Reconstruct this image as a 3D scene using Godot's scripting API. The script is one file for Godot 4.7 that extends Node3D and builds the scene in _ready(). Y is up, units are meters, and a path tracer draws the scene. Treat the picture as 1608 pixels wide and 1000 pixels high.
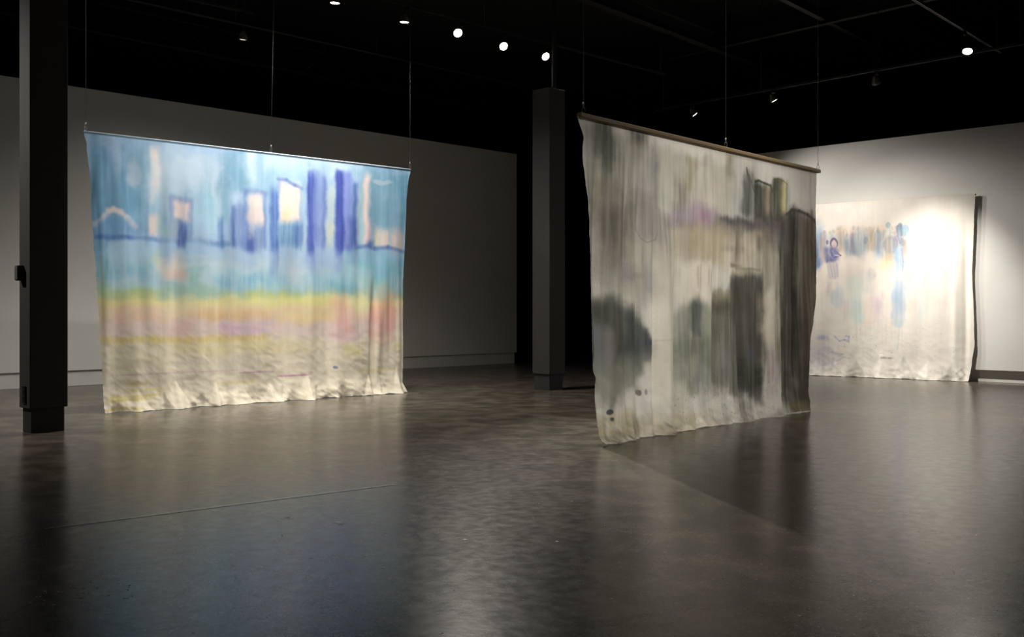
extends Node3D

# ------------------------------------------------------------------ materials and small helpers
var M := {}
const WARM := Color(1.0, 0.973, 0.93)

func v(x: float, y: float, depth: float) -> Vector3:
	return Vector3(x, y, -depth)

func mat(c: Color, rough := 0.8, metal := 0.0) -> StandardMaterial3D:
	var m := StandardMaterial3D.new()
	m.albedo_color = c
	m.roughness = rough
	m.metallic = metal
	return m

func mottled(dark: Color, light: Color, freq: float, size: float, rough := 0.85, seed_ := 3) -> StandardMaterial3D:
	var n := FastNoiseLite.new()
	n.seed = seed_
	n.frequency = freq
	n.fractal_octaves = 5
	var g := Gradient.new()
	g.set_color(0, dark)
	g.set_color(1, light)
	var t := NoiseTexture2D.new()
	t.width = 512
	t.height = 512
	t.seamless = true
	t.noise = n
	t.color_ramp = g
	var m := mat(Color.WHITE, rough)
	m.albedo_texture = t
	m.uv1_triplanar = true
	m.uv1_world_triplanar = true
	m.uv1_scale = Vector3.ONE / size
	return m

func tag(o: Node, label: String, category: String, group := "") -> void:
	o.set_meta("label", label)
	o.set_meta("category", category)
	if group != "":
		o.set_meta("group", group)

func struct(o: Node) -> void:
	o.set_meta("kind", "structure")

func thing(called: String, at: Vector3, turn := 0.0) -> Node3D:
	var o := Node3D.new()
	o.name = called
	add_child(o, true)
	o.position = at
	o.rotation.y = turn
	return o

func put(st: SurfaceTool, called: String, m: Material, parent: Node = self, at := Vector3.ZERO) -> MeshInstance3D:
	st.generate_normals()
	var o := MeshInstance3D.new()
	o.mesh = st.commit()
	o.material_override = m
	o.name = called
	o.cast_shadow = GeometryInstance3D.SHADOW_CASTING_SETTING_ON
	parent.add_child(o, true)
	o.position = at
	return o

func begin(smooth := false) -> SurfaceTool:
	var st := SurfaceTool.new()
	st.begin(Mesh.PRIMITIVE_TRIANGLES)
	st.set_smooth_group(0 if smooth else -1)
	return st

func quad(st: SurfaceTool, a: Vector3, b: Vector3, c: Vector3, d: Vector3) -> void:
	for p in [a, b, c, a, c, d]:
		st.add_vertex(p)

# box with bevelled long edges, between two corners
func box(st: SurfaceTool, lo: Vector3, hi: Vector3, bevel := 0.0) -> void:
	var c := (lo + hi) * 0.5
	var h := (hi - lo) * 0.5
	var b: float = minf(bevel, minf(h.x, minf(h.y, h.z)) * 0.9)
	for ax in 3:
		for s in [-1.0, 1.0]:
			var u := (ax + 1) % 3
			var w := (ax + 2) % 3
			var q := []
			for k in [[-1, -1], [-1, 1], [1, 1], [1, -1]]:
				var p := Vector3.ZERO
				p[ax] = s * h[ax]
				p[u] = k[0] * (h[u] - b)
				p[w] = k[1] * (h[w] - b)
				q.append(c + p)
			if s > 0:
				quad(st, q[0], q[1], q[2], q[3])
			else:
				quad(st, q[3], q[2], q[1], q[0])
	if b <= 0.0:
		return
	for ax in 3:
		var u := (ax + 1) % 3
		var w := (ax + 2) % 3
		for su in [-1.0, 1.0]:
			for sw in [-1.0, 1.0]:
				var q := []
				for k in [[-1, 0], [1, 0], [1, 1], [-1, 1]]:
					var p := Vector3.ZERO
					p[ax] = k[0] * (h[ax] - b)
					p[u] = su * (h[u] - (b if k[1] == 1 else 0.0))
					p[w] = sw * (h[w] - (0.0 if k[1] == 1 else b))
					q.append(c + p)
				if su * sw > 0:
					quad(st, q[0], q[1], q[2], q[3])
				else:
					quad(st, q[3], q[2], q[1], q[0])
	for sx in [-1.0, 1.0]:
		for sy in [-1.0, 1.0]:
			for sz in [-1.0, 1.0]:
				var s := Vector3(sx, sy, sz)
				var q := []
				for ax in 3:
					var p := Vector3.ZERO
					for k in 3:
						p[k] = s[k] * (h[k] - (0.0 if k == ax else b))
					q.append(c + p)
				if sx * sy * sz > 0:
					q.reverse()
				for p in q:
					st.add_vertex(p)

func tube(st: SurfaceTool, a: Vector3, b: Vector3, ra: float, rb := -1.0, seg := 10, caps := true) -> void:
	if rb < 0.0:
		rb = ra
	var d := (b - a).normalized()
	var x := d.cross(Vector3.UP if absf(d.y) < 0.9 else Vector3.RIGHT).normalized()
	var y := d.cross(x)
	for i in seg:
		var e0 := TAU * i / seg
		var e1 := TAU * (i + 1) / seg
		var n0 := x * cos(e0) + y * sin(e0)
		var n1 := x * cos(e1) + y * sin(e1)
		quad(st, a + n0 * ra, a + n1 * ra, b + n1 * rb, b + n0 * rb)
		if caps:
			for p in [a, a + n1 * ra, a + n0 * ra, b, b + n0 * rb, b + n1 * rb]:
				st.add_vertex(p)

# profile of [radius, z] turned round the z axis
func lathe(st: SurfaceTool, prof: Array, seg := 28) -> void:
	for k in prof.size() - 1:
		for i in seg:
			var e0 := TAU * i / seg
			var e1 := TAU * (i + 1) / seg
			var r0: float = prof[k][0]
			var r1: float = prof[k + 1][0]
			var z0: float = prof[k][1]
			var z1: float = prof[k + 1][1]
			quad(st, Vector3(cos(e0) * r0, sin(e0) * r0, z0), Vector3(cos(e1) * r0, sin(e1) * r0, z0), Vector3(cos(e1) * r1, sin(e1) * r1, z1), Vector3(cos(e0) * r1, sin(e0) * r1, z1))

func smooth(a: float, b: float, x: float) -> float:
	var t := clampf((x - a) / (b - a), 0.0, 1.0)
	return t * t * (3.0 - 2.0 * t)

func curve(pts: Array, y: float) -> float:
	# pts: [height, x] from high to low, eased between
	if y >= pts[0][0]:
		return pts[0][1]
	for k in pts.size() - 1:
		if y >= pts[k + 1][0]:
			var t: float = (pts[k][0] - y) / (pts[k][0] - pts[k + 1][0])
			t = t * t * (3.0 - 2.0 * t) * 0.6 + t * 0.4
			return lerpf(pts[k][1], pts[k + 1][1], t)
	return pts[-1][1]

# ------------------------------------------------------------------ painted cloth
const PPM := 170.0   # texels to the metre
const MARGIN := 0.1

func noise_bytes(w: int, h: int, freq: float, sd: int, squash := 1) -> PackedByteArray:
	var n := FastNoiseLite.new()
	n.seed = sd
	n.frequency = freq
	n.fractal_octaves = 4
	var hh: int = maxi(4, h / squash)
	var im := n.get_image(w, hh)
	if hh != h:
		im.resize(w, h, Image.INTERPOLATE_CUBIC)
	im.convert(Image.FORMAT_L8)
	return im.get_data()

# strokes: kind, x0, y0, x1, y1 (metres along the cloth and up from its foot), r, g, b, strength, edge along, edge up, dryness
func painted(length: float, height: float, strokes: Array, ground: Color, sd: int) -> ImageTexture:
	var w := int((length + 2.0 * MARGIN) * PPM)
	var h := int(height * PPM)
	var na := noise_bytes(w, h, 0.016, sd)
	var nb := noise_bytes(w, h, 0.016, sd + 1)
	var ns := noise_bytes(w, h, 0.07, sd + 2, 14)
	var nm := noise_bytes(w, h, 0.012, sd + 3)
	var nf := noise_bytes(w, h, 0.35, sd + 4)
	var R := PackedFloat32Array()
	R.resize(w * h)
	R.fill(ground.r8)
	var G := PackedFloat32Array()
	G.resize(w * h)
	G.fill(ground.g8)
	var B := PackedFloat32Array()
	B.resize(w * h)
	B.fill(ground.b8)
	for s in strokes:
		var kind: int = s[0]
		var x0: float = (s[1] + MARGIN) * PPM
		var x1: float = (s[3] + MARGIN) * PPM
		var y0: float = (height - s[4]) * PPM
		var y1: float = (height - s[2]) * PPM
		var sx: float = maxf(s[9] * PPM * (1.0 if kind == 1 else 1.2), 0.6)
		var sy: float = maxf(s[10] * PPM * 1.2, 0.6)
		var r: float = s[5]
		var g: float = s[6]
		var b: float = s[7]
		var al: float = s[8]
		var dry: float = s[11]
		var pad_x := sx * 1.6 + 3.0
		var pad_y := sy * 1.6 + 3.0
		var ax := x0
		var ay: float = (height - s[2]) * PPM
		var bx := x1
		var by: float = (height - s[4]) * PPM
		if kind == 1:
			pad_y = pad_x
		var i0 := maxi(0, int(minf(x0, x1) - pad_x))
		var i1 := mini(w - 1, int(maxf(x0, x1) + pad_x))
		var j0 := maxi(0, int(minf(y0, y1) - pad_y))
		var j1 := mini(h - 1, int(maxf(y0, y1) + pad_y))
		var cx := (x0 + x1) * 0.5
		var cy := (y0 + y1) * 0.5
		var hx := maxf(absf(x1 - x0) * 0.5, 0.3)
		var hy := maxf(absf(y1 - y0) * 0.5, 0.3)
		var ll := maxf((bx - ax) * (bx - ax) + (by - ay) * (by - ay), 0.001)
		var soft := clampf(minf(sx / hx, sy / hy), 0.12, 1.0)
		for j in range(j0, j1 + 1):
			for i in range(i0, i1 + 1):
				var k := j * w + i
				var px := i + (na[k] - 127) * 0.005 * sx
				var py := j + (nb[k] - 127) * 0.005 * sy
				var m := 0.0
				if kind == 0:
					var fx := (hx - absf(px - cx)) / sx * 0.5 + 0.5
					if fx <= 0.0:
						continue
					var fy := (hy - absf(py - cy)) / sy * 0.5 + 0.5
					if fy <= 0.0:
						continue
					fx = minf(fx, 1.0)
					fy = minf(fy, 1.0)
					m = fx * fx * (3.0 - 2.0 * fx) * fy * fy * (3.0 - 2.0 * fy)
				elif kind == 1:
					var t := clampf(((px - ax) * (bx - ax) + (py - ay) * (by - ay)) / ll, 0.0, 1.0)
					var ex := px - ax - t * (bx - ax)
					var ey := py - ay - t * (by - ay)
					m = 1.0 - sqrt(ex * ex + ey * ey) / sx
					if m <= 0.0:
						continue
					m = m * m * (3.0 - 2.0 * m)
				else:
					var ux := (px - cx) / hx
					var uy := (py - cy) / hy
					m = (1.0 + soft * 0.5 - sqrt(ux * ux + uy * uy)) / soft
					if m <= 0.0:
						continue
					m = minf(m, 1.0)
					m = m * m * (3.0 - 2.0 * m)
				m *= al * (1.0 - dry * clampf((ns[k] - 90) / 90.0, 0.0, 1.0) * 0.75)
				R[k] += (r - R[k]) * m
				G[k] += (g - G[k]) * m
				B[k] += (b - B[k]) * m
	var out := PackedByteArray()
	out.resize(w * h * 3)
	for k in w * h:
		var e := (nm[k] - 127) * 0.05 + (nf[k] - 127) * 0.05 + (ns[k] - 127) * 0.03
		out[k * 3] = clampi(int(R[k] + e), 0, 255)
		out[k * 3 + 1] = clampi(int(G[k] + e), 0, 255)
		out[k * 3 + 2] = clampi(int(B[k] + e), 0, 255)
	return ImageTexture.create_from_image(Image.create_from_data(w, h, false, Image.FORMAT_RGB8, out))

func fabric_material(t: Texture2D, through: float) -> StandardMaterial3D:
	var m := mat(Color.WHITE, 0.92)
	m.albedo_texture = t
	m.metallic_specular = 0.2
	m.cull_mode = BaseMaterial3D.CULL_DISABLED
	m.backlight_enabled = true
	m.backlight = Color(through, through, through)
	return m

# folds: [x at the head, slant per metre down, width, depth, starts at height, full at height]
func hung_fabric(length: float, height: float, lefts: Array, rights: Array, folds: Array, wave: float, crumple: float, flare: float, sd: int, tents := [], nx := 300, ny := 210) -> SurfaceTool:
	var n1 := FastNoiseLite.new()
	n1.seed = sd
	n1.frequency = 1.1
	n1.fractal_octaves = 2
	var n2 := FastNoiseLite.new()
	n2.seed = sd + 9
	n2.frequency = 3.2
	n2.fractal_type = FastNoiseLite.FRACTAL_RIDGED
	n2.fractal_octaves = 4
	var n3 := FastNoiseLite.new()
	n3.seed = sd + 5
	n3.frequency = 1.0
	n3.fractal_octaves = 3
	var st := begin(true)
	for j in ny + 1:
		var q := float(j) / ny
		var y := height * (1.0 - (q + 0.25 * q * q * (q - 1.0)))
		y = maxf(y, 0.0)
		var xl := curve(lefts, y) + 0.006 * n3.get_noise_2d(y * 9.0, 3.0)
		var xr := curve(rights, y) + 0.006 * n3.get_noise_2d(y * 9.0, 40.0)
		var low := 1.0 - y / height
		for i in nx + 1:
			var x := lerpf(xl, xr, float(i) / nx)
			var z := wave * smooth(0.0, 0.35, low) * n1.get_noise_2d(x * 1.7, y * 0.22)
			var eased := 0.35 + 0.65 * smooth(0.0, 0.7, y)
			for f in folds:
				var e: float = (x - f[0] - f[1] * (height - y)) / f[2]
				if absf(e) < 3.0:
					z += eased * f[3] * exp(-e * e) * smooth(f[4], f[5], height - y)
			var c := smooth(0.55, 1.0, low)
			z += crumple * c * (n2.get_noise_2d(x * 1.0, y * 1.6 + x * 0.4) * 0.6 + 0.5 * n3.get_noise_2d(x * 4.0, y * 5.0))
			var hem := clampf((0.34 - y) / 0.34, 0.0, 1.0)
			z += flare * hem * hem * (0.35 + 1.1 * absf(n3.get_noise_2d(x * 2.6, 7.0)) + 0.5 * n2.get_noise_2d(x * 0.5, y * 0.8))
			for tent in tents:
				var reach: float = tent[1] * (1.0 - y / tent[2])
				if reach > 0.01 and absf(x - tent[0]) < reach:
					z += tent[3] * (1.0 - absf(x - tent[0]) / reach) * (1.0 - y / tent[2])
			var lift := 0.004 + 0.012 * hem * hem * clampf(n3.get_noise_2d(x * 5.0, 21.0) + 0.2, 0.0, 1.0)
			st.set_uv(Vector2((x + MARGIN) / (length + 2.0 * MARGIN), 1.0 - y / height))
			st.add_vertex(Vector3(x, y * (1.0 - lift / height) + lift, z))
	for j in ny:
		for i in nx:
			var a := j * (nx + 1) + i
			for k in [a, a + 1, a + nx + 2, a, a + nx + 2, a + nx + 1]:
				st.add_index(k)
	return st

func wire(at: Vector3, foot: float, drift: Vector3, label: String) -> void:
	var t := thing("hanging_wire", Vector3(at.x, foot, at.z))
	tag(t, label, "wire", "steel wires holding up the hung cloths")
	var top := Vector3(drift.x, 6.79 - foot, drift.z)
	var st := begin(true)
	tube(st, Vector3(0, 0.09, 0), top, 0.0028, -1.0, 6)
	put(st, "cable", M.steel, t)
	st = begin(true)
	tube(st, Vector3(0, 0.055, 0), Vector3(0, 0.1, 0), 0.006, -1.0, 8)
	put(st, "crimp_sleeve", M.steel, t)
	st = begin(true)
	for k in 14:
		var a := TAU * k / 14.0
		var b := TAU * (k + 1) / 14.0
		tube(st, Vector3(cos(a) * 0.014, 0.03 + sin(a) * 0.026, 0), Vector3(cos(b) * 0.014, 0.03 + sin(b) * 0.026, 0), 0.0026, -1.0, 6, false)
	put(st, "eye_hook", M.steel, t)

# ------------------------------------------------------------------ lamps on tracks
func track(called_label: String, a: Vector3, b: Vector3) -> void:
	var d := b - a
	var t := thing("light_track", a, atan2(-d.z, d.x))
	tag(t, called_label, "light track")
	var l := d.length()
	var st := begin()
	box(st, Vector3(0, 0.004, -0.018), Vector3(l, 0.036, 0.018), 0.003)
	box(st, Vector3(0, -0.004, -0.018), Vector3(l, 0.004, -0.010))
	box(st, Vector3(0, -0.004, 0.010), Vector3(l, 0.004, 0.018))
	put(st, "rail", M.track, t)
	for x in [0.0, l]:
		st = begin()
		box(st, Vector3(x - 0.012, -0.008, -0.022), Vector3(x + 0.012, 0.04, 0.022), 0.003)
		put(st, "end_cap", M.black_metal, t)
	var n := int(l / 2.4) + 1
	for k in n + 1:
		var x := 0.15 + (l - 0.3) * k / n
		st = begin(true)
		tube(st, Vector3(x, 0.03, 0), Vector3(x, 6.79 - a.y, 0), 0.006, -1.0, 8)
		put(st, "hanger_rod", M.black_metal, t)

func lamp(at: Vector3, aim: Vector3, rail: Array, energy: float, angle: float, label: String, glow := 14.0, blend := 0.7) -> void:
	var t := thing("track_light", at)
	tag(t, label, "track light", "spotlights on the ceiling tracks")
	var dir := (aim - at).normalized()
	var up := Vector3.UP if absf(dir.y) < 0.98 else Vector3.FORWARD
	var look := Basis.looking_at(dir, up)
	var back := -dir * 0.115
	# bell shaped reflector lamp, its mouth at the node's origin
	var st := begin(true)
	lathe(st, [[0.0, 0.122], [0.018, 0.122], [0.026, 0.112], [0.032, 0.082], [0.044, 0.058], [0.058, 0.034], [0.066, 0.014], [0.069, 0.0], [0.066, -0.004], [0.061, 0.002], [0.060, 0.006]])
	var hs := put(st, "lamp_shade", M.lamp_body, t)
	hs.basis = look
	st = begin()
	for k in 12:
		var a := TAU * k / 12.0
		var r := Vector3(cos(a), sin(a), 0)
		var s := Vector3(-sin(a), cos(a), 0) * 0.002
		for w in [s, -s]:
			for p in [r * 0.030 + Vector3(0, 0, 0.090) + w, r * 0.046 + Vector3(0, 0, 0.086) + w, r * 0.062 + Vector3(0, 0, 0.034) + w, r * 0.030 + Vector3(0, 0, 0.090) + w, r * 0.062 + Vector3(0, 0, 0.034) + w, r * 0.052 + Vector3(0, 0, 0.040) + w]:
				st.add_vertex(p)
		quad(st, r * 0.046 + Vector3(0, 0, 0.086) + s, r * 0.062 + Vector3(0, 0, 0.034) + s, r * 0.062 + Vector3(0, 0, 0.034) - s, r * 0.046 + Vector3(0, 0, 0.086) - s)
	put(st, "cooling_fin", M.lamp_body, hs)
	st = begin(true)
	lathe(st, [[0.0, -0.006], [0.03, -0.005], [0.05, -0.001], [0.060, 0.006]])
	var gm := mat(Color(1, 0.97, 0.92), 0.3)
	gm.emission_enabled = true
	gm.emission = Color(1.0, 0.95, 0.86)
	gm.emission_energy_multiplier = glow
	put(st, "lens", gm, hs)
	# stem, yoke and the adapter that clips on the rail
	var joint := Vector3(back.x, maxf(back.y, 0.0) + 0.03, back.z)
	var rd: Vector3 = (rail[1] - rail[0]).normalized()
	var clip: Vector3 = rail[0] + rd * (at + joint - rail[0]).dot(rd) - at
	clip.y -= 0.0045
	st = begin(true)
	tube(st, back, joint, 0.012, -1.0, 10)
	tube(st, joint, clip - Vector3(0, 0.05, 0), 0.007, -1.0, 8)
	put(st, "stem", M.black_metal, t)
	st = begin()
	box(st, Vector3(-0.03, -0.055, -0.016), Vector3(0.03, 0, 0.016), 0.004)
	put(st, "rail_adapter", M.black_metal, t, clip).rotation.y = atan2(-rd.z, rd.x)
	var l := SpotLight3D.new()
	l.name = "beam"
	l.light_color = WARM
	l.light_energy = energy
	l.light_size = 0.05
	l.spot_range = 40.0
	l.spot_attenuation = 2.0
	l.spot_angle = angle
	l.spot_angle_attenuation = blend
	l.shadow_enabled = true
	t.add_child(l)
	l.transform = Transform3D(look, dir * 0.02)

func beam_steel(a: Vector3, b: Vector3, tall: float, wide: float, called: String, label: String) -> void:
	var d := b - a
	var t := thing(called, a, atan2(-d.z, d.x))
	tag(t, label, "beam")
	var l := d.length()
	var st := begin()
	box(st, Vector3(0, 0, -wide / 2), Vector3(l, 0.014, wide / 2))
	put(st, "flange", M.ceiling_steel, t)
	st = begin()
	box(st, Vector3(0, tall - 0.014, -wide / 2), Vector3(l, tall, wide / 2))
	put(st, "flange", M.ceiling_steel, t)
	st = begin()
	box(st, Vector3(0, 0.014, -0.006), Vector3(l, tall - 0.014, 0.006))
	put(st, "web", M.ceiling_steel, t)

func column(at: Vector3, wx: float, wz: float, label: String) -> Node3D:
	# at: the corner towards the room, the faces run along +x and -z of the column's own frame
	var t := thing("column", at, deg_to_rad(45.7))
	tag(t, label, "column")
	var st := begin()
	box(st, Vector3(0, 0.24, -wz), Vector3(wx, 4.53, 0), 0.004)
	put(st, "casing", M.column_paint, t)
	st = begin()
	box(st, Vector3(0.024, 0, -wz + 0.024), Vector3(wx - 0.024, 0.24, -0.024), 0.003)
	put(st, "plinth", M.plinth_paint, t)
	st = begin()
	var cx := wx / 2
	var cz := -wz / 2
	tube(st, Vector3(cx + 0.12, 4.53, cz), Vector3(cx + 0.12, 6.79, cz), 0.03, -1.0, 12)
	put(st, "conduit_riser", M.ceiling_steel, t)
	return t

func _ready() -> void:
	# ---------------------------------------------------------------- camera, environment, exposure
	var cam := Camera3D.new()
	cam.name = "camera"
	add_child(cam)
	cam.position = Vector3(0, 1.2, 0)
	cam.near = 0.05
	cam.far = 120.0
	cam.projection = Camera3D.PROJECTION_FRUSTUM
	cam.size = 0.05 * 1000.0 / 1650.0
	cam.frustum_offset = Vector2(0, -0.05 * 13.0 / 1650.0)
	cam.current = true
	var we := WorldEnvironment.new()
	we.name = "environment"
	var env := Environment.new()
	env.background_mode = Environment.BG_COLOR
	env.background_color = Color.BLACK
	env.tonemap_mode = Environment.TONE_MAPPER_LINEAR
	env.tonemap_exposure = 1.0
	env.sdfgi_enabled = true
	env.ssao_enabled = true
	env.ssil_enabled = true
	we.environment = env
	add_child(we)

	# ---------------------------------------------------------------- materials
	M.steel = mat(Color(0.62, 0.62, 0.62), 0.35, 0.9)
	M.track = mat(Color(0.22, 0.22, 0.23), 0.45, 0.6)
	M.black_metal = mat(Color(0.05, 0.05, 0.05), 0.5, 0.2)
	M.lamp_body = mat(Color(0.55, 0.54, 0.52), 0.4, 0.5)
	M.ceiling_steel = mat(Color(0.085, 0.085, 0.085), 0.6)
	M.ceiling_deck = mottled(Color(0.045, 0.045, 0.045), Color(0.075, 0.075, 0.075), 0.01, 3.0)
	M.black_wall = mottled(Color(0.035, 0.035, 0.035), Color(0.06, 0.06, 0.06), 0.01, 4.0, 0.95)
	M.wall = mottled(Color(0.83, 0.825, 0.81), Color(0.86, 0.855, 0.845), 0.008, 3.0, 0.9)
	M.base = mottled(Color(0.80, 0.795, 0.78), Color(0.85, 0.845, 0.83), 0.012, 2.0, 0.75)
	M.column_paint = mottled(Color(0.182, 0.175, 0.168), Color(0.208, 0.199, 0.191), 0.02, 1.5, 0.7)
	M.plinth_paint = mottled(Color(0.155, 0.149, 0.143), Color(0.18, 0.172, 0.165), 0.02, 1.5, 0.7)
	M.dark_plastic = mat(Color(0.06, 0.06, 0.06), 0.35)
	M.pale_plastic = mat(Color(0.80, 0.79, 0.76), 0.4)
	M.grey_plastic = mat(Color(0.42, 0.41, 0.39), 0.4)
	M.wood = mottled(Color(0.70, 0.60, 0.45), Color(0.80, 0.70, 0.54), 0.03, 0.6, 0.65, 11)
	M.wood.uv1_scale = Vector3(3.0, 14.0, 3.0)
	M.white_sleeve = mat(Color(0.72, 0.82, 0.88), 0.85)
	M.chip = mat(Color(0.86, 0.84, 0.79), 0.35)
	M.filler = mottled(Color(0.36, 0.37, 0.38), Color(0.44, 0.45, 0.46), 0.05, 0.8, 0.25, 21)

	# polished dark concrete
	var fl := mottled(Color(0.225, 0.205, 0.182), Color(0.42, 0.39, 0.35), 0.006, 5.0, 1.0, 5)
	var g: Gradient = (fl.albedo_texture as NoiseTexture2D).color_ramp
	g.add_point(0.42, Color(0.290, 0.267, 0.238))
	g.add_point(0.60, Color(0.335, 0.311, 0.280))
	(fl.albedo_texture as NoiseTexture2D).width = 2048
	(fl.albedo_texture as NoiseTexture2D).height = 2048
	((fl.albedo_texture as NoiseTexture2D).noise as FastNoiseLite).fractal_octaves = 8
	var rn := FastNoiseLite.new()
	rn.seed = 31
	rn.frequency = 0.04
	rn.fractal_octaves = 6
	var rt := NoiseTexture2D.new()
	rt.width = 1024
	rt.height = 1024
	rt.seamless = true
	rt.noise = rn
	var rg := Gradient.new()
	rg.set_color(0, Color(0.20, 0.20, 0.20))
	rg.set_color(1, Color(0.27, 0.27, 0.27))
	rt.color_ramp = rg
	fl.roughness_texture = rt
	fl.roughness = 1.0
	fl.metallic_specular = 0.27
	var hn := FastNoiseLite.new()
	hn.seed = 77
	hn.frequency = 0.09
	hn.fractal_octaves = 5
	var ht := NoiseTexture2D.new()
	ht.width = 1024
	ht.height = 1024
	ht.seamless = true
	ht.as_normal_map = true
	ht.bump_strength = 1.2
	ht.noise = hn
	fl.normal_enabled = true
	fl.normal_texture = ht
	fl.normal_scale = 0.035
	var dn := FastNoiseLite.new()
	dn.seed = 91
	dn.frequency = 0.11
	dn.fractal_octaves = 3
	var dt := NoiseTexture2D.new()
	dt.width = 2048
	dt.height = 2048
	dt.seamless = true
	dt.noise = dn
	var dg := Gradient.new()
	dg.set_color(0, Color(0.10, 0.09, 0.08, 0.45))
	dg.set_color(1, Color(0.66, 0.60, 0.50, 0.75))
	dg.add_point(0.30, Color(0.10, 0.09, 0.08, 0.0))
	dg.add_point(0.70, Color(0.66, 0.60, 0.50, 0.0))
	dt.color_ramp = dg
	fl.detail_enabled = true
	fl.detail_albedo = dt
	fl.detail_blend_mode = BaseMaterial3D.BLEND_MODE_MIX
	M.floor = fl

	# ---------------------------------------------------------------- shell
	var st := begin()
	box(st, Vector3(-18, -0.2, -36), Vector3(20, 0, 9))
	var floor_o := put(st, "floor", M.floor)
	struct(floor_o)
	st = begin()
	box(st, Vector3(-18, 6.8, -36), Vector3(20, 7.0, 9))
	var ceil_o := put(st, "ceiling", M.ceiling_deck)
	struct(ceil_o)
	var outer := {"wall_outer_left": [Vector3(-18.2, 0, -36), Vector3(-18, 6.8, 9)], "wall_outer_right": [Vector3(20, 0, -36), Vector3(20.2, 6.8, 9)], "wall_far": [Vector3(-18, 0, -36.2), Vector3(20, 6.8, -36)], "wall_rear": [Vector3(-18, 0, 9), Vector3(20, 6.8, 9.2)]}
	for k in outer:
		st = begin()
		box(st, outer[k][0], outer[k][1])
		struct(put(st, k, M.black_wall))
	# white partition behind the skyline cloth, its skirting set back under the edge
	var wl := thing("wall_left", v(-9.80, 0, 13.68), deg_to_rad(45.7))
	struct(wl)
	st = begin()
	box(st, Vector3(0, 0.245, -0.3), Vector3(14.19, 4.74, 0), 0.004)
	put(st, "partition", M.wall, wl)
	var bl := thing("baseboard_left", v(-9.80, 0, 13.68), deg_to_rad(45.7))
	struct(bl)
	st = begin()
	box(st, Vector3(0, 0, -0.28), Vector3(14.15, 0.243, -0.035), 0.003)
	put(st, "skirting", M.base, bl)
	# white partition behind the crowd cloth
	var wr := thing("wall_right", v(2.17, 0, 23.10), deg_to_rad(-44.3))
	struct(wr)
	st = begin()
	box(st, Vector3(0, 0.20, -0.3), Vector3(14.0, 4.26, 0), 0.004)
	put(st, "partition", M.wall, wr)
	var br := thing("baseboard_right", v(2.17, 0, 23.10), deg_to_rad(-44.3))
	struct(br)
	st = begin()
	box(st, Vector3(0, 0, -0.28), Vector3(14.0, 0.198, -0.085), 0.003)
	put(st, "skirting", M.base, br)

	# ---------------------------------------------------------------- columns
	var c1 := column(v(-4.69, 0, 10.22), 0.37, 0.262, "dark grey square column with a wall box, beside the skyline cloth")
	st = begin()
	box(st, Vector3(-0.055, 1.49, -0.232), Vector3(0, 1.64, -0.142), 0.006)
	var sb := put(st, "switch_box", M.dark_plastic, c1)
	st = begin()
	box(st, Vector3(-0.062, 1.50, -0.224), Vector3(-0.055, 1.63, -0.150), 0.003)
	put(st, "cover_plate", M.grey_plastic, sb)
	st = begin()
	box(st, Vector3(-0.012, 0.285, -0.165), Vector3(0, 0.46, -0.085), 0.004)
	var so := put(st, "socket_plate", M.dark_plastic, c1)
	st = begin()
	for y in [0.335, 0.405]:
		box(st, Vector3(-0.015, y - 0.02, -0.142), Vector3(-0.011, y + 0.02, -0.108), 0.002)
	put(st, "socket_face", M.black_metal, so)
	column(v(0.56, 0, 15.68), 0.35, 0.35, "dark grey square column standing free before the dark opening")

	# outlet on the skirting of the left partition
	var op := thing("wall_outlet", v(-6.395, 0.06, 17.24), deg_to_rad(45.7))
	tag(op, "pale outlet plate set on the white skirting near the skyline cloth", "outlet")
	st = begin()
	box(st, Vector3(-0.075, 0, -0.03), Vector3(0.075, 0.115, -0.018), 0.004)
	put(st, "plate", M.pale_plastic, op)
	for x in [-0.03, 0.03]:
		st = begin()
		box(st, Vector3(x - 0.014, 0.052, -0.018), Vector3(x + 0.014, 0.088, -0.015), 0.003)
		put(st, "socket", M.grey_plastic, op)
	st = begin()
	box(st, Vector3(-0.085, 0.006, -0.03), Vector3(0.085, 0.02, -0.005), 0.003)
	put(st, "ledge", M.grey_plastic, op)

	# ---------------------------------------------------------------- skyline cloth
	var l1 := 4.762
	var k1 := thing("painted_cloth", v(-4.92, 0, 12.08), atan2(0.69185, 0.72204))
	tag(k1, "blue and yellow skyline painting on a long hung canvas", "hung painting", "painted cloths hung in the gallery")
	var folds1 := [[0.06, 0.03, 0.07, -0.07, 0.1, 1.2], [0.36, 0.0, 0.12, -0.035, 0.6, 1.8], [0.80, 0.0, 0.10, 0.03, 1.2, 2.4], [1.15, 0.0, 0.12, -0.04, 1.0, 2.2],
		[1.45, 0.0, 0.09, 0.03, 1.0, 2.4], [1.80, -0.02, 0.11, -0.045, 0.8, 2.0], [2.20, 0.01, 0.13, 0.04, 0.8, 2.2], [2.72, 0.0, 0.10, -0.04, 0.9, 2.0], [3.02, 0.0, 0.09, 0.03, 0.9, 2.3], [3.36, 0.0, 0.12, -0.04, 1.0, 2.4],
		[4.12, -0.016, 0.045, -0.075, 1.5, 2.3], [4.22, -0.016, 0.07, 0.04, 1.5, 2.3], [4.38, 0.0, 0.07, -0.03, 1.0, 2.2], [4.55, 0.0, 0.05, 0.025, 1.0, 2.2], [3.75, 0.0, 0.14, 0.04, 1.0, 2.4]]
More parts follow.
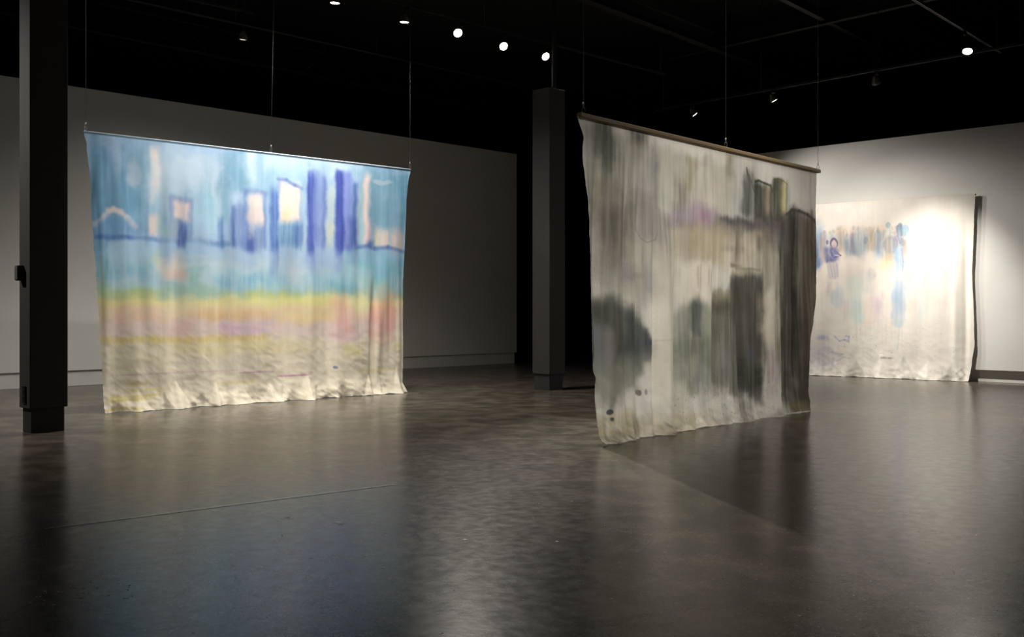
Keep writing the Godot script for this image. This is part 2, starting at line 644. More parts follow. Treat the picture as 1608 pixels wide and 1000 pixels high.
	st = hung_fabric(l1, 3.25, [[3.25, 0.0], [3.1, 0.03], [2.58, 0.095], [1.99, 0.132], [1.62, 0.155], [0.96, 0.192], [0.36, 0.222], [0.0, 0.215]], [[3.25, 4.762], [3.05, 4.71], [2.75, 4.68], [2.19, 4.668], [1.54, 4.645], [0.62, 4.633], [0.15, 4.621], [0.0, 4.67]], folds1, 0.05, 0.008, 0.09, 4, [[0.62, 0.16, 0.26, 0.059], [0.95, 0.10, 0.20, -0.045], [1.12, 0.20, 0.34, 0.097], [1.44, 0.18, 0.16, -0.068], [1.66, 0.13, 0.30, 0.074], [2.05, 0.15, 0.18, 0.053], [2.42, 0.16, 0.24, 0.074], [2.75, 0.11, 0.15, -0.045], [2.97, 0.15, 0.36, 0.097], [3.12, 0.08, 0.20, -0.053], [3.55, 0.32, 0.17, -0.074], [4.0, 0.10, 0.30, 0.089], [4.2, 0.12, 0.22, 0.059], [4.5, 0.12, 0.40, 0.074]])
	put(st, "fabric", fabric_material(painted(l1, 3.25, SKYLINE, Color8(226, 219, 202), 40), 0.5), k1)
	st = begin(true)
	tube(st, Vector3(0.0, 3.257, 0), Vector3(l1, 3.257, 0), 0.008, -1.0, 10)
	put(st, "top_rod", M.white_sleeve, k1)

	# ---------------------------------------------------------------- grey cloth
	var l2 := 4.846
	var k2 := thing("painted_cloth", v(0.5933, 0, 9.1485), atan2(0.76033, 0.64953))
	tag(k2, "grey washed ruins painting on canvas hung from a wooden batten", "hung painting", "painted cloths hung in the gallery")
	var folds2 := [[0.02, 0.05, 0.05, 0.05, 0.05, 0.9], [0.24, 0.0, 0.035, -0.047, 0.05, 0.9], [0.44, 0.0, 0.06, 0.03, 0.2, 1.2], [0.71, 0.0, 0.04, -0.054, 0.2, 1.2], [0.92, 0.0, 0.035, -0.054, 0.3, 1.2],
		[1.19, 0.0, 0.03, -0.061, 0.6, 1.6], [1.38, 0.0, 0.10, 0.045, 0.6, 1.8], [1.575, 0.0, 0.028, -0.074, 0.2, 1.3], [1.76, 0.0, 0.08, 0.03, 0.2, 1.3], [1.94, 0.0, 0.032, -0.061, 0.3, 1.2], [2.325, 0.0, 0.032, -0.068, 0.3, 1.2],
		[2.58, 0.0, 0.10, 0.035, 0.3, 1.4], [2.87, 0.0, 0.035, -0.068, 0.4, 1.2], [3.28, 0.0, 0.04, -0.061, 0.4, 1.4], [3.58, 0.0, 0.10, 0.03, 0.4, 1.4], [3.87, 0.0, 0.04, -0.061, 0.5, 1.5], [4.25, -0.02, 0.05, -0.054, 0.6, 1.6], [4.60, -0.06, 0.08, 0.05, 0.9, 2.0]]
	st = hung_fabric(l2, 2.88, [[2.88, -0.037], [2.71, 0.046], [2.57, 0.02], [1.96, 0.065], [1.46, 0.093], [1.13, 0.13], [0.79, 0.197], [0.59, 0.255], [0.34, 0.226], [0.18, 0.197], [0.04, 0.235], [0.0, 0.29]], [[2.88, 4.80], [2.34, 4.756], [1.72, 4.738], [1.33, 4.738], [1.06, 4.666], [0.80, 4.543], [0.34, 4.508], [0.0, 4.508]], folds2, 0.04, 0.007, 0.05, 14, [[0.5, 0.2, 0.14, 0.05], [1.3, 0.22, 0.12, 0.05], [2.0, 0.16, 0.12, -0.03], [2.9, 0.2, 0.12, 0.04], [3.7, 0.2, 0.1, 0.04]])
	put(st, "fabric", fabric_material(painted(l2, 2.88, GREY_RUINS, Color8(208, 205, 198), 60), 0.85), k2)
	st = begin()
	var prof := [Vector2(-0.030, 0.0), Vector2(-0.030, 0.034), Vector2(-0.022, 0.044), Vector2(0.010, 0.046), Vector2(0.022, 0.036), Vector2(0.024, 0.008), Vector2(0.018, 0.0)]
	for k in prof.size():
		var a: Vector2 = prof[k]
		var b: Vector2 = prof[(k + 1) % prof.size()]
		quad(st, Vector3(-0.01, 2.876 + a.y, a.x), Vector3(-0.01, 2.876 + b.y, b.x), Vector3(4.87, 2.876 + b.y, b.x), Vector3(4.87, 2.876 + a.y, a.x))
		for x in [-0.01, 4.87]:
			for p in [Vector3(x, 2.90, 0), Vector3(x, 2.876 + a.y, a.x), Vector3(x, 2.876 + b.y, b.x)]:
				st.add_vertex(p)
	put(st, "wooden_batten", M.wood, k2)

	# ---------------------------------------------------------------- crowd cloth
	var l3 := 4.373
	var k3 := thing("painted_cloth", v(4.36, 0, 20.33), atan2(-2.78, 3.375))
	tag(k3, "pale canvas with faint crowd of figures hung before white wall", "hung painting", "painted cloths hung in the gallery")
	var folds3 := [[0.3, 0.0, 0.1, 0.03, 0.5, 1.5], [0.9, 0.0, 0.14, -0.03, 0.8, 2.0], [3.35, -0.02, 0.10, 0.02, 1.2, 2.4], [4.22, 0.0, 0.05, -0.035, 0.3, 1.4], [4.05, 0.0, 0.06, 0.03, 0.8, 2.0], [3.05, 0.04, 0.08, 0.02, 1.8, 2.8], [2.4, -0.05, 0.08, 0.02, 1.9, 2.9]]
	st = hung_fabric(l3, 3.146, [[3.146, 0.0], [2.0, 0.05], [0.0, 0.12]], [[3.146, 4.372], [2.65, 4.352], [1.80, 4.322], [1.06, 4.352], [0.64, 4.362], [0.32, 4.322], [0.0, 4.282]], folds3, 0.02, 0.006, 0.06, 24, [[1.6, 0.2, 0.3, 0.05], [2.0, 0.15, 0.4, 0.05], [2.35, 0.2, 0.3, -0.04], [2.8, 0.18, 0.5, 0.06], [3.2, 0.2, 0.4, -0.05], [3.6, 0.2, 0.35, 0.05], [4.0, 0.15, 0.3, -0.04]], 240, 170)
	put(st, "fabric", fabric_material(painted(l3, 3.146, CROWD, Color8(232, 227, 219), 80), 0.4), k3)
	st = begin()
	box(st, Vector3(-0.01, 3.115, -0.035), Vector3(4.382, 3.150, -0.006), 0.004)
	put(st, "top_batten", M.wood, k3)
	for q in [[0.5, 0.38], [2.2, 0.245], [3.95, 0.105]]:
		st = begin()
		box(st, Vector3(q[0] - 0.015, 3.12, -q[1]), Vector3(q[0] + 0.015, 3.145, -0.035), 0.002)
		put(st, "standoff_bracket", M.black_metal, k3)

	# ---------------------------------------------------------------- wires
	var x1 := Vector3(0.72204, 0, -0.69185)
	var x2 := Vector3(0.64953, 0, -0.76033)
	var o1 := v(-4.92, 0, 12.08)
	var o2 := v(0.5933, 0, 9.1485)
	wire(o1 + x1 * 0.02, 3.264, Vector3(0, 0, 0), "thin steel wire at the column end of the skyline cloth")
	wire(o1 + x1 * 2.44, 3.264, Vector3(0.07, 0, 0), "thin steel wire at the middle of the skyline cloth")
	wire(o1 + x1 * 4.75, 3.264, Vector3(0, 0, 0), "thin steel wire at the far end of the skyline cloth")
	wire(o2 + x2 * 0.05, 2.918, Vector3(0, 0, 0), "thin steel wire at the end of the batten above the dark mountain")
	wire(o2 + x2 * 2.565, 2.918, Vector3(0, 0, 0), "thin steel wire at the middle of the wooden batten")
	wire(o2 + x2 * 4.835, 2.918, Vector3(0, 0, 0), "thin steel wire at the batten end by the crowd cloth")

	# ---------------------------------------------------------------- tracks and lamps
	var ta := [v(-5.1, 5.41, 10.85), v(2.75, 5.41, 18.84)]
	var tb := [v(2.68, 4.89, 19.46), v(8.6, 4.89, 12.94)]
	var tc := [v(3.3, 5.0, 11.0), v(7.2, 5.0, 15.5)]
	var td := [v(-9.4, 5.5, 9.98), v(-3.754, 5.5, 15.26)]
	var te := [v(-3.4, 5.41, 7.9), v(1.6, 5.41, 13.0)]
	track("long light track running past the skyline cloth toward the free column", ta[0], ta[1])
	track("light track along the white wall of the crowd cloth", tb[0], tb[1])
	track("light track crossing over the open floor before the crowd cloth", tc[0], tc[1])
	track("light track between the skyline cloth and white wall", td[0], td[1])
	track("light track over the open floor before the skyline cloth", te[0], te[1])
	# row over the skyline cloth
	lamp(v(-3.15, 5.2, 12.85), v(-3.35, 0, 12.95), ta, 12.0, 68, "lit spotlight pointing down by the column end of the skyline cloth", 14.0, 1.0)
	lamp(v(-2.307, 5.2, 13.69), v(-2.55, 0, 13.8), ta, 12.0, 68, "lit spotlight pointing down over the middle of the skyline cloth", 14.0, 1.0)
	lamp(v(-1.496, 5.2, 14.60), v(-1.75, 0, 14.75), ta, 12.0, 68, "lit spotlight pointing down over the far end of the skyline cloth", 14.0, 1.0)
	lamp(v(-0.78, 5.2, 15.17), v(1.25, 1.1, 9.85), ta, 72.0, 21, "glaring spotlight on the long track, nearest the skyline cloth", 30.0, 1.0)
	lamp(v(-0.126, 5.2, 15.94), v(2.1, 1.3, 10.9), ta, 54.0, 22, "glaring spotlight on the long track, middle one of three", 26.0, 1.0)
	lamp(v(0.533, 5.2, 16.58), v(3.1, 1.4, 12.1), ta, 36.0, 21, "glaring spotlight on the long track, above the free column", 22.0, 1.0)
	# two floods in front of the skyline cloth
	lamp(v(-2.30, 5.2, 9.02), v(-3.7, 1.0, 13.25), te, 17.0, 28, "lit flood lamp over the open floor, facing the column end of the skyline cloth", 14.0, 1.0)
	lamp(v(-0.55, 5.2, 10.81), v(-2.5, 1.0, 14.4), te, 14.0, 28, "lit flood lamp over the open floor, facing the far end of the skyline cloth", 14.0, 1.0)
	lamp(v(-3.88, 5.1, 15.14), v(-4.6, 0.0, 16.1), td, 4.5, 66, "faint spotlight hanging low behind the skyline cloth", 2.5, 1.0)
	lamp(v(-8.9, 5.1, 10.45), v(-6.0, 1.6, 11.6), td, 20.0, 48, "lit spotlight at the outer end of the short track, near the white wall", 6.0, 1.0)
	# row before the crowd cloth
	lamp(v(3.272, 4.7, 18.81), v(6.2, 1.2, 18.7), tb, 13.0, 50, "lit spotlight on the wall track, at its end behind the grey cloth", 14.0, 1.0)
	lamp(v(4.383, 4.7, 17.55), v(6.6, 0.8, 17.6), tb, 11.0, 50, "lit spotlight on the wall track, second from the grey cloth", 14.0, 1.0)
	lamp(v(5.624, 4.7, 16.22), v(7.22, 1.25, 17.8), tb, 27.0, 25, "spotlight showing only its grey back, on the wall track", 14.0, 1.0)
	lamp(v(6.164, 4.7, 14.22), v(4.9, 0.4, 12.0), tc, 9.0, 45, "glaring spotlight on the crossing track over the open floor", 26.0, 1.0)
	lamp(v(3.62, 4.75, 11.2), v(2.4, 1.2, 10.2), tc, 3.0, 60, "lit spotlight on the crossing track, facing the front of the grey cloth", 10.0, 1.0)

	# ---------------------------------------------------------------- ceiling steel
	beam_steel(v(0.4, 6.0, 15.45), v(7.3, 6.0, 23.6), 0.3, 0.16, "steel_beam", "black steel beam running from the free column toward the far wall")
	beam_steel(v(2.9, 6.05, 20.5), v(9.5, 6.05, 13.2), 0.26, 0.12, "steel_beam", "black steel cross beam over the crowd cloth")
	beam_steel(v(3.0, 6.1, 15.1), v(7.4, 6.1, 20.3), 0.2, 0.1, "steel_beam", "slim black steel beam over the wall track")
	for q in [[v(-7.5, 6.0, 14.6), v(0.5, 6.0, 22.8), "black ceiling conduit passing over the skyline cloth"], [v(-9.0, 6.0, 16.1), v(-3.5, 6.0, 22.3), "black ceiling conduit over the white wall behind the skyline cloth"]]:
		var a: Vector3 = q[0]
		var b: Vector3 = q[1]
		var t := thing("ceiling_conduit", a)
		tag(t, q[2], "conduit")
		st = begin(true)
		tube(st, Vector3.ZERO, b - a, 0.03, -1.0, 10)
		put(st, "pipe", M.ceiling_steel, t)
		for k in 4:
			st = begin(true)
			var p := (b - a) * (0.1 + 0.26 * k)
			tube(st, p, p + Vector3(0, 0.79, 0), 0.008, -1.0, 6)
			put(st, "hanger", M.ceiling_steel, t)
	# open web joist
	var ja := v(-7.2, 6.0, 18.2)
	var jb := v(-0.6, 6.0, 25.4)
	var jd := jb - ja
	var jt := thing("ceiling_joist", ja, atan2(-jd.z, jd.x))
	tag(jt, "black open web roof joist above the white wall", "joist")
	var jl := jd.length()
	for y in [0.0, 0.5]:
		st = begin()
		box(st, Vector3(0, y, -0.05), Vector3(jl, y + 0.03, 0.05))
		put(st, "chord", M.ceiling_steel, jt)
	for k in 18:
		st = begin(true)
		var xa := jl * k / 18.0
		tube(st, Vector3(xa, 0.02 if k % 2 == 0 else 0.51, 0), Vector3(xa + jl / 18.0, 0.51 if k % 2 == 0 else 0.02, 0), 0.014, -1.0, 6)
		put(st, "web_bar", M.ceiling_steel, jt)
	for x in [0.2, jl * 0.5, jl - 0.2]:
		st = begin()
		box(st, Vector3(x - 0.03, 0.53, -0.03), Vector3(x + 0.03, 0.79, 0.03))
		put(st, "bearing", M.ceiling_steel, jt)
	# ribs of the steel roof deck
	for k in 26:
		st = begin()
		box(st, Vector3(0, 6.74, -0.04), Vector3(14, 6.8, 0.04))
		var rb := put(st, "deck_rib", M.ceiling_deck, ceil_o)
		rb.position = v(0.5 + 0.2 * k, 0, 13.0 - 0.2 * k) 
		rb.rotation.y = deg_to_rad(45.7)

	# ---------------------------------------------------------------- marks on the floor
	st = begin()
	box(st, Vector3(0, 0.0, -0.02), Vector3(2.3, 0.0015, 0.02))
	var jf := put(st, "joint_filler", M.filler, floor_o)
	jf.position = v(-2.568, 0, 5.77)
	jf.rotation.y = atan2(1.274, 1.526)
	var rng := RandomNumberGenerator.new()
	rng.seed = 12
	var flecks := [[-1.307, 6.09, 0.02], [-0.99, 5.95, 0.035], [-0.96, 5.9, 0.02], [-0.684, 5.67, 0.012], [-0.247, 5.5, 0.012], [0.235, 5.45, 0.01], [-0.714, 5.14, 0.014], [-1.27, 6.05, 0.016], [-0.6, 4.9, 0.01], [-0.267, 3.9, 0.01]]
	for k in 34:
		flecks.append([rng.randf_range(-2.0, -1.55), rng.randf_range(4.25, 4.65), rng.randf_range(0.003, 0.008)])
	for k in 60:
		flecks.append([rng.randf_range(-1.6, 2.6), rng.randf_range(3.9, 7.2), rng.randf_range(0.002, 0.006)])
	for f in flecks:
		st = begin()
		var n := 7
		var ring := []
		for i in n:
			var a := TAU * i / n
			var rr: float = f[2] * rng.randf_range(0.55, 1.1)
			ring.append(Vector3(cos(a) * rr, 0.0012, sin(a) * rr * 0.8))
		for i in n:
			var p: Vector3 = ring[i]
			var q: Vector3 = ring[(i + 1) % n]
			for u in [Vector3(0, 0.0014, 0), p, q]:
				st.add_vertex(u)
			quad(st, p, q, q - Vector3(0, 0.0012, 0), p - Vector3(0, 0.0012, 0))
		var o := put(st, "paint_fleck", M.chip, floor_o)
		o.position = v(f[0], 0, f[1])

# ------------------------------------------------------------------ what is painted on the three cloths
const SKYLINE := [
	[0,-0.3,1.72,5.062,3.4,158,189,222,1,0.1,0.12,0],
	[0,-0.3,1.38,5.062,1.8,176,205,221,0.95,0.1,0.1,0.1],
	[0,0.132,2.241,0.682,3.05,100,144,180,0.85,0.153,0.21,0.35],
	[0,0.059,1.695,0.244,3.172,87,136,169,0.7,0.067,0.222,0.4],
	[0,0.549,2.621,0.785,3.191,133,177,205,0.6,0.079,0.152,0.4],
	[0,0.946,2.635,1.749,3.163,196,217,236,0.85,0.152,0.173,0.2],
	[0,1.318,2.17,1.705,2.687,185,213,230,0.5,0.138,0.159,0.3],
	[0,1.403,2.296,1.838,2.696,133,181,205,0.6,0.131,0.16,0.4],
	[0,1.767,2.722,2.127,3.21,107,153,184,0.75,0.126,0.163,0.4],
	[0,1.883,2.826,2.578,3.156,138,181,201,0.6,0.185,0.124,0.5],
	[0,2.201,3.044,3.855,3.319,193,217,234,0.8,0.25,0.12,0.2],
	[0,2.675,2.535,2.97,3.113,175,207,226,0.5,0.079,0.119,0.3],
	[0,3.801,2.128,4.703,3.248,114,161,190,0.75,0.169,0.182,0.3],
	[0,4.379,2.511,4.727,3.203,89,142,173,0.7,0.104,0.185,0.5],
	[0,4.131,2.265,4.379,2.903,131,181,201,0.5,0.068,0.182,0.5],
	[0,0.132,2.157,0.905,2.609,118,166,195,0.5,0.139,0.105,0.5],
	[0,1.38,2.931,1.481,3.118,214,226,236,0.175,0.043,0.111,0.35],
	[0,2.513,2.105,2.576,2.309,202,219,234,0.12,0.048,0.117,0.35],
	[0,0.465,2.601,0.573,2.799,118,163,193,0.32,0.039,0.106,0.35],
	[0,2.514,3.083,2.62,3.271,118,163,193,0.163,0.048,0.118,0.35],
	[0,3.88,2.831,3.942,3.063,140,178,207,0.22,0.055,0.125,0.35],
	[0,2.984,2.995,3.094,3.247,101,146,180,0.298,0.05,0.12,0.35],
	[0,0.361,2.757,0.41,3.162,202,219,234,0.26,0.038,0.105,0.35],
	[0,1.984,2.028,2.06,2.293,118,163,193,0.24,0.045,0.114,0.35],
	[0,1.057,2.162,1.142,2.658,160,190,208,0.2,0.041,0.109,0.35],
	[0,2.635,3.026,2.734,3.264,140,178,207,0.191,0.049,0.118,0.35],
	[0,2.087,2.796,2.198,3.275,214,226,236,0.363,0.046,0.115,0.35],
	[0,3.669,2.597,3.757,2.995,202,219,234,0.169,0.054,0.124,0.35],
	[0,0.476,2.78,0.571,2.956,160,190,208,0.339,0.039,0.106,0.35],
	[0,2.816,1.924,2.954,2.216,202,219,234,0.39,0.05,0.119,0.35],
	[0,1.476,1.871,1.548,2.273,202,219,234,0.12,0.043,0.111,0.35],
	[0,3.412,2.889,3.485,3.235,202,219,234,0.12,0.052,0.123,0.35],
	[0,1.912,2.209,2.044,2.706,214,226,236,0.225,0.045,0.114,0.35],
	[0,1.766,2.361,1.896,2.91,118,163,193,0.172,0.045,0.113,0.35],
	[0,0.694,2.092,0.727,2.561,118,163,193,0.16,0.039,0.107,0.35],
	[0,0.147,2.435,0.21,2.793,118,163,193,0.24,0.037,0.104,0.35],
	[0,2.206,2.448,2.319,2.636,160,190,208,0.365,0.047,0.116,0.35],
	[0,1.668,2.445,1.714,2.86,101,146,180,0.15,0.044,0.112,0.35],
	[0,4.569,2.437,4.631,2.9,101,146,180,0.11,0.058,0.13,0.35],
	[0,0.694,2.974,0.76,3.136,118,163,193,0.23,0.04,0.107,0.35],
	[0,0.684,2.689,0.748,2.981,101,146,180,0.13,0.04,0.107,0.35],
	[0,2.083,1.941,2.173,2.233,118,163,193,0.178,0.046,0.115,0.35],
	[0,1.458,2.777,1.578,3.001,101,146,180,0.205,0.043,0.111,0.35],
	[0,4.387,2.392,4.528,2.996,214,226,236,0.23,0.057,0.129,0.35],
	[0,2.796,2.862,2.936,3.254,118,163,193,0.246,0.049,0.119,0.35],
	[0,0.972,2.289,1.054,2.69,214,226,236,0.27,0.041,0.108,0.35],
	[0,4.571,1.824,4.731,2.388,160,190,208,0.367,0.058,0.13,0.35],
	[0,0.882,2.204,0.986,2.74,140,178,207,0.278,0.04,0.108,0.35],
	[0,0.858,2.156,0.923,2.621,160,190,208,0.3,0.04,0.108,0.35],
	[0,4.403,2.702,4.48,2.99,118,163,193,0.17,0.057,0.129,0.35],
	[0,2.059,2.06,2.163,2.225,160,190,208,0.243,0.046,0.115,0.35],
	[0,2.797,2.06,2.851,2.396,160,190,208,0.25,0.049,0.119,0.35],
	[0,2.039,2.819,2.162,3.119,160,190,208,0.257,0.046,0.115,0.35],
	[0,1.706,2.038,1.818,2.268,118,163,193,0.157,0.044,0.113,0.35],
	[0,2.551,2.39,2.665,2.815,214,226,236,0.415,0.048,0.118,0.35],
	[0,2.865,2.729,2.97,2.956,101,146,180,0.366,0.05,0.12,0.35],
	[0,3.202,3.025,3.336,3.26,118,163,193,0.373,0.051,0.122,0.35],
	[0,0.926,2.743,0.987,2.99,214,226,236,0.17,0.041,0.108,0.35],
	[0,2.337,1.919,2.381,2.393,202,219,234,0.24,0.047,0.116,0.35],
	[0,3.652,2.218,3.802,2.786,118,163,193,0.294,0.054,0.124,0.35],
	[0,2.242,3.063,2.329,3.305,101,146,180,0.36,0.047,0.116,0.35],
	[0,0.688,2.897,0.779,3.096,101,146,180,0.238,0.04,0.107,0.35],
	[0,2.219,2.496,2.344,2.706,214,226,236,0.165,0.047,0.116,0.35],
	[0,0.849,2.876,0.89,3.204,101,146,180,0.26,0.04,0.108,0.35],
	[0,4.169,2.476,4.297,2.888,214,226,236,0.204,0.056,0.127,0.35],
	[0,1.19,2.376,1.304,2.732,118,163,193,0.339,0.042,0.11,0.35],
	[0,3.976,1.842,4.054,2.274,118,163,193,0.27,0.055,0.126,0.35],
	[0,0.64,2.934,0.713,3.113,118,163,193,0.19,0.039,0.106,0.35],
	[0,0.932,2.482,0.977,2.937,160,190,208,0.23,0.041,0.108,0.35],
	[0,1.557,2.667,1.606,3.014,160,190,208,0.29,0.043,0.112,0.35],
	[0,1.693,2.272,1.833,2.769,118,163,193,0.341,0.044,0.113,0.35],
	[0,4.623,2.598,4.729,2.95,101,146,180,0.345,0.059,0.13,0.35],
	[0,0.203,2.504,0.272,2.659,140,178,207,0.21,0.037,0.104,0.35],
	[0,1.264,1.733,1.309,2.251,118,163,193,0.3,0.042,0.11,0.35],
	[0,0.518,2.514,0.552,2.959,140,178,207,0.25,0.039,0.106,0.35],
	[0,3.677,1.788,3.807,2.386,202,219,234,0.19,0.054,0.124,0.35],
	[0,4.206,2.51,4.346,2.733,101,146,180,0.366,0.057,0.128,0.35],
	[0,0.818,2.159,0.876,2.319,101,146,180,0.26,0.04,0.107,0.35],
	[0,0.439,1.882,0.476,2.357,202,219,234,0.11,0.038,0.105,0.35],
	[0,4.624,2.46,4.8,2.935,101,146,180,0.292,0.059,0.13,0.35],
	[0,1.034,2.969,1.083,3.143,118,163,193,0.29,0.041,0.109,0.35],
	[0,2.728,2.384,2.792,2.743,160,190,208,0.14,0.049,0.119,0.35],
	[0,1.476,3.098,1.537,3.263,160,190,208,0.21,0.043,0.111,0.35],
	[0,4.532,2.417,4.613,2.808,160,190,208,0.27,0.058,0.129,0.35],
	[0,1.838,2.441,1.964,2.763,214,226,236,0.233,0.045,0.114,0.35],
	[0,0.942,2.519,0.994,3.014,160,190,208,0.23,0.041,0.108,0.35],
	[0,1.72,2.704,1.761,2.917,101,146,180,0.23,0.044,0.113,0.35],
	[0,3.993,2.415,4.045,2.895,202,219,234,0.28,0.055,0.126,0.35],
	[0,2.929,2.739,2.998,3.036,202,219,234,0.14,0.05,0.12,0.35],
	[0,1.157,2.977,1.226,3.262,214,226,236,0.17,0.042,0.109,0.35],
	[0,0.257,2.113,0.307,2.33,140,178,207,0.18,0.038,0.104,0.35],
	[0,2.024,2.387,2.082,2.757,101,146,180,0.13,0.046,0.115,0.35],
	[0,3.662,2.879,3.781,3.232,140,178,207,0.232,0.054,0.124,0.35],
	[0,1.012,2.199,1.097,2.645,160,190,208,0.28,0.041,0.109,0.35],
	[0,3.493,2.192,3.632,2.686,202,219,234,0.19,0.053,0.123,0.35],
	[0,3.191,2.087,3.238,2.622,214,226,236,0.23,0.051,0.121,0.35],
	[0,3.24,2.024,3.298,2.425,214,226,236,0.22,0.051,0.122,0.35],
	[0,3.641,2.853,3.772,3.384,160,190,208,0.334,0.054,0.124,0.35],
	[0,3.04,2.87,3.084,3.1,140,178,207,0.29,0.05,0.12,0.35],
	[0,1.601,2.633,1.641,2.801,214,226,236,0.24,0.044,0.112,0.35],
	[0,2.089,2.844,2.214,3.316,214,226,236,0.392,0.046,0.115,0.35],
	[0,0.469,2.366,0.57,2.695,101,146,180,0.378,0.039,0.106,0.35],
	[0,1.02,2.058,1.075,2.465,202,219,234,0.2,0.041,0.109,0.35],
	[0,1.626,2.306,1.733,2.774,214,226,236,0.321,0.044,0.112,0.35],
	[0,0.876,2.222,0.94,2.627,160,190,208,0.17,0.04,0.108,0.35],
	[0,2.444,3.041,2.489,3.32,160,190,208,0.13,0.047,0.117,0.35],
	[0,0.889,1.658,1.208,1.701,210,224,222,0.21,0.066,0.031,0.35],
	[0,0.536,1.457,0.689,1.546,210,224,222,0.155,0.063,0.03,0.35],
	[0,1.807,1.509,2.25,1.566,201,217,225,0.19,0.073,0.033,0.35],
	[0,3.828,1.462,3.99,1.497,178,195,220,0.307,0.087,0.036,0.35],
	[0,4.006,1.791,4.492,1.86,124,175,206,0.26,0.09,0.036,0.35],
	[0,0.939,1.517,1.189,1.542,124,175,206,0.31,0.066,0.031,0.35],
	[0,2.74,1.677,3.134,1.735,210,224,222,0.18,0.08,0.034,0.35],
	[0,3.462,1.821,3.895,1.914,124,175,206,0.432,0.086,0.035,0.35],
	[0,0.81,1.845,1.136,1.886,124,175,206,0.19,0.065,0.031,0.35],
	[0,4.237,1.587,4.53,1.649,201,217,225,0.29,0.091,0.037,0.35],
	[0,1.12,1.804,1.432,1.873,151,185,214,0.16,0.067,0.031,0.35],
	[0,1.065,1.641,1.224,1.69,210,224,222,0.3,0.066,0.031,0.35],
	[0,3.329,1.535,3.824,1.637,160,203,203,0.211,0.085,0.035,0.35],
	[0,0.405,1.469,0.618,1.533,151,185,214,0.25,0.062,0.03,0.35],
	[0,1.141,1.843,1.54,1.875,210,224,222,0.2,0.068,0.032,0.35],
	[0,1.124,1.723,1.461,1.793,210,224,222,0.25,0.067,0.031,0.35],
	[0,1.195,1.637,1.423,1.673,151,185,214,0.12,0.067,0.031,0.35],
	[0,1.975,1.509,2.277,1.567,201,217,225,0.32,0.073,0.033,0.35],
	[0,1.771,1.809,1.944,1.839,201,217,225,0.23,0.071,0.032,0.35],
	[0,1.265,1.711,1.63,1.749,124,175,206,0.27,0.068,0.032,0.35],
	[0,1.624,1.678,1.907,1.73,201,217,225,0.27,0.071,0.032,0.35],
	[0,1.965,1.588,2.2,1.663,160,203,203,0.24,0.073,0.033,0.35],
	[0,3.569,1.77,3.808,1.817,210,224,222,0.25,0.086,0.035,0.35],
	[0,1.699,1.678,2.084,1.773,151,185,214,0.16,0.072,0.032,0.35],
	[0,2.863,1.452,3.164,1.523,124,175,206,0.12,0.08,0.034,0.35],
	[0,3.895,1.433,4.25,1.498,210,224,222,0.225,0.089,0.036,0.35],
	[0,0.503,1.759,0.753,1.828,178,195,220,0.26,0.063,0.03,0.35],
	[0,3.491,1.428,3.653,1.516,124,175,206,0.385,0.085,0.035,0.35],
	[0,0.943,1.489,1.244,1.533,151,185,214,0.24,0.066,0.031,0.35],
	[0,2.088,1.689,2.471,1.721,201,217,225,0.22,0.075,0.033,0.35],
	[0,2.316,1.669,2.509,1.739,124,175,206,0.22,0.076,0.033,0.35],
	[0,4.224,1.695,4.498,1.791,151,185,214,0.293,0.091,0.037,0.35],
	[0,0.951,1.724,1.353,1.797,201,217,225,0.12,0.066,0.031,0.35],
	[0,0.804,1.52,1.101,1.548,151,185,214,0.25,0.065,0.031,0.35],
	[0,3.87,1.758,4.016,1.812,210,224,222,0.19,0.088,0.036,0.35],
	[0,1.56,1.807,1.762,1.892,124,175,206,0.15,0.07,0.032,0.35],
	[0,4.091,1.732,4.582,1.779,151,185,214,0.17,0.091,0.037,0.35],
	[0,3.696,1.791,4.085,1.867,151,185,214,0.21,0.087,0.036,0.35],
	[0,3.798,1.79,4.179,1.891,124,175,206,0.214,0.088,0.036,0.35],
	[0,4.112,1.819,4.269,1.851,210,224,222,0.21,0.09,0.036,0.35],
	[0,2.875,1.739,3.037,1.771,151,185,214,0.18,0.08,0.034,0.35],
	[0,0.773,1.504,1.1,1.529,178,195,220,0.26,0.065,0.031,0.35],
	[0,3.457,1.442,3.763,1.478,124,175,206,0.234,0.085,0.035,0.35],
	[0,1.387,1.421,1.53,1.513,151,185,214,0.264,0.069,0.032,0.35],
	[0,3.13,1.744,3.571,1.778,178,195,220,0.21,0.083,0.035,0.35],
	[0,1.469,1.477,1.636,1.527,210,224,222,0.11,0.069,0.032,0.35],
	[0,1.617,1.543,1.982,1.57,124,175,206,0.21,0.071,0.032,0.35],
	[0,3.289,1.851,3.491,1.882,160,203,203,0.18,0.083,0.035,0.35],
	[0,1.089,1.475,1.385,1.517,178,195,220,0.26,0.067,0.031,0.35],
	[0,3.865,1.708,4.303,1.784,178,195,220,0.31,0.089,0.036,0.35],
	[0,0.353,1.503,0.476,1.573,210,224,222,0.31,0.061,0.03,0.35],
	[0,1.522,1.735,1.769,1.795,210,224,222,0.15,0.07,0.032,0.35],
	[0,3.286,1.501,3.741,1.589,160,203,203,0.221,0.084,0.035,0.35],
	[0,3.561,1.636,4.013,1.711,160,203,203,0.15,0.086,0.036,0.35],
	[0,3.058,1.771,3.205,1.8,160,203,203,0.23,0.081,0.035,0.35],
	[0,0.685,1.695,0.811,1.723,160,203,203,0.13,0.063,0.031,0.35],
	[0,0.46,1.645,0.764,1.698,151,185,214,0.14,0.063,0.03,0.35],
	[0,1.815,1.471,2.003,1.535,178,195,220,0.27,0.072,0.032,0.35],
	[0,3.181,1.734,3.414,1.781,201,217,225,0.27,0.082,0.035,0.35],
	[0,0.822,1.759,0.994,1.793,160,203,203,0.15,0.065,0.031,0.35],
	[0,0.351,1.731,0.514,1.789,178,195,220,0.28,0.061,0.03,0.35],
